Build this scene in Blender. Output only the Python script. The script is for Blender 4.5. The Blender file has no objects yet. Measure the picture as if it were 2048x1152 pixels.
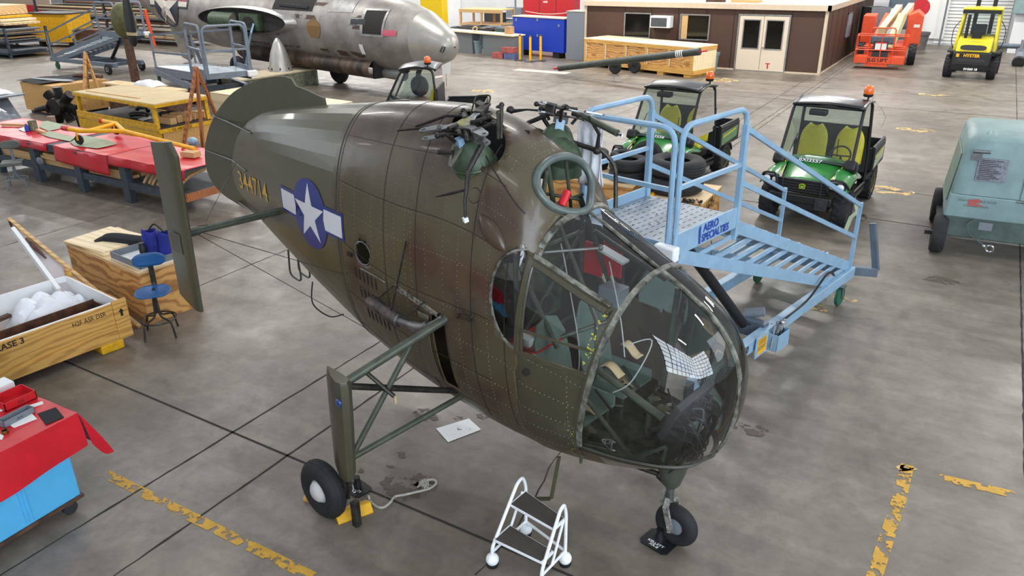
import bpy, bmesh, math, random
import numpy as np
from mathutils import Vector, Matrix
random.seed(7)
PI = math.pi
SC = bpy.context.scene
COL = SC.collection
# ------------------------------------------------------------------ camera
F_PX = 1520.25
PITCH, ROLL, YAW = (math.radians(a) for a in (23.51, -0.603, -31.336))
CAM_H = 4.35
_fw = Vector((math.sin(YAW)*math.cos(PITCH), math.cos(YAW)*math.cos(PITCH), -math.sin(PITCH)))
_rt = Vector((math.cos(YAW), -math.sin(YAW), 0)); _up = _rt.cross(_fw)
_r2 = _rt*math.cos(ROLL)+_up*math.sin(ROLL); _u2 = -_rt*math.sin(ROLL)+_up*math.cos(ROLL)
cam = bpy.data.cameras.new('camera'); cam_o = bpy.data.objects.new('camera', cam); COL.objects.link(cam_o)
cam.sensor_width = 36; cam.lens = F_PX/2048*36; cam.clip_end = 300
M = Matrix((( _r2.x, _u2.x, -_fw.x, 0), (_r2.y, _u2.y, -_fw.y, 0), (_r2.z, _u2.z, -_fw.z, CAM_H), (0, 0, 0, 1)))
cam_o.matrix_world = M
SC.camera = cam_o
def G(x, y, z=0.0):
    "point of the horizontal plane at height z that the photograph shows at pixel x, y"
    d = _fw+_r2*((x-1024)/F_PX)-_u2*((y-576)/F_PX)
    t = (z-CAM_H)/d.z
    return Vector((d.x*t, d.y*t, z))
# ------------------------------------------------------------------ light
W = bpy.data.worlds.new('world'); SC.world = W; W.use_nodes = True
nt = W.node_tree; bg = nt.nodes['Background']
bg.inputs['Color'].default_value = (0.86, 0.92, 1.0, 1); bg.inputs['Strength'].default_value = 0.42
def area(name, loc, size, power, target=None, color=(1, 1, 1)):
    l = bpy.data.lights.new(name, 'AREA'); l.shape = 'RECTANGLE'; l.size, l.size_y = size; l.energy = power; l.color = color
    o = bpy.data.objects.new(name, l); COL.objects.link(o); o.location = loc
    if target is not None:
        o.rotation_euler = (Vector(target)-Vector(loc)).to_track_quat('-Z', 'Y').to_euler()
    return o
# rows of high-bay lamps under the hangar roof
for ix in range(5):
    for iy in range(5):
        x = -34+ix*9.5; y = 0+iy*9.5
        area('high_bay_lamp', (x, y, 9.2), (2.4, 0.45), (40, 130, 330, 560, 700)[iy]*(1.0, 1.0, 1.05, 1.0, .9)[ix], color=(1.0, 0.97, 0.92))
for x, y, p in ((-46, 22, 700), (-48, 34, 900), (-60, 34, 900), (-44, 44, 900), (-62, 47, 900)):
    area('high_bay_lamp', (x, y, 9.2), (2.4, 0.45), p, color=(1.0, 0.97, 0.92))
# daylight from the tall hangar-door windows, left and far side
area('door_daylight', (-34, 2, 7), (14, 7), 450, (-8, 10, 0), (0.86, 0.93, 1.0))
area('side_daylight', (13, 14, 8), (14, 6), 500, (0, 16, 0), (0.86, 0.93, 1.0))
SC.view_settings.view_transform = 'Standard'; SC.view_settings.look = 'None'
SC.view_settings.exposure = 0.35; SC.view_settings.gamma = 1; SC.view_settings.use_curve_mapping = False
# ------------------------------------------------------------------ mesh builder
def V(*a): return Vector(a)
class MB:
    def __init__(s): s.v = []; s.f = []
    def add(s, vs, fs, M=None):
        n = len(s.v)
        s.v += [tuple(M @ Vector(p)) if M is not None else tuple(p) for p in vs]
        s.f += [tuple(i+n for i in f) for f in fs]; return s
    def bx(s, x0, x1, y0, y1, z0, z1, M=None):
        return s.add([(x0,y0,z0),(x1,y0,z0),(x1,y1,z0),(x0,y1,z0),(x0,y0,z1),(x1,y0,z1),(x1,y1,z1),(x0,y1,z1)],
            [(0,3,2,1),(4,5,6,7),(0,1,5,4),(1,2,6,5),(2,3,7,6),(3,0,4,7)], M)
    def box(s, c, d, rz=0, R=None):
        M = Matrix.Translation(Vector(c)) @ (R if R is not None else Matrix.Rotation(rz, 4, 'Z'))
        return s.bx(-d[0]/2, d[0]/2, -d[1]/2, d[1]/2, -d[2]/2, d[2]/2, M)
    def beam(s, p0, p1, w, h, up=(0, 0, 1)):
        p0 = Vector(p0); p1 = Vector(p1); d = p1-p0; L = d.length
        if L < 1e-6: return s
        d.normalize(); u = Vector(up)
        if abs(d.dot(u)) > .98: u = Vector((1, 0, 0))
        y = u.cross(d).normalized(); z = d.cross(y)
        M = Matrix(((d.x, y.x, z.x, p0.x), (d.y, y.y, z.y, p0.y), (d.z, y.z, z.z, p0.z), (0, 0, 0, 1)))
        return s.bx(0, L, -w/2, w/2, -h/2, h/2, M)
    def tube(s, pts, r, seg=8, closed=False, sx=1.0, up=None):
        pts = [Vector(p) for p in pts]; n = len(pts)
        rs = r if isinstance(r, (list, tuple)) else [r]*n
        T = []
        for i in range(n):
            a = pts[(i-1) % n] if (closed or i > 0) else pts[i]; b = pts[(i+1) % n] if (closed or i < n-1) else pts[i]
            t = b-a; T.append(t.normalized() if t.length > 1e-9 else Vector((0, 0, 1)))
        if up is None:
            up = Vector((0, 0, 1)) if abs(T[0].z) < .9 else Vector((1, 0, 0))
        u = Vector(up); vs = []
        for i in range(n):
            u = u-T[i]*u.dot(T[i])
            if u.length < 1e-6: u = Vector((1, 0, 0))-T[i]*T[i].x
            u.normalize(); w = T[i].cross(u)
            for k in range(seg):
                a = 2*PI*k/seg
                vs.append(pts[i]+(w*math.cos(a)*sx+u*math.sin(a))*rs[i])
        fs = []
        for i in range(n if closed else n-1):
            j = (i+1) % n
            for k in range(seg):
                l = (k+1) % seg
                fs.append((i*seg+k, i*seg+l, j*seg+l, j*seg+k))
        if not closed:
            fs.append(tuple(range(seg))[::-1]); fs.append(tuple((n-1)*seg+k for k in range(seg)))
        return s.add(vs, fs)
    def cyl(s, p0, p1, r, r1=None, seg=16):
        return s.tube([p0, p1], [r, r if r1 is None else r1], seg)
    def lathe(s, prof, M=None, seg=24, a0=0, a1=2*PI):
        full = abs(a1-a0-2*PI) < 1e-6; m = seg if full else seg+1; vs = []
        for (r, z) in prof:
            for k in range(m):
                a = a0+(a1-a0)*k/seg; vs.append((r*math.cos(a), r*math.sin(a), z))
        fs = []
        for i in range(len(prof)-1):
            for k in range(seg):
                l = (k+1) % m
                fs.append((i*m+k, i*m+l, (i+1)*m+l, (i+1)*m+k))
        if full:
            if prof[0][0] > 1e-4: fs.append(tuple(range(m))[::-1])
            if prof[-1][0] > 1e-4: fs.append(tuple((len(prof)-1)*m+k for k in range(m)))
        return s.add(vs, fs, M)
    def prism(s, poly, z0, z1, M=None):
        n = len(poly)
        vs = [(x, y, z0) for x, y in poly]+[(x, y, z1) for x, y in poly]
        fs = [tuple(range(n))[::-1], tuple(range(n, 2*n))]+[(i, (i+1) % n, n+(i+1) % n, n+i) for i in range(n)]
        return s.add(vs, fs, M)
    def ball(s, c, r, sc=(1, 1, 1), seg=16, rings=10, M=None):
        T = Matrix.Translation(Vector(c)) @ Matrix.Diagonal((sc[0], sc[1], sc[2], 1))
        if M is not None: T = M @ T
        return s.lathe([(max(r*math.sin(PI*i/rings), 1e-5), -r*math.cos(PI*i/rings)) for i in range(rings+1)], T, seg)
    def ring(s, M, R, r, seg=32, ts=8, sx=1.0):
        pts = [M @ Vector((R*math.cos(2*PI*i/seg), R*math.sin(2*PI*i/seg), 0)) for i in range(seg)]
        return s.tube(pts, r, ts, True, sx)
    def grid(s, fn, nu, nv):
        vs = [fn(i/nu, j/nv) for i in range(nu+1) for j in range(nv+1)]
        return s.add(vs, [(i*(nv+1)+j, (i+1)*(nv+1)+j, (i+1)*(nv+1)+j+1, i*(nv+1)+j+1) for i in range(nu) for j in range(nv)])
    def build(s, name, m, parent=None, smooth=40, bevel=0, solid=0, label=None, sub=0, bseg=2):
        me = bpy.data.meshes.new(name); me.from_pydata([tuple(p) for p in s.v], [], s.f); me.validate()
        bm = bmesh.new(); bm.from_mesh(me); bmesh.ops.recalc_face_normals(bm, faces=bm.faces); bm.to_mesh(me); bm.free()
        me.materials.append(m)
        if smooth:
            me.shade_smooth(); me.set_sharp_from_angle(angle=math.radians(smooth))
        o = bpy.data.objects.new(name, me); COL.objects.link(o)
        if parent is not None: o.parent = parent
        if solid:
            md = o.modifiers.new('solid', 'SOLIDIFY'); md.thickness = solid; md.offset = -1
        if bevel:
            md = o.modifiers.new('bevel', 'BEVEL'); md.width = bevel; md.segments = bseg; md.limit_method = 'ANGLE'; md.angle_limit = math.radians(40)
        if sub:
            md = o.modifiers.new('sub', 'SUBSURF'); md.levels = sub; md.render_levels = sub
        if label: o['label'] = label
        return o
def TRS(loc=(0, 0, 0), rz=0, rx=0, ry=0, sc=None):
    M = Matrix.Translation(Vector(loc)) @ Matrix.Rotation(rz, 4, 'Z') @ Matrix.Rotation(ry, 4, 'Y') @ Matrix.Rotation(rx, 4, 'X')
    return M if sc is None else M @ Matrix.Diagonal((*sc, 1))
def frame(o, x, y):
    "matrix with origin o, x along x, y along y (for lettering and flat things on a face)"
    x = Vector(x).normalized(); y = Vector(y); y = (y-x*y.dot(x)).normalized(); z = x.cross(y); o = Vector(o)
    return Matrix(((x.x, y.x, z.x, o.x), (x.y, y.y, z.y, o.y), (x.z, y.z, z.z, o.z), (0, 0, 0, 1)))
def arc(c, r, a0, a1, n, ax='xz'):
    out = []
    for i in range(n+1):
        a = a0+(a1-a0)*i/n; p = [c[0], c[1], c[2]]
        p['xyz'.index(ax[0])] += r*math.cos(a); p['xyz'.index(ax[1])] += r*math.sin(a); out.append(Vector(p))
    return out
def bend(pts, r, n=5):
    "polyline with rounded corners"
    pts = [Vector(p) for p in pts]; out = [pts[0]]
    for i in range(1, len(pts)-1):
        a = (pts[i-1]-pts[i]); b = (pts[i+1]-pts[i]); k = min(r, a.length*.49, b.length*.49)
        A = pts[i]+a.normalized()*k; B = pts[i]+b.normalized()*k
        for j in range(n+1):
            t = j/n; out.append(A*(1-t)**2+pts[i]*2*t*(1-t)+B*t*t)
    out.append(pts[-1]); return out
def smooth_path(pts, n=6):
    pts = [Vector(p) for p in pts]; out = []
    for i in range(len(pts)-1):
        p0 = pts[max(i-1, 0)]; p1 = pts[i]; p2 = pts[i+1]; p3 = pts[min(i+2, len(pts)-1)]
        for k in range(n):
            f = k/n; out.append(.5*((2*p1)+(-p0+p2)*f+(2*p0-5*p1+4*p2-p3)*f*f+(-p0+3*p1-3*p2+p3)*f**3))
    out.append(pts[-1]); return out
_tc = {}
def letters(s, size, bold=0.0, align='CENTER'):
    "2-D triangles of a piece of lettering (verts, faces)"
    k = (s, size, bold, align)
    if k not in _tc:
        c = bpy.data.curves.new('t', 'FONT'); c.body = s; c.size = size; c.offset = bold; c.align_x = align; c.align_y = 'CENTER'; c.resolution_u = 3
        o = bpy.data.objects.new('t', c); me = bpy.data.meshes.new_from_object(o)
        _tc[k] = ([v.co.copy() for v in me.vertices], [tuple(p.vertices) for p in me.polygons])
        bpy.data.objects.remove(o); bpy.data.curves.remove(c); bpy.data.meshes.remove(me)
    return _tc[k]
def write(mb, s, size, M, bold=0.0, sx=1.0, align='CENTER', lift=0.002):
    vs, fs = letters(s, size, bold, align)
    mb.add([(v.x*sx, v.y, lift) for v in vs], fs, M); return mb
def empty(name, loc=(0, 0, 0), rz=0):
    o = bpy.data.objects.new(name, None); COL.objects.link(o); o.location = loc; o.rotation_euler = (0, 0, rz); o.empty_display_size = .2
    return o
def thing(name, label, cat, loc=(0, 0, 0), rz=0, group=None):
    o = empty(name, loc, rz); o['label'] = label; o['category'] = cat
    if group: o['group'] = group
    return o
def tag(o, label, cat, group=None, kind=None):
    o['label'] = label; o['category'] = cat
    if group: o['group'] = group
    if kind: o['kind'] = kind
    return o
def struct(o): o['kind'] = 'structure'; return o
def copy_tree(o, parent=None):
    c = o.copy(); COL.objects.link(c)
    if parent is not None: c.parent = parent
    for ch in list(o.children): copy_tree(ch, c)
    return c
def wall_base(a, b):
    "origin, direction angle and length of a base edge seen between two pixels on the floor"
    A = G(*a); B = G(*b); d = B-A; return A, math.atan2(d.y, d.x), d.length
# ------------------------------------------------------------------ materials
def _lin(c): return tuple((x/12.92 if x <= .04045 else ((x+.055)/1.055)**2.4) for x in c)
def hexc(h): return _lin(tuple(int(h[i:i+2], 16)/255 for i in (0, 2, 4)))
def mat(name, col, rough=.5, metal=0, var=.0, vscale=6, bump=0, bscale=40, col2=None, spec=.5, coat=0, emis=0, stretch=(1, 1, 1), trans=0):
    m = bpy.data.materials.new(name); m.use_nodes = True; t = m.node_tree; N = t.nodes; L = t.links
    b = N['Principled BSDF']; c = hexc(col) if isinstance(col, str) else col
    b.inputs['Base Color'].default_value = (*c, 1); b.inputs['Roughness'].default_value = rough; b.inputs['Metallic'].default_value = metal
    b.inputs['Specular IOR Level'].default_value = spec; b.inputs['Coat Weight'].default_value = coat
    if trans: b.inputs['Transmission Weight'].default_value = trans
    if emis:
        b.inputs['Emission Color'].default_value = (*c, 1); b.inputs['Emission Strength'].default_value = emis
    if var or bump or col2:
        tc = N.new('ShaderNodeTexCoord'); mp = N.new('ShaderNodeMapping'); mp.inputs['Scale'].default_value = stretch
        L.new(tc.outputs['Object'], mp.inputs['Vector'])
    if var or col2:
        n = N.new('ShaderNodeTexNoise'); n.inputs['Scale'].default_value = vscale; n.inputs['Detail'].default_value = 6; n.inputs['Roughness'].default_value = .6
        L.new(mp.outputs['Vector'], n.inputs['Vector'])
        r = N.new('ShaderNodeValToRGB'); r.color_ramp.elements[0].position = .38; r.color_ramp.elements[1].position = .64
        c2 = (hexc(col2) if isinstance(col2, str) else col2) if col2 else tuple(x*(1-var) for x in c)
        r.color_ramp.elements[0].color = (*c2, 1); r.color_ramp.elements[1].color = (*(tuple(min(1, x*(1+var*.4)) for x in c)), 1)
        L.new(n.outputs['Fac'], r.inputs['Fac']); L.new(r.outputs['Color'], b.inputs['Base Color'])
    if bump:
        n2 = N.new('ShaderNodeTexNoise'); n2.inputs['Scale'].default_value = bscale; n2.inputs['Detail'].default_value = 4
        L.new(mp.outputs['Vector'], n2.inputs['Vector'])
        bp = N.new('ShaderNodeBump'); bp.inputs['Strength'].default_value = bump; bp.inputs['Distance'].default_value = .02
        L.new(n2.outputs['Fac'], bp.inputs['Height']); L.new(bp.outputs['Normal'], b.inputs['Normal'])
    return m
def wood(name, c1, c2, scale=7, stretch=(1, 6, 6), rough=.6, dist=6, rings=True, mid=.5):
    m = bpy.data.materials.new(name); m.use_nodes = True; t = m.node_tree; N = t.nodes; L = t.links; b = N['Principled BSDF']
    tc = N.new('ShaderNodeTexCoord'); mp = N.new('ShaderNodeMapping'); mp.inputs['Scale'].default_value = stretch
    L.new(tc.outputs['Object'], mp.inputs['Vector'])
    w = N.new('ShaderNodeTexWave'); w.wave_type = 'RINGS' if rings else 'BANDS'; w.inputs['Scale'].default_value = scale
    w.inputs['Distortion'].default_value = dist; w.inputs['Detail'].default_value = 3; w.inputs['Detail Scale'].default_value = 1.2
    L.new(mp.outputs['Vector'], w.inputs['Vector'])
    n = N.new('ShaderNodeTexNoise'); n.inputs['Scale'].default_value = 3; n.inputs['Detail'].default_value = 5; L.new(mp.outputs['Vector'], n.inputs['Vector'])
    mx = N.new('ShaderNodeMath'); mx.operation = 'MULTIPLY_ADD'; mx.inputs[1].default_value = .6; L.new(w.outputs['Fac'], mx.inputs[0]); 
    m2 = N.new('ShaderNodeMath'); m2.operation = 'MULTIPLY'; m2.inputs[1].default_value = .45; L.new(n.outputs['Fac'], m2.inputs[0]); L.new(m2.outputs[0], mx.inputs[2])
    r = N.new('ShaderNodeValToRGB'); r.color_ramp.elements[0].position = mid-.28; r.color_ramp.elements[1].position = mid+.22
    r.color_ramp.elements[0].color = (*hexc(c2), 1); r.color_ramp.elements[1].color = (*hexc(c1), 1)
    L.new(mx.outputs[0], r.inputs['Fac']); L.new(r.outputs['Color'], b.inputs['Base Color']); b.inputs['Roughness'].default_value = rough
    return m
def glass(name, tint=(.9, .95, .95), alpha=.12, rough=.02):
    m = bpy.data.materials.new(name); m.use_nodes = True; t = m.node_tree; N = t.nodes; L = t.links
    b = N['Principled BSDF']; out = N['Material Output']
    N.remove(b); g = N.new('ShaderNodeBsdfGlossy'); g.inputs['Roughness'].default_value = rough
    tr = N.new('ShaderNodeBsdfTransparent'); tr.inputs['Color'].default_value = (*tint, 1)
    fr = N.new('ShaderNodeFresnel'); fr.inputs['IOR'].default_value = 1.49
    ad = N.new('ShaderNodeMath'); ad.operation = 'ADD'; ad.inputs[1].default_value = alpha; ad.use_clamp = True
    L.new(fr.outputs[0], ad.inputs[0]); mx = N.new('ShaderNodeMixShader')
    L.new(ad.outputs[0], mx.inputs[0]); L.new(tr.outputs[0], mx.inputs[1]); L.new(g.outputs[0], mx.inputs[2]); L.new(mx.outputs[0], out.inputs['Surface'])
    return m
MT = {}
def mm(k, *a, **kw):
    MT[k] = mat(k, *a, **kw)
mm('black', '17181a', .5); mm('dark', '2a2b2d', .6); mm('rubber', '1d1d1f', .75, var=.3, vscale=9); mm('tyre', '262628', .8, bump=.3, bscale=60, var=.25)
mm('white', 'e9ebec', .5); mm('whitegloss', 'eef2f3', .22); mm('cloth_white', 'e8e9ee', .9, bump=.3, bscale=30); mm('paper', 'e6e6e4', .8)
mm('steel', '8b8e90', .35, metal=.9, var=.3); mm('darksteel', '47443f', .45, metal=.7, var=.45, vscale=14); mm('greasy', '2d2825', .45, metal=.35, var=.5, vscale=20, bump=.3)
mm('chrome', 'cfd2d4', .12, metal=1); mm('red', 'c41a24', .45, var=.1); mm('redcloth', 'cf1f2c', .33, var=.12, vscale=3, bump=.25, bscale=5)
mm('yellow', 'f2b418', .4, var=.12); mm('yellowworn', 'dca616', .5, var=.22, vscale=9); mm('blue', '1c3fae', .45); mm('cabinetblue', '1338a8', .45)
mm('stoolblue', '1f5a93', .45, var=.12); mm('skyblue', '55b4e6', .5, var=.05); mm('standblue', '88a9c2', .4, var=.12, vscale=5); mm('standgrey', '5a6673', .45, var=.2)
mm('benchgrey', '3d4651', .6, var=.3, vscale=8); mm('olive', '4a4636', .3, var=.14, vscale=2.2, coat=.15, bump=.04, bscale=3)
mm('olivebrown', '473c31', .28, var=.2, vscale=1.8, coat=.15, bump=.06, bscale=4); mm('olivefin', '4b4a38', .36, var=.1); mm('primer', '42543d', .5, var=.4, vscale=9)
mm('tubegreen', '474d3f', .42, var=.3, vscale=10); mm('floorgreen', '46533a', .6, var=.55, vscale=8); mm('silver', 'a2a09c', .4, metal=.45, var=.12, vscale=1.2, bump=.05, bscale=2)
mm('silvertrim', '989896', .42, metal=.5, var=.2); mm('rust', '6b5646', .6, metal=.2, col2='352c27', vscale=1.6, stretch=(2, 1, .4)); mm('gatorgreen', '2c7d35', .25, coat=.5); mm('gatoryellow', 'dcc81e', .35)
mm('seatyellow', 'cdbf22', .45, var=.08); mm('amber', 'ef6a14', .2, coat=.6); mm('orange', 'e4532a', .4, var=.1); mm('cream', 'd9cf9f', .45, var=.08)
mm('cartgreen', '7d9797', .5, var=.16, vscale=2.5); mm('cartdark', '4d5f59', .5, var=.3, vscale=3); mm('greybox', '747b83', .5); mm('counter', '676b6e', .55)
mm('brownwall', '50382c', .65, var=.28, vscale=25, stretch=(8, 8, .5)); mm('beige', 'cdbba3', .55, var=.05); mm('doorbeige', 'd9cab4', .5); mm('roofgrey', 'aca79d', .8, var=.15)
mm('wallwhite', 'd4d6d8', .7, var=.05, vscale=1); mm('window_dark', '12110f', .1); mm('bin', '788a90', .6); mm('binGrey', '6b6a6a', .65, var=.2); mm('rope', 'b3ada2', .9, bump=.8, bscale=90)
mm('felt', '222326', .95); mm('seatgreen', '667a70', .4, var=.15); mm('paint_yellow', 'e0a93a', .7); mm('ink', '1a1a1c', .6); mm('brown', '5f4131', .65, var=.5, vscale=12)
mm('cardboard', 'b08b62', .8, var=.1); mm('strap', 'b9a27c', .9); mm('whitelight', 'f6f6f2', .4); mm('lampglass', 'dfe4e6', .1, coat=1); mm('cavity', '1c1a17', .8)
MT['ply'] = wood('ply', 'e3c79b', 'c79b62', 1.3, (1, 1.0, 3), dist=4, mid=.35); MT['plylight'] = wood('plylight', 'ecd9b4', 'd6b988', .9, (.5, 3, 1), dist=3, mid=.3)
MT['fir'] = wood('fir', 'd09d5c', '95602f', 1.1, (.9, .9, 2.2), dist=16, mid=.40); MT['pallet'] = wood('pallet', 'd6a657', 'ad7b36', 1.2, (.6, .6, 4), dist=12, mid=.38)
MT['osb'] = mat('osb', 'd0a465', .7, col2='b98a4c', vscale=22); MT['lumber'] = wood('lumber', 'd6b07a', 'ad7f4c', 2, (1, 1, 5), dist=3, mid=.35); MT['redwood'] = wood('redwood', 'b97445', '8d4e2a', 2, (4, 4, .4), dist=3)
MT['glass'] = glass('glass'); MT['plexi'] = glass('plexi', (.95, .97, .96), .05, .012); MT['cabglass'] = glass('cabglass', (.72, .8, .76), .05)
# ------------------------------------------------------------------ floor
def floor_material():
    m = bpy.data.materials.new('concrete'); m.use_nodes = True; t = m.node_tree; N = t.nodes; L = t.links; b = N['Principled BSDF']
    tc = N.new('ShaderNodeTexCoord')
    def noise(sc, det=6, st=(1, 1, 1), ro=.6):
        mp = N.new('ShaderNodeMapping'); mp.inputs['Scale'].default_value = st; L.new(tc.outputs['Object'], mp.inputs['Vector'])
        n = N.new('ShaderNodeTexNoise'); n.inputs['Scale'].default_value = sc; n.inputs['Detail'].default_value = det; n.inputs['Roughness'].default_value = ro
        n.inputs['Distortion'].default_value = .6; L.new(mp.outputs['Vector'], n.inputs['Vector']); return n.outputs['Fac']
    def ramp(f, a, b_, ca, cb):
        r = N.new('ShaderNodeValToRGB'); r.color_ramp.elements[0].position = a; r.color_ramp.elements[1].position = b_
        r.color_ramp.elements[0].color = (*ca, 1); r.color_ramp.elements[1].color = (*cb, 1); L.new(f, r.inputs['Fac']); return r.outputs['Color']
    def mix(mode, fac, a, b_):
        x = N.new('ShaderNodeMix'); x.data_type = 'RGBA'; x.blend_type = mode
        if isinstance(fac, float): x.inputs['Factor'].default_value = fac
        else: L.new(fac, x.inputs['Factor'])
        L.new(a, x.inputs['A']); L.new(b_, x.inputs['B']); return x.outputs['Result']
    base = ramp(noise(.35, 8), .35, .68, hexc('6c6358'), hexc('8d857a'))
    c = mix('MULTIPLY', .8, base, ramp(noise(2.6, 8), .3, .7, (.60, .58, .56), (1.1, 1.1, 1.1)))
    c = mix('MULTIPLY', .45, c, ramp(noise(1.2, 8, (.25, 3.2, 1)), .35, .65, (.66, .65, .64), (1.12, 1.12, 1.12)))
    c = mix('MULTIPLY', .6, c, ramp(noise(11, 6), .25, .6, (.72, .71, .70), (1.03, 1.03, 1.03)))
    c = mix('MULTIPLY', .55, c, ramp(noise(.8, 9), .30, .40, (.55, .52, .48), (1, 1, 1)))
    L.new(c, b.inputs['Base Color'])
    r = N.new('ShaderNodeMapRange'); r.inputs['To Min'].default_value = .32; r.inputs['To Max'].default_value = .55; r.inputs['From Min'].default_value = .3; r.inputs['From Max'].default_value = .7
    L.new(noise(1.7, 7), r.inputs['Value']); L.new(r.outputs[0], b.inputs['Roughness']); b.inputs['Specular IOR Level'].default_value = .6
    bp = N.new('ShaderNodeBump'); bp.inputs['Strength'].default_value = .12; bp.inputs['Distance'].default_value = .02; L.new(noise(5, 8), bp.inputs['Height']); L.new(bp.outputs['Normal'], b.inputs['Normal'])
    return m
floor = struct(MB().bx(-110, 30, -20, 110, -.2, 0).build('floor', floor_material(), smooth=0))
joint_m = mat('joint_filler', '2f2b27', .9, var=.3, vscale=12)
def jline(pts, w=.022, name='floor_joint', m=joint_m, z=.002, jitter=0, seed=1):
    rnd = random.Random(seed); mb = MB(); out = []
    for i in range(len(pts)-1):
        a = Vector(pts[i]); b = Vector(pts[i+1]); n = max(1, int((b-a).length/.12)) if jitter else 1
        for k in range(n):
            p = a.lerp(b, k/n); out.append(p+Vector((rnd.uniform(-1, 1), rnd.uniform(-1, 1), 0))*jitter)
    out.append(Vector(pts[-1]))
    L_, R_ = [], []
    for i, p in enumerate(out):
        t = (out[min(i+1, len(out)-1)]-out[max(i-1, 0)]); t.z = 0; t.normalize(); n = Vector((-t.y, t.x, 0)); ww = w*(rnd.uniform(.5, 1.3) if jitter else 1)
        L_.append((p.x+n.x*ww/2, p.y+n.y*ww/2, z)); R_.append((p.x-n.x*ww/2, p.y-n.y*ww/2, z))
    n = len(out); mb.add(L_+R_, [(i, i+1, n+i+1, n+i) for i in range(n-1)])
    o = mb.build(name, m, floor, smooth=0); return o
def worn_paint(name, col, amt, sc=9):
    m = mat(name, col, .6, var=.15); t = m.node_tree; N = t.nodes; L = t.links; b = N['Principled BSDF']; out = N['Material Output']
    tc = N.new('ShaderNodeTexCoord'); n = N.new('ShaderNodeTexNoise'); n.inputs['Scale'].default_value = sc; n.inputs['Detail'].default_value = 9; n.inputs['Roughness'].default_value = .6
    L.new(tc.outputs['Object'], n.inputs['Vector']); r = N.new('ShaderNodeValToRGB'); r.color_ramp.elements[0].position = amt; r.color_ramp.elements[1].position = amt+.03
    L.new(n.outputs['Fac'], r.inputs['Fac']); tr = N.new('ShaderNodeBsdfTransparent'); mx = N.new('ShaderNodeMixShader')
    L.new(r.outputs['Color'], mx.inputs[0]); L.new(tr.outputs[0], mx.inputs[1]); L.new(b.outputs[0], mx.inputs[2]); L.new(mx.outputs[0], out.inputs['Surface'])
    return m
YP = worn_paint('floor_paint', 'c99a34', .46); YP2 = worn_paint('faded_floor_paint', 'cfae6a', .5, 5); ST = worn_paint('oil_stain', '574b40', .47, 9)
xs = [G(461, 863).x, ]
# slab joints: one family runs along x, the other along y
for yy, a, b in ((G(461, 863).y, -30, 6), (G(1890, 193).y, -20, 8), (G(1861, 391).y, -30, 8), (G(2040, 202).y-3.2, -40, 8), (G(900, 140).y, -60, -5), (G(600, 330).y+2.2, -50, 0)):
    jline([(a, yy, 0), (b, yy, 0)], .025 if yy > 3 else .018)
for xx, a, b in ((G(512, 955).x, -2, 60), (G(465, 865).x, -2, 60), (G(1570, 212).x, 6, 60), (G(2040, 500).x, 4, 60), (-9.2, 4, 60), (-13.5, 0, 60), (-19, 0, 60), (-25, 0, 60)):
    jline([(xx, a, 0), (xx, b, 0)], .022 if xx > -9 else .016, jitter=.004)
for k, pts in enumerate(([(1125, 898), (1098, 935), (1088, 960), (1066, 1000), (1020, 1075), (975, 1125), (950, 1150)], [(1750, 190), (1744, 200), (1762, 215), (1772, 235), (1762, 255)])):
    jline([G(*p) for p in pts], .012, 'floor_crack', jitter=.012, seed=k)
def pline(pts, w, m, name='painted_line'): return jline([G(*p) for p in pts], w, name, m, .003)
pline([(205, 945), (285, 985), (440, 1062), (640, 1162)], .10, YP)
pline([(1745, 1165), (1772, 1080), (1798, 1000), (1815, 930)], .11, YP)
pline([(1880, 955), (2030, 990)], .11, YP); pline([(1795, 938), (1835, 933)], .09, YP2)
for q in ((1868, 190, .5, .12), (1832, 260, .5, .14), (1780, 381, .45, .16), (1632, 616, .16, .06), (1440, 160, .7, .25), (1690, 598, .16, .05), (968, 182, .5, .2)):
    c = G(q[0], q[1]); mb = MB(); mb.add([(c.x+q[2]*math.cos(a)*1.0, c.y+q[3]*2*math.sin(a), .003) for a in [i*PI/12 for i in range(24)]], [tuple(range(24))])
    mb.build('painted_mark', YP2 if q[1] != 612 and q[1] != 605 else YP, floor, smooth=0)
for (x, y, a, b) in ((850, 830, .16, .12), (920, 838, .09, .05), (965, 833, .07, .05), (1005, 838, .05, .03), (800, 910, .07, .05), (780, 932, .06, .03), (805, 975, .22, .16), (840, 960, .12, .1), (722, 940, .05, .04), (870, 700, .3, .1), (1500, 860, .2, .12), (1880, 560, .25, .15)):
    c = G(x, y); rr = random.Random(x); mb = MB(); mb.add([(c.x+a*math.cos(t)*rr.uniform(.6, 1.2), c.y+b*math.sin(t)*rr.uniform(.6, 1.2), .0035) for t in [i*PI/10 for i in range(20)]], [tuple(range(20))])
    mb.build('oil_stain', ST, floor, smooth=0)
mb = MB(); c = G(1085, 143); mb.bx(c.x-1.3, c.x+1.2, c.y-.28, c.y+.28, 0, .003); mb.build('floor_patch', mat('pale_patch', 'b5aca0', .7, var=.08), floor, smooth=0)
# ------------------------------------------------------------------ hangar walls
YB = 46.5
struct(MB().bx(-75, 14, YB, YB+.3, 0, 9).build('wall_back', MT['wallwhite'], smooth=0))
struct(MB().bx(14, 14.3, -20, YB, 0, 9).build('wall_right', MT['wallwhite'], smooth=0))
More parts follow.
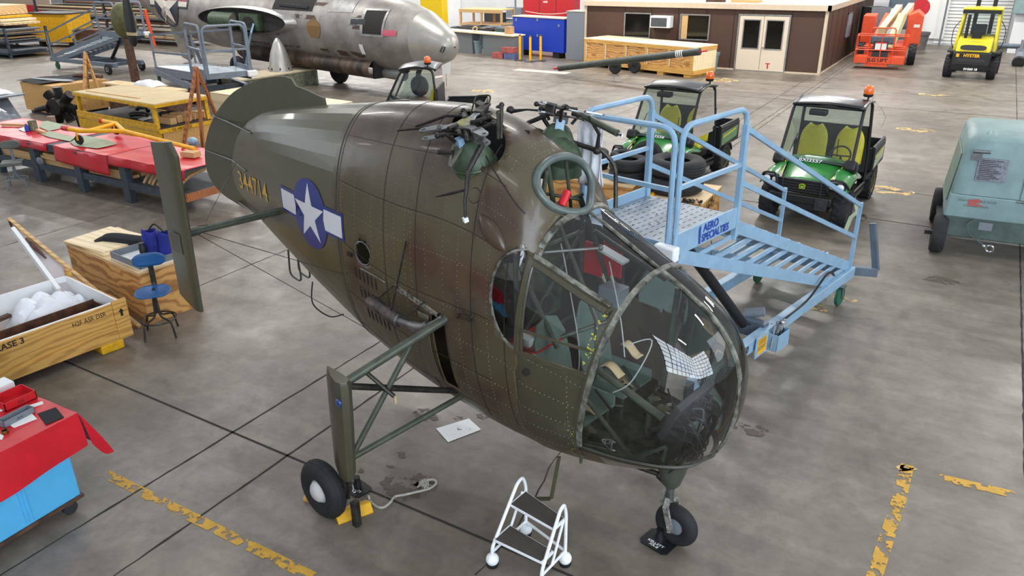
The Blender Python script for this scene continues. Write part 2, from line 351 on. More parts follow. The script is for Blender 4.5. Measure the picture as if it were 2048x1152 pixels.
# tall gridded daylight window in the right wall, nearer than the camera sees; the nose bubble mirrors it
sky_m = mat('daylight_pane', 'dfeaf6', .5, emis=7)
struct(MB().bx(-.5, 14, -6.4, -6.1, 0, 12).build('wall_near', MT['wallwhite'], smooth=0))
wn = struct(MB().bx(1, 13.9, -6.05, -6.0, 3.2, 11.4).build('window_1', sky_m, None, smooth=0)); w2_ = struct(MB().bx(13.9, 13.95, -6, 3, 3.2, 11.4).build('window_2', sky_m, None, smooth=0))
for i in range(9): MB().bx(.9+i*1.6, 1.1+i*1.6, -6.0, -5.93, 3.2, 11.4).build('window_bar', MT['dark'], wn, smooth=0)
for i in range(8): MB().bx(1, 13.9, -6.0, -5.93, 3.12+i*1.17, 3.28+i*1.17).build('window_bar', MT['dark'], wn, smooth=0)
for i in range(6): MB().bx(13.83, 13.9, -6.1+i*1.8, -5.9+i*1.8, 3.2, 11.4).build('window_bar', MT['dark'], w2_, smooth=0)
for i in range(8): MB().bx(13.83, 13.9, -6, 3, 3.12+i*1.17, 3.28+i*1.17).build('window_bar', MT['dark'], w2_, smooth=0)
# ------------------------------------------------------------------ site office
OX0 = G(1190, 72).x; OX1 = G(1637, 150).x; OY = 32.47; OH = 2.52
OXL = -15.72
off = thing('site_office', 'brown panelled single-storey office cabin with cream corner trim and double doors', 'office cabin', (OXL, OY, 0))
OW = OX1-OXL; OD = 12.5
mb = MB(); mb.bx(0, OW, 0, OD, 0, OH-.12); mb.build('wall', MT['brownwall'], off, smooth=0)
mb = MB(); mb.bx(-.12, OW+.1, -.1, OD+.1, OH-.1, OH); mb.build('roof', MT['roofgrey'], off, smooth=0)
mb = MB()
mb.bx(-.15, OW+.13, -.14, -.02, OH-.16, OH+.04); mb.bx(OW+.01, OW+.13, -.14, OD, OH-.16, OH+.04)
mb.bx(-.1, .02, -.06, 0, 0, OH-.1); mb.bx(OW-.06, OW+.04, -.06, .12, 0, OH-.1); mb.bx(0, OW+.04, -.03, 0, 0, .06); mb.bx(OW, OW+.03, 0, OD, 0, .06)
mb.build('trim', MT['beige'], off, smooth=0)
for x in (1.85, 3.05, 4.25, 5.45, 6.6, 7.35, 8.85): MB().bx(x-.012, x+.012, -.008, 0, .05, OH-.15).build('panel_joint', MT['black'], off, smooth=0)
for y in [i*1.22 for i in range(1, 10)]: MB().bx(OW, OW+.008, y-.012, y+.012, .05, OH-.2).build('panel_joint', MT['black'], off, smooth=0)
def onoff(px, py):
    "office-local point on the front face"
    d = _fw+_r2*((px-1024)/F_PX)-_u2*((py-576)/F_PX); t = OY/d.y; return d.x*t-OXL, CAM_H+d.z*t
def fwin(name, a, b, fr=.05, tilt=None):
    (x0, z1) = onoff(*a); (x1, z0) = onoff(*b)
    mb = MB(); mb.bx(x0-fr, x1+fr, -.05, 0, z1-.0, z1+fr); mb.bx(x0-fr, x1+fr, -.05, 0, z0-fr, z0); mb.bx(x0-fr, x0, -.05, 0, z0, z1); mb.bx(x1, x1+fr, -.05, 0, z0, z1)
    f = mb.build('window', MT['silvertrim'], off, smooth=0)
    MB().bx(x0, x1, -.025, -.004, z0, z1).build('pane', MT['window_dark'], f, smooth=0)
    return x0, x1, z0, z1, f
fwin('w', (1252, 27), (1298, 74)); q = fwin('w', (1364, 30), (1415, 79))
MB().bx(q[0]+.02, q[0]+.28, -.03, -.026, q[2], q[3]).build('door_jamb_inside', MT['lumber'], q[4], smooth=0)
x0, zt = onoff(1481, 30); x1, zb = onoff(1581, 32)
mb = MB(); mb.bx(x0-.05, x0, -.06, 0, 0, zt+.05); mb.bx(x1, x1+.05, -.06, 0, 0, zt+.05); mb.bx(x0, x1, -.06, 0, zt, zt+.05); mb.bx(x0, x1, -.05, 0, 0, .03); mb.build('door_frame', MT['silvertrim'], off, smooth=0)
xm = (x0+x1)/2
for s, (a, b) in enumerate(((x0+.01, xm-.008), (xm+.008, x1-.01))):
    dr = MB().bx(a, b, -.045, -.01, .03, zt-.01).build('door', MT['doorbeige'], off, smooth=0, bevel=.004)
    w0, w1 = (a+.2, b-.14) if s == 0 else (a+.14, b-.2)
    mb = MB()
    for (p, q_, r_, t_) in ((w0-.04, w1+.04, 1.95, 1.99), (w0-.04, w1+.04, .86, .9), (w0-.04, w0, .9, 1.95), (w1, w1+.04, .9, 1.95)): mb.bx(p, q_, -.06, -.045, r_, t_)
    fr_ = mb.build('door_window', MT['silvertrim'], dr, smooth=0); MB().bx(w0, w1, -.052, -.046, .9, 1.95).build('pane', MT['window_dark'], fr_, smooth=0)
mb = MB(); mb.cyl((xm+.07, -.05, .93), (xm+.07, -.1, .93), .022); mb.ball((xm+.07, -.12, .93), .03); mb.build('door_knob', MT['steel'], dr)
mb = MB(); mb.bx(xm+.24, xm+.42, -.048, -.046, .30, .34); mb.bx(xm+.31, xm+.36, -.048, -.046, .12, .3); mb.build('red_mark', MT['red'], dr, smooth=0)
mb = MB(); mb.bx(OW, OW+.05, 4.9, 6.0, .95, 1.0); mb.bx(OW, OW+.05, 4.9, 6.0, 1.95, 2.0); mb.bx(OW, OW+.05, 4.9, 4.95, .95, 2); mb.bx(OW, OW+.05, 5.95, 6.0, .95, 2); f = mb.build('window', MT['silvertrim'], off, smooth=0)
MB().bx(OW+.002, OW+.03, 4.95, 5.95, 1.0, 1.95).build('pane', mat('frosted', 'a9b4bd', .3), f, smooth=0)
# air conditioner in the front wall
ax0, az1 = onoff(1308, 30); ax1, az0 = onoff(1346, 55)
ac = thing('air_conditioner', 'white window air conditioner jutting from the brown office wall', 'air conditioner', (OXL+ax0, OY, az0))
w = ax1-ax0; hh = az1-az0
MB().bx(0, w, -.42, -.002, 0, hh).build('casing', MT['whitegloss'], ac, bevel=.015)
mb = MB(); mb.bx(.05, w-.14, -.425, -.415, .05, hh-.08); mb.build('grille_back', MT['dark'], ac, smooth=0)
mb = MB()
for i in range(14): mb.bx(.05+i*(w-.19)/13-.004, .05+i*(w-.19)/13+.004, -.432, -.424, .05, hh-.08)
for i in range(9): mb.bx(.05, w-.14, -.432, -.424, .05+i*(hh-.13)/8-.004, .05+i*(hh-.13)/8+.004)
mb.build('grille', MT['greybox'], ac, smooth=0)
for x in (.12, w-.12): MB().beam((x, -.02, -.14), (x, -.3, -.01), .03, .02).build('bracket', MT['steel'], ac)
# ------------------------------------------------------------------ helicopter
HEL = thing('helicopter', 'olive drab vintage twin-rotor helicopter with clear bubble nose, star roundel and yellow 344714', 'helicopter', tuple(G(1345, 1083)), math.radians(-10.5))
_T = [(.395,1.56,1.50,.02),(.385,1.66,1.36,.13),(.35,1.78,1.18,.24),(.27,1.92,1.00,.36),(.12,2.07,.86,.47),(-.1,2.2,.75,.55),(-.35,2.32,.66,.61),(-.7,2.49,.57,.65),(-.98,2.62,.52,.67),(-1.07,2.72,.51,.67),(-1.12,2.85,.505,.67),(-1.22,2.98,.50,.67),(-1.4,3.08,.49,.67),(-1.65,3.18,.49,.665),(-2.0,3.25,.51,.655),(-2.5,3.24,.57,.635),(-3.0,3.19,.68,.605),(-3.45,3.13,.81,.56),(-4.2,3.03,1.05,.45),(-5.0,2.9,1.31,.29),(-5.5,2.76,1.48,.17),(-5.9,2.52,1.64,.085),(-6.12,2.25,1.79,.04),(-6.2,2.05,1.92,.015)]
_T = np.array(_T)
def _cr(t):
    n = len(_T)-1; t = min(max(t, 0), n-1e-9); i = int(t); f = t-i
    p0, p1, p2, p3 = _T[max(i-1, 0)], _T[i], _T[i+1], _T[min(i+2, n)]
    return .5*((2*p1)+(-p0+p2)*f+(2*p0-5*p1+4*p2-p3)*f*f+(-p0+3*p1-3*p2+p3)*f**3)
_tab = np.array([_cr(t) for t in np.linspace(0, len(_T)-1, 1600)]); _o = np.argsort(_tab[:, 0]); _xx = _tab[_o, 0]; _cc = [_tab[_o, k] for k in (1, 2, 3)]
NE = 2.3
def sec(x): return [float(np.interp(x, _xx, c)) for c in _cc]
def SP(x, a):
    "fuselage surface: station x, angle a (0 = port side, pi/2 = top, pi = starboard, -pi/2 = bottom)"
    zt, zb, w = sec(x); c, s = math.cos(a), math.sin(a)
    return Vector((x, w*math.copysign(abs(c)**(2/NE), c), (zt+zb)/2+(zt-zb)/2*math.copysign(abs(s)**(2/NE), s)))
def SY(x, z, side=-1, off=0):
    "surface point on a side, by station and height"
    zt, zb, w = sec(x); q = min(abs((z-(zt+zb)/2)/((zt-zb)/2)), .9999)
    y = w*(1-q**NE)**(1/NE)
    p = Vector((x, side*y, z)); return p+SN(p)*off if off else p
def _imp(p):
    zt, zb, w = sec(p[0]); return abs(p[1]/max(w, .004))**NE+abs((p[2]-(zt+zb)/2)/((zt-zb)/2))**NE
def SN(p):
    e = .004; g = Vector([(_imp([p[k]+(e if k == i else 0) for k in range(3)])-_imp([p[k]-(e if k == i else 0) for k in range(3)])) for i in range(3)])
    return g.normalized() if g.length > 0 else Vector((0, 0, 1))
def hoop_x(z): return -.30-(2.27-z)*.2
def door_top(x): return 2.36-(x+1.02)*.355
SILL = .95
def ell(p, c, r, rot=0):
    dx, dy = p[0]-c[0], p[1]-c[1]; ca, sa = math.cos(rot), math.sin(rot); u = (dx*ca+dy*sa)/r[0]; v = (-dx*sa+dy*ca)/r[1]
    return (math.sqrt(u*u+v*v)-1)*min(r)
# signed fields, negative inside the opening
def f_hump(p): return ell((p[1], p[2]), (-.035, 2.79), (.295, .185)) if p[0] > -1.5 and p[2] > 2.56 else 1
def f_hub(p): return ell((p[0], p[1]), (-1.80, -.28), (.31, .15), -.25) if p[2] > 2.7 else 1
def f_portgap(p): return max(-(p[0]+2.25), p[0]+1.24, -(p[1]-.10), 2.25-p[2])
def f_porthole(p): return ell((p[0], p[2]), (-2.94, 1.95), (.105, .11)) if p[1] < 0 else 1
def f_well(p): return max(-(p[0]+2.04), p[0]+1.88, .93-p[2], p[2]-1.67) if p[1] < 0 else 1
def f_rearwin(p):
    if p[2] > 2.5: return 1
    return max(ell((p[0], p[2]), (-1.09, 2.04), (.245, .375)), p[0]+1.085)
def f_nose(p): return max(hoop_x(p[2])-p[0], SILL-p[2])
def f_roof(p): return max(p[0]-hoop_x(p[2]), -.99-p[0]-(p[2]-2.36)*.12, door_top(p[0])-p[2])
def f_door(p): return max(p[0]-hoop_x(p[2])+.035, -1.02-p[0], p[2]-door_top(p[0])+.05, 1.65-p[2])
def f_chin(p): return max(-.42-p[0], p[2]-SILL, .64-p[2]) if p[0] > -.5 else 1
open_f = [f_hump, f_hub, f_portgap, f_porthole, f_well]; glass_f = [f_nose, f_roof, f_door, f_rearwin, f_chin]
def fuselage():
    st = []
    for i in range(len(_T)-1):
        x0, x1 = _T[i][0], _T[i+1][0]
        if x0 <= -3.40: break
        n = max(2, int(round(abs(x1-x0)/.024)))
        st += [i+k/n for k in range(n)]
    xs = [float(_cr(t)[0]) for t in st]; xs = [x for x in xs if x > -3.42]+[-3.42]
    NA = 150; vs = []; fs = []
    for x in xs:
        for k in range(NA): vs.append(SP(x, 2*PI*k/NA))
    ff = open_f+glass_f
    for i, p in enumerate(vs):
        if p[0] < -3.2: continue
        for f in ff:
            d = f(p)
            if abs(d) < .019:
                e = .002; g = Vector([(f(p+Vector((e if k == 0 else 0, e if k == 1 else 0, e if k == 2 else 0)))-d)/e for k in range(3)])
                n = SN(p); g = g-n*g.dot(n)
                if .2 < g.length < 5: vs[i] = p-g*(d/g.length_squared); break
    sk, gl, dr = MB(), {k: MB() for k in range(5)}, MB(); sk.v = dr.v = vs
    for g in gl.values(): g.v = vs
    for i in range(len(xs)-1):
        for k in range(NA):
            l = (k+1) % NA; q = (i*NA+k, i*NA+l, (i+1)*NA+l, (i+1)*NA+k); c = sum((vs[j] for j in q), Vector())/4
            if any(f(c) < 0 for f in open_f): continue
            for gi, g in enumerate(glass_f):
                if g(c) < 0: gl[gi].f.append(q); break
            else:
                if c[1] < -.02 and hoop_x(c[2]) > c[0] > -1.07-max(0, (1.65-c[2]))*.08 and .72 < c[2] < door_top(c[0]): dr.f.append(q)
                else: sk.f.append(q)
    sk.f.append(tuple(range(NA)))
    return sk, gl, dr
def clean(mb):
    used = sorted({i for f in mb.f for i in f}); mp = {u: k for k, u in enumerate(used)}
    o = MB(); o.v = [tuple(mb.v[u]) for u in used]; o.f = [tuple(mp[i] for i in f) for f in mb.f]; return o
SKm = MT['olive']
sk, gl, drs = fuselage()
body_m = mat('olive_skin', '4b4536', .27, var=.0, coat=.12)
def add_zones(m):
    "brown weathered metal around the pylon, greener paint aft, as large worn areas"
    t = m.node_tree; N = t.nodes; L = t.links; b = N['Principled BSDF']
    tc = N.new('ShaderNodeTexCoord'); n = N.new('ShaderNodeTexNoise'); n.inputs['Scale'].default_value = 1.7; n.inputs['Detail'].default_value = 5; n.inputs['Distortion'].default_value = .4
    L.new(tc.outputs['Object'], n.inputs['Vector'])
    r = N.new('ShaderNodeValToRGB'); e = r.color_ramp.elements; e[0].position = .36; e[0].color = (*hexc('45352a'), 1); e[1].position = .62; e[1].color = (*hexc('544e39'), 1)
    k = e.new(.48); k.color = (*hexc('524735'), 1)
    L.new(n.outputs['Fac'], r.inputs['Fac']); L.new(r.outputs['Color'], b.inputs['Base Color'])
    n2 = N.new('ShaderNodeTexNoise'); n2.inputs['Scale'].default_value = 3; n2.inputs['Detail'].default_value = 3; L.new(tc.outputs['Object'], n2.inputs['Vector'])
    bp = N.new('ShaderNodeBump'); bp.inputs['Strength'].default_value = .25; bp.inputs['Distance'].default_value = .03; L.new(n2.outputs['Fac'], bp.inputs['Height']); L.new(bp.outputs['Normal'], b.inputs['Normal'])
    mr = N.new('ShaderNodeMapRange'); mr.inputs['To Min'].default_value = .24; mr.inputs['To Max'].default_value = .38; L.new(n2.outputs['Fac'], mr.inputs['Value']); L.new(mr.outputs[0], b.inputs['Roughness'])
add_zones(body_m)
body = clean(sk).build('fuselage_skin', body_m, HEL, smooth=60, solid=.006)
def half(mb, s):
    o = MB(); o.v = mb.v; o.f = [f for f in mb.f if mb.v[f[0]][1]*s > 0]; return clean(o)
for gi, nm in ((0, 'nose_bubble'), (1, 'roof_glazing'), (4, 'chin_window')): clean(gl[gi]).build(nm, MT['plexi'], HEL, smooth=60)
for s_ in (-1, 1): half(gl[3], s_).build('rear_window', MT['plexi'], HEL, smooth=60)
half(gl[2], 1).build('port_door_window', MT['plexi'], HEL, smooth=60)
door = clean(drs).build('cabin_door', MT['olive'], HEL, smooth=60, solid=.006); half(gl[2], -1).build('door_window', MT['plexi'], door, smooth=60)
# faceted, fabric-covered tail cone
NF = 44; mb = MB(); xs = [-3.42, -3.8, -4.2, -4.6, -5.0, -5.3, -5.6, -5.8, -5.95, -6.08, -6.15, -6.2]
for x in xs:
    for k in range(NF): mb.v.append(SP(x, 2*PI*(k+.5)/NF))
for i in range(len(xs)-1):
    for k in range(NF): l = (k+1) % NF; mb.f.append((i*NF+k, i*NF+l, (i+1)*NF+l, (i+1)*NF+k))
mb.f.append(tuple(range(NF))[::-1]); mb.f.append(tuple((len(xs)-1)*NF+k for k in range(NF)))
tail = mb.build('tail_cone', mat('tail_fabric', '534f39', .3, var=.1, vscale=2, coat=.1), HEL, smooth=4)
def path_tube(mb, pts, w=.012, t=.005, lift=.003, closed=False, seg=6):
    "flat strap lying on the skin"
    P_ = []
    for p in pts:
        n = SN(p); P_.append(Vector(p)+n*lift)
    n = len(P_); L_ = []; R_ = []; T_ = []
    for i in range(n):
        a = P_[(i-1) % n] if (closed or i) else P_[i]; b = P_[(i+1) % n] if (closed or i < n-1) else P_[i]
        t_ = (b-a).normalized(); nn = SN(pts[i]); s = t_.cross(nn).normalized()
        L_.append(P_[i]+s*w/2-nn*lift*2); R_.append(P_[i]-s*w/2-nn*lift*2); T_.append((P_[i]+s*w*.4+nn*t, P_[i]-s*w*.4+nn*t))
    vs = []
    for i in range(n): vs += [L_[i], T_[i][0], T_[i][1], R_[i]]
    fs = []
    for i in range(n if closed else n-1):
        j = (i+1) % n
        for k in range(4): l = (k+1) % 4; fs.append((i*4+k, i*4+l, j*4+l, j*4+k))
    mb.add(vs, fs)
def ringpath(x, a0=0, a1=2*PI, n=90, fx=None):
    out = []
    for i in range(n+1):
        a = a0+(a1-a0)*i/n; p = SP(x, a)
        if fx:
            for _ in range(6): p = SP(fx(p[2]), a)
        out.append(p)
    return out
seam = MB()
for x in (-3.32, -3.36): path_tube(seam, ringpath(x), .022, .004)
seam.build('tail_joint_band', MT['olive'], HEL, smooth=30)
mb = MB(); dark_seam = mat('seam', '241d17', .6)
for x, a0, a1 in ((-2.62, .2, 3.9), (-2.2, PI/2, 4.1), (-1.55, PI*.62, 4.0), (-1.2, PI*.86, 3.9)): path_tube(mb, ringpath(x, a0, a1, 60), .008, .0015, .001)
for a in (PI*.72, PI*.86, PI*1.0, PI*1.12, PI*1.24):
    path_tube(mb, [SP(x, a+(.04*math.sin(x*2))) for x in np.linspace(-1.36, -3.3, 40)], .006, .0012, .001)
path_tube(mb, [SY(-1.66+.5*t, 3.02-.37*t) for t in np.linspace(0, 1, 20)], .012, .002, .001)
mb.build('panel_seam', dark_seam, HEL, smooth=0)
# rivets in rows
rv = MB()
def rivet(p, r=.0042):
    n = SN(p); t = n.cross(Vector((0, 0, 1))).normalized() if abs(n.z) < .95 else Vector((1, 0, 0)); b = n.cross(t)
    k = len(rv.v); q = [p+(t*math.cos(a)+b*math.sin(a))*r for a in (0, PI/2, PI, 1.5*PI)]+[p+n*.0035]
    rv.v += [tuple(x) for x in q]; rv.f += [(k, k+1, k+4), (k+1, k+2, k+4), (k+2, k+3, k+4), (k+3, k, k+4)]
def okp(p): return not any(f(p) < .012 for f in open_f+glass_f)
def row(pts, step=.035):
    acc = 0; last = pts[0]
    for p in pts[1:]:
        d = (p-last).length; acc += d; last = p
        if acc >= step:
            acc = 0
            if okp(p): rivet(p)
for x in (-.62, -1.38, -1.7, -1.87, -2.08, -2.26, -2.34, -2.48, -2.58, -2.66, -2.8, -3.05, -3.27): row(ringpath(x, .3, 4.3, 260), .034)
for a in (PI*.56, PI*.64, PI*.715, PI*.725, PI*.79, PI*.865, PI*.93, PI*1.005, PI*1.06, PI*1.125, PI*1.18, PI*1.245): row([SP(x, a+.04*math.sin(x*2)) for x in np.linspace(-.2, -3.28, 300)], .032)
for c, r in (((-1.60, 2.72), .07), ((-1.28, 3.0), .02)):
    for k in range(22): rivet(SY(c[0]+r*math.cos(k*PI/11), c[1]+r*math.sin(k*PI/11)))
rvo = rv.build('rivet', mat('rivet', '8a8578', .4, metal=.5), HEL, smooth=0); rvo['kind'] = 'stuff'
yp = MB(); rnd = random.Random(3)
for k in range(60):
    z = rnd.choice((rnd.uniform(.78, 1.15), rnd.uniform(1.6, 2.1))); p = SY(hoop_x(z)-rnd.uniform(.03, .10), z); n = SN(p); r = rnd.uniform(.004, .011); t = n.cross(Vector((0, 0, 1))).normalized(); b = n.cross(t)
    yp.add([p+n*.0075+(t*math.cos(a)+b*math.sin(a))*r*rnd.uniform(.6, 1.2) for a in [i*PI/4 for i in range(8)]], [tuple(range(8))])
yp.build('primer_chip', mat('primer_chip', 'a9a53a', .6), door, smooth=0)['kind'] = 'stuff'
# cockpit frames
frame_m = mat('frame_paint', '8f8f84', .4, metal=.3, col2='3f3e34', vscale=14)
fr = MB()
path_tube(fr, ringpath(0, -PI*.19, PI*1.19, 90, fx=hoop_x), .045, .012); fr.build('nose_hoop', frame_m, HEL)
fr = MB(); cen = [SP(x, PI/2) for x in np.linspace(hoop_x(2.3), .385, 40)]+[SP(x, -PI/2) for x in np.linspace(.385, .17, 12)]
path_tube(fr, cen[:-1], .04, .012); fr.build('centre_rib', frame_m, HEL)
fr = MB(); sl = []
for side in (-1, 1):
    seg_ = [SY(x, SILL, side) for x in (np.linspace(-.55, .245, 40) if side < 0 else np.linspace(.245, -.55, 40))]; sl += seg_
path_tube(fr, sl, .05, .012); fr.build('nose_sill', mat('sill_paint', '3d3c33', .45, metal=.3, var=.3), HEL)
fr = MB(); path_tube(fr, [SP(-.955-.095*abs(math.cos(a)), a) for a in np.linspace(.86, PI-.86, 40)], .05, .012)
path_tube(fr, [SP(x, PI/2) for x in np.linspace(-.97, -.31, 20)], .022, .014)
for sd in (-1, 1): path_tube(fr, [SY(x, door_top(x), sd) for x in np.linspace(-1.04, -.40, 20)], .04, .012)
fr.build('roof_frame', frame_m, HEL)
fr = MB()
for c0, c1 in (((-1.05, 2.34), (-1.08, 1.64)), ((-1.08, 1.64), (-.46, 1.64)), ((-1.06, 1.83), (-.45, 1.83))):
    path_tube(fr, [SY(c0[0]+(c1[0]-c0[0])*t, c0[1]+(c1[1]-c0[1])*t) for t in np.linspace(0, 1, 16)], .045 if c0[1] != 1.83 else .022, .01)
path_tube(fr, [SY(hoop_x(z)-.03, z) for z in np.linspace(.8, 2.12, 30)], .03, .008)
path_tube(fr, [SY(x, door_top(x)-.045) for x in np.linspace(-1.05, -.42, 16)], .05, .008); fr.build('door_frame', MT['olive'], door)
fr = MB(); pts = [SY(-1.09+.245*math.cos(a), 2.04+.375*math.sin(a)) for a in np.linspace(PI*.5, PI*1.5, 40)]
path_tube(fr, pts, .02, .008); fr.build('rear_window_rim', frame_m, HEL)
fr = MB(); pts = []
for a in np.linspace(0, 2*PI, 48, endpoint=False):
    y, z = -.035+.295*math.cos(a), 2.79+.185*math.sin(a); lo_, hi_ = -1.6, -.7
    for _ in range(24):
        m_ = (lo_+hi_)/2
        if _imp((m_, y, z)) < 1: lo_ = m_
        else: hi_ = m_
    pts.append(Vector((lo_, y, z)))
fr.tube(pts, .032, 10, closed=True); fr.build('pylon_front_hoop', mat('hoop_grey', '5d6763', .35, metal=.2, var=.2), HEL)
fr = MB(); fr.ring(frame(SY(-2.94, 1.95, -1, .004), (1, 0, 0), (0, 0, 1)), .108, .007, 40, 6); fr.build('porthole_rim', MT['steel'], HEL)
MB().lathe([(.001, .12), (.115, .10), (.13, 0)], frame(SY(-2.94, 1.95, -1, -.15), (1, 0, 0), (0, 0, 1)) @ Matrix.Diagonal((1, 1, -1, 1)), 30).build('porthole_liner', MT['floorgreen'], HEL)
# louvres low on the side
for r_, (zz, x0) in enumerate(((1.70, -3.10), (1.51, -3.06), (1.30, -3.02))):
    for k in range(6):
        x = x0+k*.062; c = SY(x, zz-k*.006+.02, -1, .0015); n = SN(c); yv = (SY(x, zz+.05)-SY(x, zz-.05)); M_ = frame(c, yv.cross(n), yv)
        MB().prism([(.011*math.cos(a), .058*math.sin(a)) for a in [i*PI/8 for i in range(16)]], 0, .002, M_).build('louvre', MT['cavity'], HEL, smooth=0)
# bulged blister on the pylon flank
bl = MB(); A_ = SY(-1.52, 2.60); B_ = SY(-1.24, 2.38); ax = (B_-A_)
def blister(u, v):
    t = u; c = A_.lerp(B_, t); n = SN(SY(c.x, c.z)); s = ax.cross(n).normalized(); w = .075*math.sin(PI*t)**.7; a = PI*v
    return SY((c+s*w*math.cos(a)).x, (c+s*w*math.cos(a)).z)+n*(.045*math.sin(PI*t)**.6*math.sin(a)-.002)
bl.grid(blister, 20, 12); bl.build('blister_fairing', body_m, HEL)
# circular access plate, door catch, small fittings
mb = MB(); mb.ring(frame(SY(-1.60, 2.72, -1, .002), (1, 0, 0), SY(-1.6, 2.8)-SY(-1.6, 2.65)), .058, .002, 30, 4); mb.build('access_plate', dark_seam, HEL)
mb = MB(); c = SY(-1.62, 1.86, -1, .012); mb.tube(bend([SY(-1.7, 1.72, -1, .01), SY(-1.64, 1.80, -1, .03), SY(-1.52, 1.80, -1, .03), SY(-1.52, 1.75, -1, .02), SY(-1.62, 1.75, -1, .02)], .02), .007, 6); mb.build('grab_handle', MT['greasy'], HEL)
mb = MB(); p = SY(-.98, 1.50, -1, .006); mb.lathe([(.03, 0), (.03, .01), (.012, .014), (.012, .02)], frame(p, (1, 0, 0), (0, 0, 1)), 16); mb.build('door_latch', MT['darksteel'], door)
# roundel and serial painted on the tail
def decal(polys, col, name, off, cell=.035, x0=0, z0=0):
    bm = bmesh.new()
    for poly in polys:
        vs = [bm.verts.new((x, z, 0)) for x, z in poly]; bm.faces.new(vs)
    xs_ = [v.co.x for v in bm.verts]; zs_ = [v.co.y for v in bm.verts]
    bmesh.ops.triangulate(bm, faces=bm.faces)
    for lo_, hi_, k in ((min(xs_), max(xs_), 0), (min(zs_), max(zs_), 1)):
        q = lo_+cell
        while q < hi_:
            bmesh.ops.bisect_plane(bm, geom=bm.verts[:]+bm.edges[:]+bm.faces[:], plane_co=(q, 0, 0) if k == 0 else (0, q, 0), plane_no=(1, 0, 0) if k == 0 else (0, 1, 0)); q += cell
    mb = MB(); bm.verts.ensure_lookup_table()
    mb.v = [tuple(SY(v.co.x, v.co.y, -1, off)) for v in bm.verts]; mb.f = [tuple(v.index for v in f.verts) for f in bm.faces]; bm.free()
    o = mb.build(name, col, tail, smooth=0); return o
rc = (-3.885, 2.09); R_ = .31
def circ(r, n=40, c=rc): return [(c[0]+r*math.cos(2*PI*i/n), c[1]+r*math.sin(2*PI*i/n)) for i in range(n)]
def star(r, c=rc): return [(c[0]+(r if i % 2 == 0 else r*.382)*math.sin(PI*i/5), c[1]+(r if i % 2 == 0 else r*.382)*math.cos(PI*i/5)) for i in range(10)]
nb = mat('insignia_blue', '26357f', .35); nw = mat('insignia_white', 'dcdde2', .4)
bw = R_*2.02; bh = .165
# fuselage slopes, so the bars follow its stringers
def rot(poly, a=math.radians(0)): return [(rc[0]+(x-rc[0])*math.cos(a)-(z-rc[1])*math.sin(a), rc[1]+(x-rc[0])*math.sin(a)+(z-rc[1])*math.cos(a)) for x, z in poly]
decal([circ(R_*1.12), [(rc[0]-bw-.025, rc[1]-bh*.5-.03), (rc[0]+bw+.025, rc[1]-bh*.5-.03), (rc[0]+bw+.025, rc[1]+bh*.75+.03), (rc[0]-bw-.025, rc[1]+bh*.75+.03)]], nb, 'roundel_blue', .006)
decal([star(R_)], nw, 'roundel_star', .008)
for s in (-1, 1): decal([[(rc[0]+s*(bw), rc[1]-bh*.5), (rc[0]+s*R_*1.0, rc[1]-bh*.5), (rc[0]+s*R_*.93, rc[1]+bh*.1), (rc[0]+s*R_*1.0, rc[1]+bh*.75), (rc[0]+s*bw, rc[1]+bh*.75)]], nw, 'roundel_bar', .008)
vs, fs = letters('344714', .30, .001); mb = MB()
# seen from starboard the nose is to the right, so text x runs with fuselage x
mb.v = []; cx = -5.45
bm = bmesh.new(); me = bpy.data.meshes.new('t'); me.from_pydata([(v.x*1.12+cx, v.y*1.0, 0) for v in vs], [], fs); bm.from_mesh(me); q = -6.1
while q < -4.8: bmesh.ops.bisect_plane(bm, geom=bm.verts[:]+bm.edges[:]+bm.faces[:], plane_co=(q, 0, 0), plane_no=(1, 0, 0)); q += .04
mb.v = [tuple(SY(v.co.x, 2.01+v.co.y+(v.co.x+5.45)*.06, -1, .006)) for v in bm.verts]; mb.f = [tuple(v.index for v in f.verts) for f in bm.faces]; bm.free()
mb.build('serial_number', mat('serial_yellow', 'd8a63a', .4), tail, smooth=0)
# tail fin: flat sheet wrapped round the back of the cone
out_ = [(-4.16,3.10),(-4.5,3.16),(-4.62,3.17),(-4.72,3.25),(-5.09,3.22),(-5.5,3.12),(-5.9,2.98),(-6.3,2.74),(-6.6,2.48),(-6.8,2.18),(-6.83,1.92),(-6.7,1.76),(-6.45,1.66),(-5.9,1.58),(-5.55,1.50)]
in_ = [(-4.16,3.0),(-5.0,2.84),(-5.5,2.7),(-5.88,2.45),(-6.08,2.22),(-6.15,2.04),(-6.08,1.85),(-5.9,1.7),(-5.55,1.55)]
def resample(pts, n):
    P_ = smooth_path([(x, 0, z) for x, z in pts], 8); L_ = [0]
    for i in range(1, len(P_)): L_.append(L_[-1]+(P_[i]-P_[i-1]).length)
    o = []
    for k in range(n+1):
        s = L_[-1]*k/n; i = max(j for j in range(len(L_)) if L_[j] <= s+1e-9); i = min(i, len(P_)-2); f = (s-L_[i])/max(L_[i+1]-L_[i], 1e-9); o.append(P_[i].lerp(P_[i+1], f))
    return o
O_ = resample(out_, 50); I_ = resample(in_, 50); mb = MB()
for a, b in zip(O_, I_): mb.v += [(a.x, -.012, a.z), (a.x, .012, a.z), (b.x, .022, b.z), (b.x, -.022, b.z)]
for i in range(50):
    for k in range(4): l = (k+1) % 4; mb.f.append((i*4+k, i*4+l, i*4+4+l, i*4+4+k))
mb.f += [(0, 1, 2, 3), (200, 201, 202, 203)]
cfin = mb.build('tail_fin', MT['olivefin'], HEL, smooth=30)
mb = MB(); mb.tube([p+Vector((0, -.02, 0)) for p in I_], .012, 6); mb.tube([p+Vector((0, .02, 0)) for p in I_], .012, 6); mb.build('fin_joint_strip', MT['olivefin'], cfin)
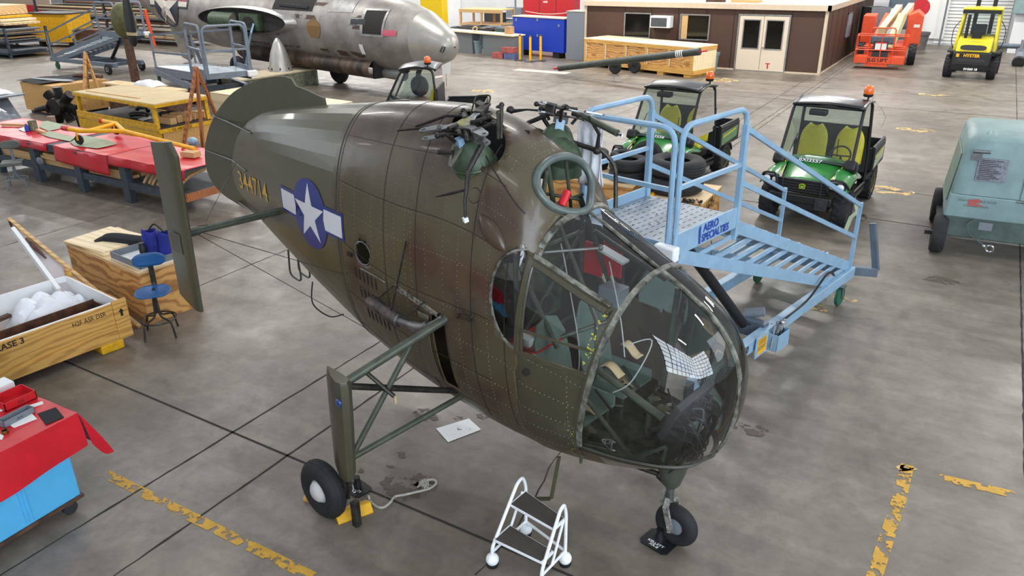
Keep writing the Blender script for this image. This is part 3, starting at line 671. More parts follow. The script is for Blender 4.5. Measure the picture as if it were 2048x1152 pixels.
for z0, x0, x1 in ((2.66, -6.42, -5.35), (2.20, -6.74, -5.60), (1.68, -6.1, -5.35)):
    mb = MB(); mb.tube([(x0, -.02, z0), (-6.1, -.035, z0-.02), tuple(SY(min(x1, -5.3), z0-.04, -1, .01))], [.006, .013, .01], 6); mb.build('fin_stiffener', MT['olivefin'], cfin)
# outboard vertical fins on booms
def fin_poly():
    up_ = [(-.28+.005, .0)]
    return None
for sd in (-1, 1):
    yb = sd*1.42; zb_, zt_ = 1.17, 2.86; xf, xb = -4.44, -5.02
    mb = MB(); n = 14
    prof = [(0, 0), (.04, .020), (.14, .032), (.3, .030), (.6, .018), (1, .003), (.6, -.018), (.3, -.030), (.14, -.032), (.04, -.020)]
    zs = [zb_+(zt_-zb_)*i/n for i in range(n+1)]
    for i, z in enumerate(zs):
        t = (z-zb_)/(zt_-zb_); x_f = xf-.10*(1-t)-(.10*max(0, (t-.93)/.07) ** 2); x_b = xb+.03+(.02)*t
        for (a, y) in prof: mb.v.append((x_f+(x_b-x_f)*a, yb+y, z-(.06*(a) if i == n else 0)+(.07*a if i == 0 else 0)))
    m_ = len(prof)
    for i in range(n):
        for k in range(m_): l = (k+1) % m_; mb.f.append((i*m_+k, i*m_+l, (i+1)*m_+l, (i+1)*m_+k))
    mb.f += [tuple(range(m_)), tuple(n*m_+k for k in range(m_))]
    ft = mb.build('outboard_fin', MT['olivefin'], HEL, smooth=30)
    if sd < 0:
        mb = MB(); mb.box((-4.75, yb-.034, 1.86), (.2, .006, .2)); mb.build('trim_plate', MT['olivefin'], ft, bevel=.002)
    mb = MB(); mb.tube([(-4.74, sd*.30, 1.90), (-4.76, sd*1.0, 1.91), (-4.78, sd*1.39, 1.91)], [.040, .036, .024], 12)
    mb.tube([(-4.64, sd*.32, 1.95), (-4.72, sd*1.33, 1.95)], .014, 8); mb.tube([(-4.78, sd*1.2, 1.91), (-4.78, sd*1.37, 1.91)], .045, 12)
    mb.build('stabiliser_boom', MT['tubegreen'], HEL)
    mb = MB(); mb.tube([(-4.74, sd*1.2, 1.90), (-3.4, sd*.56, 1.62), (-2.72, sd*.62, 1.80)], .0035, 5); mb.tube([(-4.8, sd*1.2, 1.86), (-3.2, sd*.45, 1.05)], .0035, 5); mb.tube([(-4.80, sd*1.2, 1.95), (-5.45, sd*.2, 1.62)], .0035, 5)
    mb.tube([(-4.8, sd*1.1, 1.98), (-5.9, sd*.1, 2.2)], .0035, 5)
    mb.build('bracing_wire', MT['darksteel'], HEL)
# tail skid loops and the stray wire under the belly
mb = MB()
for y in (-.06, .06): mb.tube(bend([(-5.1, y, 1.3), (-5.13, y, .98), (-4.9, y, .95), (-4.92, y, 1.25)], .08), .012, 6)
mb.build('tail_skid', MT['tubegreen'], HEL)
mb = MB(); mb.tube(smooth_path([(-4.3, -.3, 1.2), (-4.25, -.36, .98), (-4.0, -.34, .9), (-3.8, -.30, .97)], 6), .008, 6); mb.build('belly_wire', MT['black'], HEL)
# main gear
def gear(sd):
    yw = sd*1.57; wx = -2.38
    Pt = Vector((-2.10, yw, 1.42)); Pb = Vector((-2.18, yw+.02*sd, .62))
    mb = MB()
    prof = [(-.16, 0), (-.06, .045), (.03, .06), (.09, .05), (.12, .0), (.09, -.05), (.03, -.06), (-.06, -.045)]
    lv = [(.47, .70), (.55, .9), (1.1, 1.0), (1.38, 1.0), (1.42, .85)]
    for z, k in lv:
        for a, b in prof: mb.v.append((-2.15+.06*(z-.5)+a*k, yw+b*k, z+(.06*max(0, -a/.16) if z > 1.4 else 0)))
    m_ = 8
    for i in range(len(lv)-1):
        for k in range(m_): l = (k+1) % m_; mb.f.append((i*m_+k, i*m_+l, i*m_+m_+l, i*m_+m_+k))
    mb.f += [tuple(range(m_)), tuple((len(lv)-1)*m_+k for k in range(m_))]
    leg = mb.build('gear_leg', MT['olive'], HEL, smooth=35, label='streamlined upright landing gear leg')
    mb = MB(); mb.cyl((-2.16, yw, .52), (-2.19, yw, .24), .028); mb.tube([(-2.13, yw, .52), (-2.10, yw-.0, .38), (-2.15, yw, .26)], .014, 8); mb.cyl((-2.22, yw, .25), (-2.34, yw+.02*sd, .26), .03)
    mb.cyl((-2.34, yw-.10*sd, .262), (-2.34, yw+.02*sd, .262), .02); mb.box((-2.07, yw, .14), (.05, .06, .24)); mb.cyl((-2.07, yw, .02), (-2.07, yw, .2), .03)
    mb.build('oleo_strut', MT['darksteel'], leg)
    if sd < 0:
        mb = MB(); mb.ball((-2.04, yw-.062, 1.25), .035, (1, .5, 1)); mb.build('position_light', mat('blue_lens', '1a3c78', .1, coat=1), leg)
    # wheel
    M_ = frame((-2.40, yw+.07*sd, .265), (1, 0, 0), (0, 0, 1))
    mb = MB(); pr = []
    for i in range(25):
        a = -PI*.5-PI*.42+PI*1.84*i/24; pr.append((.175+.09*math.cos(a+PI*.5), .085*math.sin(a+PI*.5)))
    mb.lathe(pr, M_, 48)
    for z in (-.035, 0, .035): mb.ring(M_ @ Matrix.Translation((0, 0, z)), .2655-abs(z)*.22, .0018, 48, 4)
    wh = mb.build('wheel_tyre', MT['rubber'], HEL)
    mb = MB(); mb.lathe([(.001, -.075), (.08, -.07), (.095, -.055), (.12, -.04), (.12, .04), (.095, .055), (.085, .075), (.06, .095), (.001, .1)], M_ @ (Matrix.Identity(4) if sd < 0 else Matrix.Diagonal((1, 1, -1, 1))), 32)
    mb.build('hub_cap', mat('hub_cap', 'c4c4c2', .5), wh)
    # struts
    yi = sd*.62
    def st(name, a, b, r, m=MT['tubegreen']): MB().tube([a, b], r, 12).build(name, m, HEL)
    st('gear_strut', (-2.06, yw-.03*sd, 1.38), (-1.86, yi, 1.66), .036)
    st('gear_strut', (-2.06, yw-.03*sd, 1.35), (-1.96, sd*.44, .84), .027, MT['darksteel'])
    st('gear_strut', (-2.1, yw-.05*sd, .66), (-1.93, sd*.42, .80), .026)
    st('gear_strut', (-2.1, yw-.05*sd, .68), (-1.95, yw+(yi-yw)*.70, 1.57), .024)
    MB().tube([(-2.0, yw-.2*sd, 1.41), (-1.86, yw-.33*sd, 1.20)], .018, 8).build('drag_link', MT['darksteel'], HEL)
    if sd < 0:
        mb = MB(); mb.ball((-1.86, yw+.34, 1.16), .02, (.8, .8, 2.2)); mb.build('tape_tail', MT['strap'], HEL)
        mb = MB(); mb.tube([(-2.05, -1.3, 1.245), (-1.99, -.75, 1.0)], .006, 6); mb.build('brake_line', MT['white'], HEL)
gear(-1); gear(1)
# nose gear
mb = MB(); mb.lathe([(.045, .52), (.075, .56), (.11, .68), (.13, .80), (.13, .98)], TRS((-.06, 0, 0)), 20); ng = mb.build('nose_gear_housing', MT['tubegreen'], HEL)
mb = MB(); mb.cyl((-.06, 0, .40), (-.06, 0, .56), .034); mb.build('nose_oleo', MT['steel'], ng)
mb = MB(); mb.tube(bend([(-.06, 0, .42), (-.06, -.075, .36), (-.03, -.08, .24), (0, -.075, .19)], .05), [.03]*14+[.03]*0, 8) if False else None
for s in (-1, 1):
    mb.beam((-.06, s*.02, .41), (-.05, s*.075, .35), .035, .045); mb.beam((-.05, s*.075, .37), (-.01, s*.08, .24), .022, .05); mb.beam((-.01, s*.08, .25), (.01, s*.075, .15), .022, .045)
mb.cyl((0, -.09, .19), (0, .09, .19), .016); mb.beam((-.11, 0, .45), (-.13, 0, .32), .02, .03); mb.build('nose_fork', mat('chipped_white', 'a9a9a0', .5, metal=.2, col2='57544c', vscale=22), ng)
M_ = frame((.02, 0, .185), (1, 0, 0), (0, 0, 1)); mb = MB(); pr = []
for i in range(21):
    a = -PI*.92+PI*1.84*i/20; pr.append((.12+.065*math.cos(a), .058*math.sin(a)))
mb.lathe(pr, M_, 40); wt = mb.build('nose_tyre', MT['rubber'], ng); mb = MB(); mb.lathe([(.001, -.04), (.05, -.045), (.085, -.03), (.085, .03), (.05, .045), (.001, .04)], M_, 24); mb.build('nose_hub', MT['greybox'], wt)
mb = MB(); mb.cyl((-.62, -.12, .62), (-.14, -.02, .60), .022, seg=10); mb.cyl((-.16, -.03, .60), (-.1, -.02, .56), .03); mb.build('shimmy_strut', MT['darksteel'], ng)
mb = MB(); mb.tube([(-.95, -.42, .56), (-1.02, -.50, .30)], .014, 6); mb.tube(bend([(-1.02, -.50, .31), (-1.02, -.5, .22), (-1.08, -.60, .26), (-1.12, -.68, .31)], .03), .014, 6)
mb = MB(); mb.beam((-.88, -.38, .62), (-.86, -.50, .28), .04, .012, (1, 0, 0)); mb.beam((-.86, -.51, .285), (-.98, -.60, .275), .04, .012); mb.beam((-.98, -.60, .275), (-1.0, -.62, .31), .04, .012); mb.build('boarding_step', MT['olivefin'], HEL)
# exhaust
mb = MB(); A_ = SY(-2.80, 1.56, -1, .09); B_ = SY(-2.38, 1.52, -1, .10)
mb.tube([A_+Vector((-.03, 0, .01)), A_, A_+Vector((.02, 0, 0)), B_-Vector((.02, 0, 0)), B_], [.02, .045, .058, .062, .05], 16)
mb.build('exhaust_muffler', mat('burnt_metal', '6d6460', .5, metal=.6, col2='423c3a', vscale=8), HEL)
mb = MB(); mb.tube(smooth_path([B_+Vector((-.03, 0, 0)), B_+Vector((.1, 0, 0)), B_+Vector((.28, 0, .02)), B_+Vector((.42, .03, .07)), SY(-1.87, 1.66, -1, .0)], 6), .042, 14)
mb.ring(frame(B_+Vector((.02, 0, 0)), (0, 1, 0), (0, 0, 1)), .05, .014, 20, 6); mb.ring(frame(B_+Vector((.36, 0, .05)), (0, 1, 0), (0, 0, 1)), .046, .008, 20, 6); mb.build('exhaust_pipe', mat('burnt_steel', '8b8888', .35, metal=.8, var=.4), HEL)
mb = MB(); J = B_+Vector((-.08, 0, .06)); mb.tube([J, SY(-2.3, 2.22, -1, .01)], .008, 6); mb.tube([A_+Vector((.12, 0, .05)), SY(-2.52, 1.76, -1, .01)], .007, 6); mb.tube([A_+Vector((.10, 0, .05)), J, B_+Vector((.2, 0, .05))], .007, 6); mb.tube([B_+Vector((.1, 0, .05)), SY(-2.1, 1.74, -1, .01)], .007, 6)
mb.build('exhaust_stay', MT['darksteel'], HEL)
mb = MB(); rnd = random.Random(5)
path_tube(mb, [SY(x, 1.76-(x+2.5)*.18) for x in np.linspace(-2.5, -1.95, 14)], .05, .006); mb.build('sealant_strip', mat('sealant', '8f8a7a', .8, col2='2f2a24', vscale=30), HEL)
mb = MB(); c = Vector((-1.96, -.35, 1.3))
for k in range(14): mb.tube(smooth_path([c+Vector((rnd.uniform(-.07, .07), rnd.uniform(-.1, .12), z)) for z in (-.4, -.15, .1, .36)], 4), rnd.choice((.006, .01, .015)), 6)
mb.build('well_piping', MT['darksteel'], HEL)['kind'] = 'stuff'
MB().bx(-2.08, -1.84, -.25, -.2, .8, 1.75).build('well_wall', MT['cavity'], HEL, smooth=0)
mb = MB()
mb.grid(lambda u, v: SY(-2.06+.0*u, .93+.74*v, -1, .0)+Vector((-.10*u*0, -.02-.12*u, 0)) if False else SY(-2.06-.14*u, .95+.68*v, -1, .015+.02*math.sin(PI*v)), 6, 12); mb.build('well_door', MT['olive'], HEL, solid=.008)
mb = MB(); mb.tube(smooth_path([SY(-2.98, 1.80, -1, .02), SY(-2.7, 1.80, -1, .04), SY(-2.62, 1.77, -1, .02)], 4), .005, 5); mb.build('pitot_tube', MT['steel'], HEL)
MB().bx(-.03, .03, -.02, .0, -.02, .02, Matrix.Translation(SY(-3.12, 1.9, -1, .02))).build('static_port', MT['darksteel'], HEL)
# ------------------------------------------------------------------ rotor heads
HM = {}
def rotor_head(c, tilt, yawr, name):
    "gearbox cone, mast, hub plates with blade forks and the pitch links"
    r = empty(name, (0, 0, 0)); r.parent = HEL; r.matrix_local = HM[name] = Matrix.Translation(Vector(c)) @ Matrix.Rotation(tilt, 4, 'X') @ Matrix.Rotation(yawr, 4, 'Z')
    mb = MB(); mb.lathe([(.17, -.34), (.165, -.26), (.15, -.20), (.115, -.13), (.085, -.09), (.06, -.07)], None, 24); mb.ring(Matrix.Translation((0, 0, -.27)), .17, .012, 28, 6)
    for k in range(8): a = k*PI/4; mb.beam((.09*math.cos(a), .09*math.sin(a), -.12), (.16*math.cos(a), .16*math.sin(a), -.25), .012, .03)
    mb.build('gearbox_housing', MT['primer'], r)
    mb = MB(); mb.cyl((0, 0, -.1), (0, 0, .03), .042, seg=20); mb.box((0, 0, -.035), (.12, .1, .05)); mb.build('mast', MT['darksteel'], r)
    mb = MB(); mb.box((.0, -.075, -.09), (.075, .05, .11)); mb.build('adjuster_block', MT['standblue'], r, bevel=.004)
    for z in (.0, .055):
        mb = MB(); pts = []
        for k in range(3):
            a = k*2*PI/3
            for da, rr in ((-.52, .085), (-.20, .13), (-.17, .20), (.17, .20), (.20, .13), (.52, .085)): pts.append((rr*math.cos(a+da), rr*math.sin(a+da)))
        mb.prism(pts, z-.007, z+.007); mb.build('hub_plate', MT['steel'] if z > 0 else MT['darksteel'], r, smooth=0, bevel=.003)
    mb = MB(); mb.lathe([(.001, .075), (.055, .075), (.06, .065), (.06, .05)], None, 24); mb.build('hub_cap', mat('hub_paint', '75706a', .5, col2='8d8a3a', vscale=9), r)
    for k in range(3):
        a = k*2*PI/3; M_ = Matrix.Rotation(a, 4, 'Z') @ Matrix.Translation((.19, 0, .028))
        for z in (-.035, .035):
            mb = MB(); pts = [(0, -.045), (.09, -.036)]+[(.12+.036*math.cos(t), .036*math.sin(t)) for t in np.linspace(-PI/2, PI/2, 8)]+[(.09, .036), (0, .045)]
            n = len(pts); hole = [(.125+.018*math.cos(t), .018*math.sin(t)) for t in np.linspace(0, 2*PI, 12, endpoint=False)]
            # lug with a hole: ring of quads from outline to hole
            vs = []; H_ = [(.125+.018*math.cos(math.atan2(y, x-.115)), .018*math.sin(math.atan2(y, x-.115))) for x, y in pts]
            for zz in (z-.006, z+.006): vs += [(x, y, zz) for x, y in pts]+[(x, y, zz) for x, y in H_]
            fs = []
            for i in range(n):
                j = (i+1) % n; fs += [(i, j, n+j, n+i), (2*n+i, 3*n+i, 3*n+j, 2*n+j), (i, 2*n+i, 2*n+j, j), (n+i, n+j, 3*n+j, 3*n+i)]
            mb.add(vs, fs, M_); mb.build('blade_lug', MT['steel'] if k != 1 else MT['darksteel'], r, smooth=0)
        mb = MB(); mb.add([], []); mb.box(tuple(M_ @ Vector((.005, 0, 0))), (.04, .085, .085), a); mb.build('lug_block', MT['darksteel'], r, bevel=.006)
        mb = MB(); b0 = Matrix.Rotation(a+.5, 4, 'Z'); mb.tube([b0 @ Vector((.11, 0, -.05)), b0 @ Vector((.17, 0, .04)), b0 @ Vector((.24, .03, .06))], [.014, .012, .012], 8); mb.tube([b0 @ Vector((.06, .0, .07)), b0 @ Vector((.14, .02, .075))], .016, 8); mb.ball(tuple(b0 @ Vector((.24, .03, .06))), .022); mb.build('drag_damper', MT['greasy'], r)
        mb = MB(); b0 = Matrix.Rotation(a-.42, 4, 'Z'); mb.cyl(b0 @ Vector((.09, 0, .03)), b0 @ Vector((.21, 0, .02)), .02, .014); mb.ball(tuple(b0 @ Vector((.21, 0, .02))), .024); mb.build('pitch_horn', MT['greasy'], r)
    return r
rs = rotor_head((-1.76, -.44, 3.17), math.radians(16), math.radians(-20), 'starboard_rotor_head')
rp = rotor_head((-1.60, .50, 3.16), math.radians(-16), math.radians(38), 'port_rotor_head')
def links(r, spec, m='greasy'):
    for pts, rad in spec: MB().tube(pts, rad, 8).build('control_rod', MT[m], r)
I3 = HM['starboard_rotor_head'].inverted()
def LH(*p): return I3 @ Vector(p)
links(rs, [([LH(-2.42, -.55, 3.10), LH(-2.1, -.50, 3.16), LH(-1.9, -.46, 3.14)], [.008, .014, .02]), ([LH(-1.9, -.34, 3.22), LH(-1.55, -.26, 3.20)], .011), ([LH(-1.58, -.46, 3.1), LH(-1.60, -.60, 2.92)], .022),
    ([LH(-1.60, -.60, 2.92), LH(-1.56, -.66, 2.80), LH(-1.56, -.68, 2.72), LH(-1.54, -.70, 2.60)], [.022, .016, .013, .01]), ([LH(-1.56, -.66, 2.80), LH(-1.68, -.72, 2.76), LH(-1.8, -.74, 2.72)], [.010, .012, .005]),
    ([LH(-2.35, -.42, 3.12), LH(-2.1, -.32, 3.22), LH(-1.9, -.3, 3.24)], .012), ([LH(-1.95, -.55, 3.0), LH(-1.80, -.56, 3.02)], .02)])
mb = MB(); mb.box(tuple(LH(-1.54, -.70, 2.585)), (.035, .035, .035)); mb.build('white_tag', MT['white'], rs)
mb = MB()
for dy in (-.018, .018):
    a = LH(-1.52, -.34+dy, 3.12); b = LH(-1.60, -.24+dy, 3.32+dy*1.5); mb.tube([a, b], [.012, .016], 8); mb.ball(tuple(b), .02)
mb.build('folding_lever', MT['darksteel'], rs)
mb = MB(); mb.tube(bend([LH(-1.95, -.2, 3.22), LH(-1.97, -.12, 3.36), LH(-1.86, -.06, 3.37), LH(-1.84, -.14, 3.22)], .03), .007, 6); mb.box(tuple(LH(-1.9, -.13, 3.27)), (.10, .05, .10)); mb.build('lifting_eye', MT['darksteel'], rs)
mb = MB()
for s in (-.045, .045): mb.beam(LH(-1.80+s, -.50, 3.05), LH(-1.77, -.62, 2.93), .02, .02)
mb.beam(LH(-1.85, -.50, 3.05), LH(-1.75, -.50, 3.05), .02, .02); mb.build('bell_crank', mat('crank', '6f6e62', .5, metal=.4), rs)
I3 = HM['port_rotor_head'].inverted()
links(rp, [([LH(-1.9, .40, 3.05), LH(-1.55, .46, 2.98), LH(-1.25, .52, 2.92)], .02), ([LH(-2.0, .25, 3.18), LH(-1.9, .3, 3.06), LH(-1.7, .42, 3.16)], [.016, .02, .02]), ([LH(-1.98, .30, 3.18), LH(-1.85, .36, 3.20), LH(-1.66, .46, 3.19)], [.02, .008, .01]),
    ([LH(-1.25, .52, 2.92), LH(-1.22, .5, 3.06), LH(-1.34, .52, 3.18)], [.018, .015, .012]), ([LH(-1.75, .42, 3.16), LH(-1.62, .42, 3.02)], .018)])
mb = MB(); mb.cyl(LH(-1.42, .56, 3.17), LH(-1.02, .46, 3.10), .028, seg=16); mb.build('damper_cylinder', MT['tubegreen'], rp)
mb = MB(); mb.cyl(LH(-1.02, .46, 3.10), LH(-.98, .45, 3.092), .01); mb.box(tuple(LH(-.97, .45, 3.09)), (.012, .03, .03)); mb.build('damper_rod_end', MT['steel'], rp)
for q in ((-2.05, .24, 3.2), (-1.98, .30, 3.19), (-1.25, .52, 2.92)): MB().ball(tuple(LH(*q)), .035, seg=10, rings=6).build('rod_end', MT['greasy'], rp)
# green transmission casing and fuel/oil tank showing through the open port side
mb = MB(); mb.ball((-1.55, .38, 2.86), .22, (1.0, .8, .75)); mb.cyl((-1.55, .40, 2.7), (-1.55, .40, 2.86), .2, .19, seg=24); mb.build('transmission_case', MT['primer'], HEL)
mb = MB(); mb.tube(smooth_path([(-1.75, .25, 2.9), (-1.62, .16, 2.97), (-1.45, .2, 2.92), (-1.35, .27, 2.93)], 5), .008, 6); mb.tube(smooth_path([(-1.28, .55, 2.95), (-1.15, .62, 2.8), (-1.12, .62, 2.6), (-1.1, .6, 2.45)], 5), .018, 8); mb.build('oil_line', MT['darksteel'], HEL)
MB().bx(-2.05, -1.5, -.45, -.05, 2.80, 2.84).build('pylon_deck', mat('deck_olive', '6d6654', .6), HEL, smooth=0)
mb = MB(); mb.grid(lambda u, v: Vector((-2.1+.62*u, -.02-.02*v, 2.74+(.40)*v)), 2, 2); mb.build('pylon_web', MT['dark'], HEL)
# ------------------------------------------------------------------ cockpit interior
fp = [(x, abs(SY(x, .85).y)-.03) for x in np.linspace(-1.25, .06, 12)]; MB().prism(fp+[(x, -y) for x, y in fp[::-1]], .85, .87).build('cockpit_floor', MT['floorgreen'], HEL, smooth=0)
MB().bx(-.5, .0, -.12, .12, .87, .885).build('floor_hatch', MT['floorgreen'], HEL, smooth=0)
def seat(y, n):
    r = empty('pilot_seat'); r.parent = HEL; r.location = (-.95, y, 0)
    mb = MB(); pts = [(-.2, 0), (-.21, .28), (-.19, .5), (-.12, .64), (0, .68), (.12, .64), (.19, .5), (.21, .28), (.2, 0)]
    mb.prism(pts, -.012, .012, frame((-.02, 0, 1.12), (0, 1, 0), (-.22, 0, 1))); mb.build('seat_back', MT['seatgreen'], r, smooth=0, bevel=.008)
    mb = MB(); mb.bx(-.02, .38, -.2, .2, 1.08, 1.10); mb.bx(-.02, .38, -.21, -.19, 1.08, 1.18); mb.bx(-.02, .38, .19, .21, 1.08, 1.18); mb.build('seat_pan', MT['seatgreen'], r, smooth=0, bevel=.004)
    mb = MB()
    for a in (-.17, .17):
        mb.tube([(0, a, .73), (.03, a, 1.08)], .013, 8); mb.tube([(.34, a, .73), (.34, a, 1.08)], .013, 8)
    mb.build('seat_frame', MT['tubegreen'], r)
    mb = MB(); mb.grid(lambda u, v: Vector((.05+.3*u, -.06+.1*v+.02*math.sin(u*7), 1.115+.03*math.sin(u*9+v*3))), 14, 4); mb.grid(lambda u, v: Vector((-.02-.08*u, .03+.06*v, 1.12+.4*u+.01*math.sin(u*12))), 10, 2)
    mb.build('harness_strap', MT['strap'], r, solid=.006)
seat(-.28, 0); seat(.26, 1)
def tb(name, m, *spec):
    for pts, r in spec: MB().tube(pts, r, 8).build(name, MT[m], HEL)
tb('frame_tube', 'tubegreen', ([(-1.42, -.32, 2.26), (-.98, -.30, 1.55)], .02), ([(-1.3, .05, 2.5), (-.84, .02, 1.72), (-.8, 0, 1.2)], .02), ([(-1.25, .3, 2.6), (-.95, .45, 1.7)], .022), ([(-.95, .1, 2.42), (-.5, .45, 2.02)], .02),
   ([(-1.28, -.35, 1.45), (-.75, .12, 1.72)], .018), ([(-1.3, -.42, .8), (-1.3, -.42, 2.3)], .02), ([(-1.3, .42, .8), (-1.3, .42, 2.4)], .02), ([(-1.3, -.42, 1.5), (-1.3, .42, 1.5)], .018), ([(-1.3, -.42, 2.25), (-1.3, .42, 2.25)], .02),
   ([(-1.3, -.42, 1.5), (-1.3, .42, 2.25)], .016), ([(-1.3, -.2, 2.3), (-1.22, -.15, 2.9)], .018), ([(-1.3, .1, 2.3), (-1.24, -.12, 2.93)], .02), ([(-1.3, .3, 2.3), (-1.26, .12, 2.95)], .014), ([(-1.45, -.38, 2.5), (-1.2, .28, 2.62)], .014), ([(-1.5, -.3, 2.75), (-1.18, .2, 2.60)], .013),
   ([(-.62, -.50, 1.42), (-.18, -.42, .97)], .016), ([(-.66, -.18, 1.42), (-.1, -.14, 1.20)], .03), ([(-.3, -.02, .74), (-.28, -.02, 1.25)], .025), ([(-.48, .50, 1.0), (-.42, .52, 1.95)], .025))
tb('pedal_bar', 'seatgreen', ([(-.16, -.30, .93), (-.02, -.20, 1.02)], .014), ([(-.02, -.20, 1.02), (-.06, -.18, .8)], .016), ([(-.06, -.18, .8), (.10, -.02, .98)], .018), ([(.0, -.06, 1.1), (.1, .02, 1.18)], .014), ([(.1, .02, 1.18), (.06, 0, .98)], .016), ([(-.28, -.24, .78), (.06, .04, .98)], .012))
mb = MB()
for pts in (((-.75, -.42, 1.2), (-.72, -.36, 1.6), (-.9, -.30, 2.2), (-1.0, -.25, 2.4)), ((-.55, .0, 1.5), (-.62, .02, 1.8), (-.8, .1, 2.2)), ((-.5, -.1, 1.65), (-.32, .0, 1.72), (-.38, -.15, 1.42), (-.5, -.22, 1.3))): mb.tube(smooth_path(pts, 6), .005, 5)
mb.build('bare_wire', mat('wire_white', 'b9bbb8', .5), HEL)
mb = MB(); mb.tube([(-1.05, -.40, 2.36), (-.78, -.05, 2.36)], .011, 8); mb.ball((-.78, -.05, 2.36), .02); mb.ball((-1.05, -.40, 2.36), .018); mb.build('roof_stay', MT['silvertrim'], HEL)
# instrument pedestal and cabling
mb = MB(); mb.box((-.02, .06, 1.22), (.06, .52, .34), R=Matrix.Rotation(.4, 4, 'Y')); mb.box((-.04, .04, .98), (.2, .3, .3)); con = mb.build('instrument_panel', MT['dark'], HEL, bevel=.01)
rnd = random.Random(11)
mb = MB()
for k in range(12): mb.cyl((-.02+.0, -.16+.085*(k % 6), 1.14+.13*(k//6)), (.075, -.16+.085*(k % 6), 1.12+.13*(k//6)), .034, seg=14)
mb.build('instrument_case', MT['black'], con)['kind'] = 'stuff'
mb = MB()
for k in range(26):
    a = Vector((.06, -.18+rnd.random()*.42, 1.08+rnd.random()*.22)); b = Vector((rnd.uniform(-.15, .05), rnd.uniform(-.2, .2), .80)); out = rnd.uniform(.06, .16)
    mb.tube(smooth_path([a, a+Vector((out, rnd.uniform(-.05, .05), -.02)), (a+b)/2+Vector((out*1.1, rnd.uniform(-.06, .06), -.05)), b], 5), rnd.choice((.005, .007, .010)), 5)
mb.build('wiring_loom', MT['black'], con)['kind'] = 'stuff'
mb = MB()
for k in range(22):
    a = Vector((rnd.uniform(-.55, -.05), rnd.uniform(-.2, .25), rnd.uniform(.8, 1.15))); b = a+Vector((rnd.uniform(-.25, .25), rnd.uniform(-.2, .2), rnd.uniform(-.1, .2))); mb.tube([a, b], rnd.choice((.008, .012, .018)), 6)
mb.build('control_linkage', MT['greasy'], HEL)['kind'] = 'stuff'
mb = MB(); mb.cyl((-.06, .0, .70), (-.06, .0, .86), .07, seg=20); mb.build('nose_leg_collar', MT['greybox'], HEL)
for k, (c, d) in enumerate((((-.60, -.10, 1.42), (.20, .09, .05)), ((-.52, .05, 1.56), (.16, .09, .03)))):
    mb = MB(); mb.grid(lambda u, v: Vector((c[0]+(u-.5)*d[0], c[1]+(v-.5)*d[1], c[2]+.04*math.sin(u*4+k))), 8, 3); mb.build('webbing_strap', MT['strap'], HEL, solid=.006)
for c in ((-.32, .12, 1.10), (-.72, -.32, .95)):
    mb = MB(); mb.grid(lambda u, v: Vector((c[0]+.22*(u-.5), c[1]+.16*(v-.5), c[2]+.05*math.sin(5*u+3*v)*math.cos(4*v))), 10, 8); mb.build('canvas_cover', mat('canvas', '6e6a52', .9, var=.2), HEL, solid=.004)
# engine behind the seats: crankcase, cylinders, pipes
mb = MB(); mb.cyl((-1.62, -.05, 1.55), (-1.62, -.05, 1.95), .2, seg=24); mb.build('engine_crankcase', MT['darksteel'], HEL)
for k in range(6):
    a = k*PI/3; mb = MB()
    for j in range(7): mb.cyl((-1.62+(.2+j*.022)*math.cos(a), -.05+(.2+j*.022)*math.sin(a), 1.75), (-1.62+(.212+j*.022)*math.cos(a), -.05+(.212+j*.022)*math.sin(a), 1.75), .075, seg=14)
    mb.build('engine_cylinder', MT['greasy'], HEL)
mb = MB(); mb.prism([(-.25, 0), (.18, 0), (.25, .5), (.05, .75), (-.18, .7)], -.01, .01, frame((-1.42, .1, 1.55), (0, 1, 0), (0, 0, 1))); mb.build('firewall', MT['floorgreen'], HEL, smooth=0)
mb = MB(); mb.bx(-1.35, -1.05, -.56, -.12, 1.52, 1.56); mb.build('red_shelf', MT['red'], HEL, smooth=0)
mb = MB(); mb.box((-1.15, -.48, 1.63), (.12, .06, .06)); mb.box((-1.2, -.36, 1.60), (.16, .03, .02)); mb.build('white_bracket', MT['white'], HEL)
for k, (a, b, c) in enumerate(((-1.18, .42, 2.05), (-.98, .40, 2.10))): MB().bx(a-.09, a+.09, b, b+.02, c-.16, c+.12).build('red_cover', MT['redcloth'], HEL, smooth=0)
mb = MB(); mb.tube([(-1.12, -.10, 2.62), (-1.16, .02, 2.70)], .035, 10); mb.build('red_duct_cap', MT['redcloth'], HEL)
mb = MB(); mb.box((-.70, .0, 2.31), (.24, .085, .02), R=Matrix.Rotation(.27, 4, 'Y')); mb.build('white_placard', MT['white'], HEL)
mb = MB(); mb.box((-.88, .30, 1.83), (.2, .16, .16)); mb.build('louvred_box', MT['greybox'], HEL, bevel=.01)
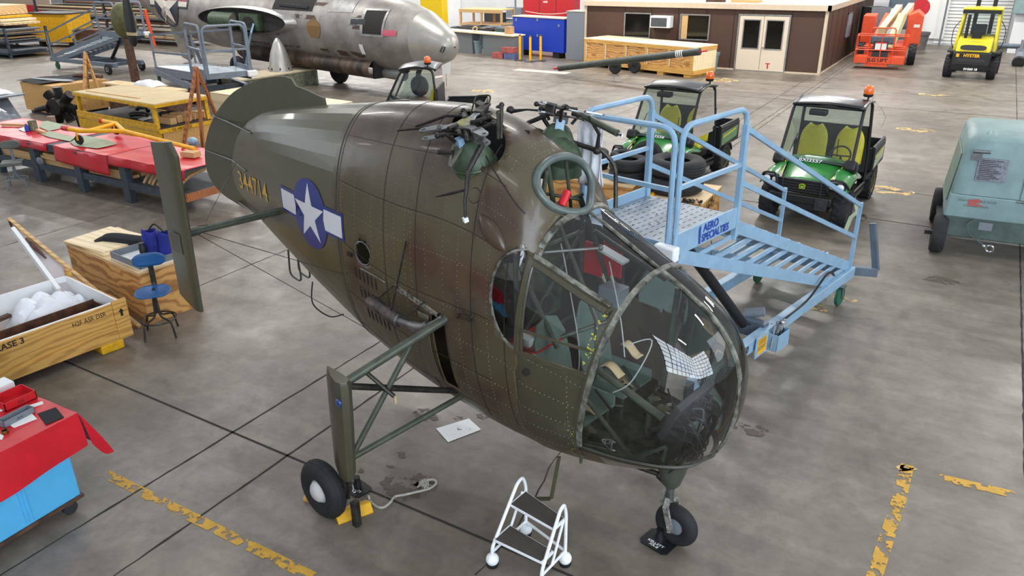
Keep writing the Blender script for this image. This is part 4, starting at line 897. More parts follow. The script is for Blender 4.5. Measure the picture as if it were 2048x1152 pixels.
# ------------------------------------------------------------------ aircraft maintenance stands
def stand(name, label, loc, rz, group=None, D=2.0, full=True):
    "local frame: origin under the deck corner nearest the link, y runs from deck to stair foot, x across"
    s = thing(name, label, 'maintenance stand', (loc[0], loc[1], 0), rz, group)
    B, Gy = MT['standblue'] if full else mat('stand_paint', '737e8b', .45, var=.15), MT['standgrey']
    if not full: Gy = MT['standgrey']
    W_ = 1.05; L_ = 1.17
    mb = MB(); mb.bx(-W_, 0, 0, L_, D-.03, D); dk = mb.build('deck', mat('deck_plate', '8d97a1', .45, metal=.3, var=.2), s, smooth=0)
    if full:
        mb = MB()
        for i in range(13):
            for j in range(11): mb.bx(-W_+.07+i*.078, -W_+.078+i*.078, .07+j*.1+(i % 2)*.04, .12+j*.1+(i % 2)*.04, D, D+.0015)
        mb.build('tread_slot', MT['dark'], dk, smooth=0)['kind'] = 'stuff'
        rnd = random.Random(2); mb = MB()
        for k in range(10): x, y = -rnd.uniform(.1, .95), rnd.uniform(.1, 1.05); mb.cyl((x, y, D), (x, y, D+.002), .012, seg=10)
        mb.build('drain_hole', MT['black'], dk, smooth=0)['kind'] = 'stuff'
    for nm, b in (('toe_board', (-.0, .02, 0, L_, D-.11, D+.10)), ('toe_board', (-W_-.02, -W_, 0, L_, D-.11, D+.10)), ('toe_board', (-W_, 0, -.02, 0, D-.11, D+.02)), ):
        t_ = MB().bx(*b).build(nm, B, s, smooth=0, bevel=.004)
        if nm == 'toe_board' and b[0] == 0.0 and full: toe = t_
    MB().bx(-W_, 0, L_-.02, L_, D-.11, D-.02).build('toe_board', B, s, smooth=0)
    R1 = D+1.05
    def rail(pts, w=.045): 
        mb = MB(); mb.tube(bend(pts, .16, 6), .027, 8); mb.build('guard_rail', B, s)
    def bar(a, b, w=.034): MB().beam(a, b, w, w*1.15).build('mid_rail', B, s, smooth=0)
    rail([(-.0, .03, D-.1), (0, .03, R1), (0, L_-.03, R1), (0, L_-.03, D-.24)]); bar((0, .03, D+.52), (0, L_-.03, D+.52))
    rail([(-W_, .03, D-.1), (-W_, .03, R1), (-W_, L_-.03, R1), (-W_, L_-.03, D-.1)]); bar((-W_, .03, D+.52), (-W_, L_-.03, D+.52))
    rail([(-.05, 0, D-.1), (-.05, 0, R1-.02), (-W_+.05, 0, R1-.02), (-W_+.05, 0, D-.1)]); bar((-.05, 0, D+.5), (-W_+.05, 0, D+.5))
    for x in (0, -W_): 
        MB().beam((x, L_-.03, D-.2), (x, L_-.03, D+.9), .06, .05).build('rail_post', B, s, smooth=0)
        # handrails of the stair
        MB().beam((x, L_, D+.85), (x, 4.62, 1.30), .04, .05).build('handrail', B, s, smooth=0)
        MB().beam((x, L_, D+.33), (x, 4.62, .86), .034, .05).build('handrail', B, s, smooth=0)
        MB().beam((x, 4.62, .35), (x, 4.62, 1.34), .045, .045).build('handrail_post', B, s, smooth=0)
        MB().beam((x, L_, D-.12), (x-.02, 4.64, .42), .03, .13).build('stair_stringer', B, s, smooth=0, bevel=.003)
        MB().beam((x, .12, D-.13), (x-.02, 3.95, .40), .03, .13).build('lift_link', B, s, smooth=0, bevel=.003)
        n = 11
        for i in range(n):
            t = (i+.7)/n; yu = L_+(4.64-L_)*t; zu = D-.12+(.42-D+.12)*t; yl = .12+(3.95-.12)*t; zl = D-.13+(.40-D+.13)*t
            if full or x == 0: MB().beam((x-.02, yl, zl), (x-.02, yu, zl+.0*(zu-zl)+(zu-zl)), .02, .05).build('step_arm', B, s, smooth=0)
    n = 11
    for i in range(n):
        t = (i+.7)/n; yu = L_+(4.64-L_)*t; zu = D-.12+(.42-D+.12)*t
        mb = MB(); mb.bx(-W_+.03, -.03, yu-.21, yu, zu+.04, zu+.065)
        if full:
            for k in range(12): mb.bx(-W_+.06+k*.08, -W_+.11+k*.08, yu-.012, yu, zu+.065, zu+.085)
        mb.build('stair_tread', mat('galvanised', '9fabb5', .4, metal=.4) if i == 0 else bpy.data.materials['galvanised'], s, smooth=0)
    for x in (0, -W_):
        MB().beam((x, .55, .32), (x, 4.7, .34), .11, .15).build('base_beam', B, s, smooth=0, bevel=.008)
    MB().beam((-W_, 4.65, .34), (0, 4.65, .34), .10, .12).build('base_cross_beam', B, s, smooth=0, bevel=.006)
    MB().beam((-W_, 2.2, .34), (0, 2.2, .34), .12, .2).build('base_cross_beam', Gy, s, smooth=0, bevel=.006)
    MB().beam((-W_-.1, .9, .32), (.06, .9, .32), .09, .1).build('axle', Gy, s, smooth=0)
    mb = MB(); mb.tube([(-.55, .75, D-.12), (-.48, 1.0, D-.38)], .03, 10); mb.tube([(-.48, 1.0, D-.36), (-.22, 2.05, .42)], .058, 16); mb.build('hydraulic_cylinder', MT['black'], s)
    for x in (.14, -W_-.16):
        w_ = MB(); w_.lathe([(.06, -.045), (.15, -.05), (.19, -.03), (.19, .03), (.15, .05), (.06, .045)], frame((x, .85, .19), (0, 1, 0), (0, 0, 1)), 28); wo = w_.build('wheel', MT['rubber'], s)
        MB().lathe([(.001, -.04), (.09, -.052), (.09, .052), (.001, .04)], frame((x, .85, .19), (0, 1, 0), (0, 0, 1)), 16).build('wheel_rim', MT['silvertrim'], wo)
    for x in (.06, -W_-.06):
        c = empty('caster'); c.parent = s; c.location = (x, 4.25, 0)
        M_ = frame((0, 0, .13), (0, 1, 0), (0, 0, 1))
        MB().lathe([(.105, -.025), (.13, -.02), (.13, .02), (.105, .025)], M_, 28).build('caster_tyre', mat('caster_green', '1d5a45', .6), c)
        MB().lathe([(.001, -.02), (.105, -.022), (.105, .022), (.001, .02)], M_, 28).build('caster_wheel', MT['silvertrim'], c)
        mb = MB(); mb.beam((.035, 0, .12), (.035, -.02, .27), .012, .05, (0, 1, 0)); mb.beam((-.035, 0, .12), (-.035, -.02, .27), .012, .05, (0, 1, 0)); mb.bx(-.05, .05, -.06, .06, .265, .28); mb.build('caster_fork', MT['steel'], c)
    mb = MB(); mb.beam((-W_*.5-.2, 4.72, .34), (-W_*.5, 5.1, .34), .06, .08); mb.beam((-W_*.5+.2, 4.72, .34), (-W_*.5, 5.1, .34), .06, .08) 
    mb.build('tow_frame', B, s)
    mb = MB(); mb.beam((-.0, 4.75, .34), (.28, 4.9, .34), .1, .12); mb.beam((.26, 4.9, .36), (.10, 4.92, 1.0), .05, .09); mb.build('tow_bar', Gy if not full else MT['standgrey'], s, smooth=0, bevel=.005)
    mb = MB(); mb.ring(frame((-.05, 4.88, 1.06), (1, 0, 0), (0, 1, .4)), .055, .02, 20, 6); mb.build('tow_eye', MT['darksteel'], s)
    mb = MB(); mb.box((-.02, -.06, D-.05), (.22, .1, .14)) ; mb.build('foam_bumper', MT['white'], s, bevel=.02)
    if full:
        M_ = frame((.024, .50, D+.0), (0, 1, 0), (0, 0, 1)); M2 = M_
        mb = MB(); write(mb, 'AERO', .105, M_ @ Matrix.Translation((-.02, .045, 0)), .003, 1.0, 'LEFT'); write(mb, 'SPECIALTIES', .105, M_ @ Matrix.Translation((-.04, -.05, 0)), .003, .88, 'LEFT')
        mb.add([(-.09, -.09, .003), (-.06, -.09, .003), (-.07, .09, .003), (-.10, .07, .003)], [(0, 1, 2, 3)], M_); mb.build('maker_lettering', mat('lettering_blue', '1c3c9c', .5), toe, smooth=0)
        M_ = frame((.056, .0, .33), (0, 1, 0), (0, 0, 1))
        mb = MB(); write(mb, 'MUR-60', .12, M_ @ Matrix.Translation((1.47, 0, 0)), .004, 1.0, 'CENTER', .003); mb.build('model_lettering', MT['ink'], s, smooth=0)
        MB().add([(1.72, -.05, .0), (1.97, -.05, 0), (1.97, .0, 0), (1.72, .0, 0)], [(0, 1, 2, 3)]) 
        pl = MB().box((.085, 1.93, .30), (.012, .28, .26)).build('caution_plate', B, s, smooth=0)
        Mp = frame((.092, 1.93, .30), (0, 1, 0), (0, 0, 1)); MB().add([(-.11, .0, .002), (.11, 0, .002), (.11, .10, .002), (-.11, .10, .002), (-.10, -.1, .002), (.11, -.1, .002), (.11, -.015, .002), (-.10, -.015, .002)], [(0, 1, 2, 3), (4, 5, 6, 7)], Mp).build('yellow_sticker', MT['yellow'], pl, smooth=0)
        mb = MB(); write(mb, 'CAUTION', .04, Mp @ Matrix.Translation((0, .078, 0)), 0, 1, 'CENTER', .003)
        for k in range(6): y = .055-.018*k-(.012 if k > 2 else 0); mb.add([(-.09, y, .003), (.09, y, .003), (.09, y+.006, .003), (-.09, y+.006, .003)], [(0, 1, 2, 3)], Mp)
        mb.build('sticker_text', MT['ink'], pl, smooth=0)
        MB().bx(-.04, .04, 1.74, 1.94, .396, .3985+.002).build('red_sticker', MT['red'], s, smooth=0)
        bx_ = MB(); x0, x1, y0, y1 = .06, .19, 2.12, 2.42
        bx_.bx(x0, x1, y0, y1, .16, .17); bx_.bx(x0, x0+.01, y0, y1, .17, .38); bx_.bx(x1-.01, x1, y0, y1, .17, .36); bx_.bx(x0, x1, y0, y0+.01, .17, .37); bx_.bx(x0, x1, y1-.01, y1, .17, .37); bo = bx_.build('tool_tray', B, s, smooth=0)
        mb = MB(); rnd = random.Random(9)
        for k in range(7): mb.cyl((x0+rnd.uniform(.02, .1), y0+.04*k, .2), (x0+rnd.uniform(.02, .12), y0+.04*k+.03, .47), .016)
        mb.build('hydraulic_fitting', MT['chrome'], bo)
        mb = MB(); mb.cyl((-.30, 2.25, .46), (-.10, 2.32, .52), .055, seg=20); mb.build('filter_canister', MT['greybox'], s)
        mb = MB(); mb.tube(smooth_path([(.03, 4.0, .5), (.05, 3.7, .62), (.06, 3.2, .45), (.07, 2.7, .42), (.08, 2.3, .42)], 6), .015, 6); mb.tube(smooth_path([(-.2, 2.06, .42), (-.1, 2.3, .36), (.02, 2.3, .40)], 6), .012, 6); mb.build('hydraulic_hose', MT['black'], s)
        mb = MB(); mb.box((.03, .48, .30), (.04, .14, .2)); mb.build('jack_bracket', MT['black'], s, bevel=.008)
        mb = MB(); mb.tube([(-.06, .8, D-.14), (-.05, .82, D-.5)], .006, 5); mb.build('safety_chain', MT['chrome'], s)
    return s
st1 = stand('maintenance_stand', 'light blue wheeled access stand with raised deck and stairs, beside the clear helicopter nose', (-2.06, 6.11), math.radians(-12.5))
tw = MB()
def towel(u, v):
    a = u*2-1; return Vector((.03*math.sin(v*16)*abs(a)+(.035 if a > 0 else -.035)*min(1, abs(a)*6), v*.26-.13+.03*math.sin(a*3)-.03*v*a, -.52*abs(a)**1.1-.04*math.sin(v*5)*abs(a)))
tw.grid(towel, 24, 40); t_ = tw.build('towel', MT['cloth_white'], None, solid=.004)
t_.location = (G(1182, 252, 3.08).x-.02, G(1182, 252, 3.08).y+.04, 3.10); t_.rotation_euler = (0, 0, math.radians(70)); tag(t_, 'white cloth hung over the guard rail of the light blue stand', 'cloth')
# yellow-green strap hanging at stair foot of the stand
stp = MB().tube([(0, 0, 0), (.04, -.02, -.12), (-.03, 0, -.22), (-.07, 0, -.42)], .03, 6, sx=.3).build('strap', mat('strap_pale', 'bcc4a0', .8), None)
stp.location = (G(1712, 405, 1.25).x, G(1712, 405, 1.25).y, 1.25); tag(stp, 'pale yellow-green strap hanging from handrail at the foot of the blue stand', 'strap')
# ------------------------------------------------------------------ utility vehicles
def tyre(mb, c, R, w, M_=None, lugs=0, seg=36):
    M_ = frame(c, (0, 1, 0), (0, 0, 1)) if M_ is None else M_
    mb.lathe([(R*.55, -w*.42), (R*.72, -w*.5), (R*.9, -w*.48), (R*.97, -w*.36), (R*.985, 0), (R*.97, w*.36), (R*.9, w*.48), (R*.72, w*.5), (R*.55, w*.42)], M_, seg)
    for k in range(lugs):
        a = 2*PI*k/lugs
        for s in (-1, 1):
            aa = a+(PI/lugs if s > 0 else 0); T_ = M_ @ Matrix.Rotation(aa, 4, 'Z') @ Matrix.Translation((R*.985, 0, s*w*.22)) @ Matrix.Rotation(s*.5, 4, 'X')
            mb.bx(-.022, .016, -.022, .022, -w*.24, w*.26, T_)
def cabin_quad(mb, pts): mb.add(pts, [tuple(range(len(pts)))])
def utility(label, loc, rz, number, group):
    g = thing('utility_vehicle', label, 'utility vehicle', (loc[0], loc[1], 0), rz, group)
    P = lambda mb, n, m, **k: mb.build(n, m, k.pop('par', g), **k)
    bk = MT['black']
    # wheels: front y=-1.0, rear y=1.0
    for y in (-1.02, .98):
        for x in (-.62, .62):
            mb = MB(); tyre(mb, (x, y, .31), .315, .26, lugs=16); w_ = P(mb, 'wheel', MT['tyre'])
            M_ = frame((x, y, .31), (0, 1, 0), (0, 0, 1)); sg = 1 if x > 0 else -1
            MB().lathe([(.001, .03*sg), (.05, .05*sg), (.10, .03*sg), (.15, .05*sg), (.178, .115*sg), (.178, -.1*sg)], M_, 28).build('rim', MT['gatoryellow'] if y > 0 else MT['dark'], w_)
    mb = MB(); mb.bx(-.42, .42, -1.25, 1.35, .26, .42); mb.bx(-.66, .66, -.55, .55, .28, .36); P(mb, 'chassis', bk, smooth=0)
    mb = MB(); mb.beam((-.5, -1.02, .34), (.5, -1.02, .34), .07, .06); mb.beam((-.5, -.9, .36), (.0, -1.1, .44), .03, .03); mb.beam((.5, -.9, .36), (.0, -1.1, .44), .03, .03); P(mb, 'axle', MT['dark'])
    # hood: sloping green panel with crowned centre
    hood = MB()
    def hf(u, v):
        x = (u-.5)*2; y = -1.36+.84*v; w = .40+.10*v; z = .80+.20*math.sin(v*1.45)+.06*v-.07*abs(x)**3
        return Vector((x*w, y, z))
    hood.grid(hf, 16, 12); P(hood, 'hood', MT['gatorgreen'], solid=.02)
    for s in (-1, 1):
        mb = MB()
        def ff(u, v, s=s):
            y = -1.42+1.02*v; xo = .44+.30*u; z = .80+.14*math.sin(PI*min(1, v*1.1))*(1-.3*u)-.12*u**3+.06*v
            return Vector((s*xo, y, z))
        mb.grid(ff, 8, 12); f_ = P(mb, 'front_fender', MT['gatorgreen'] if s > 0 else MT['gatorgreen'], solid=.02)
        mb = MB(); mb.beam((s*.41, -1.30, .845), (s*.49, -.80, .985), .018, .006); mb.build('hood_stripe', MT['gatoryellow'], f_)
        mb = MB(); mb.box((s*.56, -1.38, .76), (.26, .12, .17)); hl = mb.build('headlight_housing', bk, f_, bevel=.03)
        for dx, r in ((.05, .062), (-.085, .042)):
            mb = MB(); M_ = frame((s*(.56+dx), -1.45, .77), (1, 0, 0), (0, 0, 1)); mb.lathe([(r, -.02), (r, .012), (r*.7, .022), (.001, .03)], M_, 20); mb.build('headlight', MT['lampglass'], hl)
            MB().ring(M_, r, .008, 20, 6).build('lamp_bezel', MT['dark'], hl)
        mb = MB(); pts = bend([(s*.46, -1.42, .60), (s*.40, -1.52, .72), (s*.46, -1.50, .90), (s*.66, -1.46, .88), (s*.74, -1.38, .74)], .05); mb.tube(pts, .02, 8); mb.build('brush_guard', bk, f_)
        mb = MB(); mb.box((s*.60, -.78, .98), (.22, .26, .20), R=Matrix.Rotation(-.4, 4, 'X')); P(mb, 'cowl_corner', bk, bevel=.05)
    mb = MB(); mb.box((0, -1.40, .70), (.88, .05, .24)); gr = P(mb, 'grille', bk, bevel=.02)
    for k in range(5): MB().bx(-.42, .42, -1.45, -1.42, .61+k*.048, .625+k*.048).build('grille_bar', MT['dark'], gr, smooth=0)
    mb = MB(); M_ = frame((0, -1.455, .71), (1, 0, 0), (0, 0, 1)); mb.prism([(-.045, -.04), (.045, -.04), (.055, .03), (0, .05), (-.055, .03)], 0, .008, M_); bd = mb.build('badge', MT['gatoryellow'], gr, smooth=0)
    mb = MB(); mb.prism([(-.038, -.032), (.038, -.032), (.046, .026), (0, .042), (-.046, .026)], .008, .011, M_); mb.build('badge_field', MT['gatorgreen'], bd, smooth=0)
    mb = MB(); mb.prism([(-.028, -.004), (-.005, .004), (.012, .0), (.03, .012), (.016, -.010), (.024, -.022), (.006, -.012), (-.018, -.022), (-.012, -.010)], .011, .013, M_); mb.build('badge_animal', MT['gatoryellow'], bd, smooth=0)
    mb = MB(); mb.box((0, -1.48, .50), (1.04, .10, .14)); mb.box((0, -1.46, .38), (.7, .08, .12)); bp = P(mb, 'front_bumper', bk, bevel=.02)
    mb = MB(); mb.box((.36, -1.53, .46), (.2, .05, .22)); mb.box((.36, -1.56, .47), (.1, .02, .11)); mb.build('winch_mount', MT['dark'], bp, bevel=.01)
    for k in (-.32, .32): MB().tube(bend([(k, -1.50, .56), (k, -1.52, .86), (k*.98, -1.38, .92)], .06), .012, 6).build('bull_bar', bk, bp)
    # cab
    F = {}
    for s in (-1, 1):
        MB().tube(bend([(s*.62, -.82, .98), (s*.585, -.34, 1.88), (s*.56, .0, 1.97), (s*.58, .42, 1.9), (s*.64, .52, .8), (s*.64, .52, .4)], .14, 6), .028, 8).build('cab_pillar', bk, g)
        MB().tube([(s*.63, -.82, .95), (s*.65, -.5, .45), (s*.65, .5, .42)], .025, 8).build('door_sill', bk, g)
    mb = MB()
    def rf(u, v): x = (u-.5)*2; y = -.40+.92*v; return Vector((x*.61, y, 1.91+.075*(1-x*x)*.5+.06*math.sin(PI*v)))
    mb.grid(rf, 14, 10); P(mb, 'roof', mat('roof_black', '1a1a1d', .3, coat=.5) if 'roof_black' not in bpy.data.materials else bpy.data.materials['roof_black'], solid=.035)
    for x_, y_, z_, r_ in ((.585, -.36, 1.88, .025), (.6, -.80, 1.0, .03), (.58, .48, 1.88, .025), (.62, .5, 1.2, .02)): MB().tube([(-x_, y_, z_), (x_, y_, z_)], r_, 8).build('cab_cross_bar', bk, g)
    mb = MB(); cabin_quad(mb, [(-.6, -.80, 1.0), (.6, -.80, 1.0), (.575, -.36, 1.86), (-.575, -.36, 1.86)]); P(mb, 'windscreen', MT['cabglass'], smooth=0)
    mb = MB(); cabin_quad(mb, [(-.60, .5, 1.45), (.60, .5, 1.45), (.57, .48, 1.84), (-.57, .48, 1.84)]); P(mb, 'rear_glass', MT['cabglass'], smooth=0)
    MB().bx(-.62, .62, .49, .53, .6, 1.45).build('rear_panel', MT['dark'], g, smooth=0)
    for s in (-1, 1):
        if s > 0 and number == '3557': continue
        mb = MB(); cabin_quad(mb, [(s*.64, -.70, 1.0), (s*.64, .46, 1.0), (s*.59, .42, 1.82), (s*.585, -.30, 1.82)]); P(mb, 'side_glass', MT['cabglass'], smooth=0)
    MB().tube([(-.46, -.76, 1.12), (-.40, -.6, 1.42)], .008, 6).build('wiper', bk, g); MB().tube([(.34, -.76, 1.12), (.30, -.6, 1.40)], .008, 6).build('wiper', bk, g)
    mb = MB(); mb.box((-.15, -.36, 1.78), (.3, .16, .1)); P(mb, 'overhead_console', MT['dark'], bevel=.02)
    mb = MB(); mb.grid(lambda u, v: Vector(((u-.5)*1.24, -.84+.30*v, 1.0-.02*v+.03*math.sin(u*PI))), 10, 4); P(mb, 'dashboard', MT['cartdark'], solid=.02)
    Mh = frame((.02, -.72, 1.02), (1, 0, 0), (0, .75, .55)); 
    mb = MB(); write(mb, 'IIXI'+number, .12, frame((-.06, -.86, 1.0), (1, 0, 0), (0, .9, .42)), .0015, .95, 'CENTER', .03); P(mb, 'registration_number', MT['white'], smooth=0)
    for x in (-.32, .32):
        st_ = empty('seat'); st_.parent = g; st_.location = (x, .22, 0)
        mb = MB()
        def sb(u, v): 
            x_ = (u-.5)*2; w = .235*(1-.12*v**3)*math.sqrt(max(.12, 1-max(0, (v-.55)/.45)**2.6))
            return Vector((x_*max(w, .01), .10+.10*v-.035*(1-abs(x_)**2)+.03, .78+.62*v))
        mb.grid(sb, 12, 14); mb.build('seat_back', MT['seatyellow'], st_, solid=-.08, sub=0)
        mb = MB(); mb.box((0, -.12, .72), (.46, .46, .12)); mb.build('seat_cushion', MT['seatyellow'], st_, bevel=.05, bseg=3)
    mb = MB(); M_ = frame((.32, -.34, 1.06), (1, 0, 0), (0, .5, .85)); mb.ring(M_, .17, .016, 28, 6); mb.tube([M_ @ Vector((-.16, 0, 0)), M_ @ Vector((0, 0, -.03)), M_ @ Vector((.16, 0, 0))], .014, 6); mb.tube([M_ @ Vector((0, -.16, 0)), M_ @ Vector((0, 0, -.03)), M_ @ Vector((0, -.05, -.35))], .014, 6); P(mb, 'steering_wheel', bk)
    # cargo bed
    mb = MB(); z0, z1 = .62, 1.04
    mb.bx(-.72, .72, .62, 1.62, z0, z0+.04); mb.bx(-.74, -.70, .60, 1.64, z0, z1); mb.bx(.70, .74, .60, 1.64, z0, z1); mb.bx(-.7, .7, .60, .64, z0, z1); mb.bx(-.7, .7, 1.60, 1.64, z0, z1)
    bd = P(mb, 'cargo_bed', bk, smooth=0, bevel=.01)
    for s in (-1, 1):
        MB().add([(s*.745, .66, z0+.02), (s*.745, 1.5, z0+.1), (s*.745, 1.56, z1-.08), (s*.745, .66, z1-.14)], [(0, 1, 2, 3)]).build('bed_side_panel', MT['gatorgreen'], bd, smooth=0)
        MB().beam((s*.75, .72, z1-.22), (s*.75, 1.4, z1-.14), .004, .03).build('bed_stripe', MT['gatoryellow'], bd)
        MB().box((s*.68, 1.65, .86), (.09, .03, .14)).build('tail_light', MT['red'], bd)
        MB().tube([(s*.70, .60, z1), (s*.70, 1.62, z1+.02)], .03, 8).build('bed_rail', bk, bd)
        MB().grid(lambda u, v, s=s: Vector((s*(.46+.26*u), .98+.42*math.cos(PI*v)*1.0, .42+.26*math.sin(PI*v))), 3, 12).build('rear_fender', bk, g, solid=.02)
    # amber beacon on the left rear corner of the roof
    bc = empty('beacon'); bc.parent = g; bc.location = (.50, .30, 1.93)
    mb = MB(); mb.cyl((0, 0, 0), (.02, 0, .10), .016); mb.lathe([(.07, .08), (.085, .10), (.085, .13)], None, 20); mb.build('beacon_base', bk, bc)
    mb = MB(); mb.lathe([(.08, .13), (.085, .16), (.08, .22), (.06, .26), (.03, .275), (.001, .28)], None, 20); mb.build('beacon_dome', MT['amber'], bc)
    return g
utility('green utility vehicle numbered 3557, rightmost of three, facing the camera beside the stair foot', (-2.22, 14.80), math.radians(-3), '3557', 'green cab utility vehicles')
utility('green utility vehicle numbered 3556, parked behind the stacked tyres', (-5.28, 15.35), math.radians(-5), '3556', 'green cab utility vehicles')
utility('green utility vehicle seen from its side behind the helicopter body, timber in its bed', (-12.0, 15.4), math.radians(-62), '3555', 'green cab utility vehicles')
pk = MB(); pk.bx(-.05, .05, -.4, .4, 0, .07); o = pk.build('timber', MT['lumber'], None, smooth=0, bevel=.004); o.location = (-10.95, 15.95, .665); o.rotation_euler = (0, 0, math.radians(-62)); tag(o, 'light timber batten lying in the vehicle cargo bed', 'timber')
# ------------------------------------------------------------------ tyre crates
def crate(name, label, x0, x1, y0, y1, h, m, rz=0, group=None, cat='crate', z=0):
    c = thing(name, label, cat, ((x0+x1)/2, (y0+y1)/2, z), rz, group); a, b = (x1-x0)/2, (y1-y0)/2
    MB().bx(-a, a, -b, b, .0, h-.02).build('box', m, c, smooth=0, bevel=.004)
    return c, a, b
cr1, a, b = crate('plywood_crate', 'swirl-grained plywood crate under the biggest tyres, stencilled on its side', -4.85, -3.66, 12.1, 13.35, .52, MT['fir'], math.radians(2))
MB().bx(-a-.01, a+.01, -b-.01, b+.01, .5, .52).build('lid', MT['ply'], cr1, smooth=0)
mb = MB(); M_ = frame((a+.002, -.1, .30), (0, 1, 0), (0, 0, 1)); 
for k, (s_, z_) in enumerate((('C.O. 9402', .12), ('FILE 408 GLTH', .04))): write(mb, s_, .10, M_ @ Matrix.Translation((0, z_, 0)), .002)
mb.build('stencil', MT['ink'], cr1, smooth=0)
cr2, a, b = crate('plywood_crate', 'swirl-grained plywood crate under the smaller tyre stacks, left of its neighbour', -6.7, -4.95, 12.25, 13.5, .60, MT['fir'], 0)
MB().bx(-a-.01, a+.01, -b-.01, b+.01, .58, .60).build('lid', MT['ply'], cr2, smooth=0)
def flat_tyre(label, x, y, z, R, w, up=None, hub=False, group='loose aircraft tyres on the crates'):
    t = thing('aircraft_tyre', label, 'tyre', (x, y, z), 0, group)
    M_ = Matrix.Translation((0, 0, w/2)) if up is None else up
    mb = MB(); mb.lathe([(R*.46, -w*.30), (R*.52, -w*.42), (R*.7, -w*.5), (R*.88, -w*.46), (R*.97, -w*.34), (R, -w*.15), (R, w*.15), (R*.97, w*.34), (R*.88, w*.46), (R*.7, w*.5), (R*.52, w*.42), (R*.46, w*.30), (R*.5, w*.25), (R*.8, w*.3), (R*.85, 0), (R*.8, -w*.3), (R*.46, -w*.3)], M_, 48)
    mb.build('tyre_body', MT['tyre'], t)
    mb = MB()
    for zz in (-.24, -.08, .08, .24): mb.ring(M_ @ Matrix.Translation((0, 0, w*zz)), R*1.0, .004, 48, 4)
    mb.build('tread_groove', MT['black'], t)
    if hub: MB().lathe([(.001, .05), (R*.15, .06), (R*.2, .03), (R*.4, .04), (R*.5, .08), (R*.5, -.05)], M_, 28).build('hub', MT['darksteel'], t)
    return t
bt = (-4.32, 12.68)
flat_tyre('largest tyre of the stack on the stencilled crate, lower of two', *bt, .52, .50, .30); flat_tyre('largest tyre of the stack on the stencilled crate, upper of two', bt[0]+.01, bt[1], .82, .50, .30)
ct = (-5.22, 12.72)
flat_tyre('medium tyre lying low on the left crate, under another', *ct, .60, .36, .20); flat_tyre('medium tyre lying on top of another beside the largest pair', ct[0], ct[1]-.02, .80, .36, .21)
flat_tyre('small tyre low in the rear stack near the hanging white cloth', -6.15, 13.15, .60, .30, .18); flat_tyre('small tyre topmost in the rear stack near the hanging white cloth', -6.15, 13.15, .78, .30, .18); flat_tyre('small tyre in the back row between stack and upright wheel', -5.56, 13.3, .60, .28, .18); flat_tyre('small tyre lying upper in the back row between stack and upright wheel', -5.56, 13.3, .78, .27, .17)
flat_tyre('wheel standing upright behind the tyres, hub toward camera', -5.1, 13.3, .60, .30, .16, up=Matrix.Translation((0, 0, .30)) @ Matrix.Rotation(PI/2, 4, 'X') @ Matrix.Rotation(0, 4, 'Z'), hub=True)
flat_tyre('worn black tyre lying on the front edge of the left crate', -6.1, 12.55, .60, .30, .17)
o = MB().lathe([(.07, 0), (.10, .005), (.10, .04), (.07, .045), (.065, .02), (.07, 0)], None, 24).build('tape_roll', MT['yellow'], None); o.location = (G(1297, 390, .53).x, G(1297, 390, .53).y, .52); tag(o, 'yellow roll lying on the stencilled plywood crate', 'tape')
o = MB().beam((-.1, 0, .05), (.12, .05, .06), .02, .008).build('spanner', MT['steel'], None); o.location = (G(1300, 387, .55).x, G(1300, 387, .55).y, .52); tag(o, 'small steel tool resting on the yellow roll', 'tool')
mb = MB(); rnd = random.Random(4)
for k in range(40): mb.ring(Matrix.Translation((rnd.uniform(-.16, .16), rnd.uniform(-.06, .06), rnd.uniform(.015, .06))) @ Matrix.Rotation(rnd.uniform(0, 3), 4, 'X') @ Matrix.Rotation(rnd.uniform(0, 3), 4, 'Y'), .022, .006, 8, 4)
o = mb.build('chain_heap', MT['black'], None); q = G(1385, 404, .55); o.location = (q.x, q.y, .522); tag(o, 'small heap of black chain on the stencilled plywood crate', 'chain', kind='stuff')
# ------------------------------------------------------------------ towable cart at the right
ct_ = thing('ground_cart', 'grey-green weathered ground power cart with rounded hood and black tyres at the right edge', 'ground cart', (-.12, 13.05, 0), math.radians(4))
Lc, Dc = 3.4, 1.75
z0, z1 = .98, 1.86
def hoodpts(x): return [(x, 0, z0-.0), (x, .02, z1-.20), (x, .08, z1-.06), (x, .20, z1), (x, Dc-.2, z1+.02), (x, Dc-.06, z1-.08), (x, Dc, z1-.25), (x, Dc, z0)]
mb = MB(); xs = [.06, .0, .02, .14, Lc]
secs = [hoodpts(.10), hoodpts(.02), hoodpts(.3), hoodpts(Lc)]
def shell():
    m_ = MB(); n = 8; st = []
    for x, k in ((.0, .93), (.05, .985), (.16, 1.0), (1.0, 1.0), (Lc, 1.0)):
        st.append([(x, Dc/2+(p[1]-Dc/2)*k, z0+(p[2]-z0)*k-(0 if k == 1 else 0)) for p in hoodpts(x)])
    for q in st: m_.v += q
    for i in range(len(st)-1):
        for k in range(n): l = (k+1) % n; m_.f.append((i*n+k, i*n+l, i*n+n+l, i*n+n+k))
    m_.f += [tuple(range(n)), tuple((len(st)-1)*n+k for k in range(n))]
    return m_
def tilt(m_, k=.16):
    m_.v = [(x-(z-.62)*(-.0) if x > .5 else x+(z-.62)*k*.6, y, z) for x, y, z in m_.v]; return m_
hd = tilt(shell()); hd.v = [(x, y, z) for x, y, z in hd.v]; hdo = hd.build('hood', MT['cartgreen'], ct_, smooth=50, bevel=.01)
mb = MB(); mb.bx(.0, Lc, .0, Dc, .62, z0); lower = tilt(mb).build('side_panel', MT['cartgreen'], ct_, smooth=0, bevel=.02)
mb = MB(); mb.bx(.04, Lc, .03, Dc-.03, .30, .63); base_ = mb.build('skirt', MT['cartdark'], ct_, smooth=0, bevel=.02)
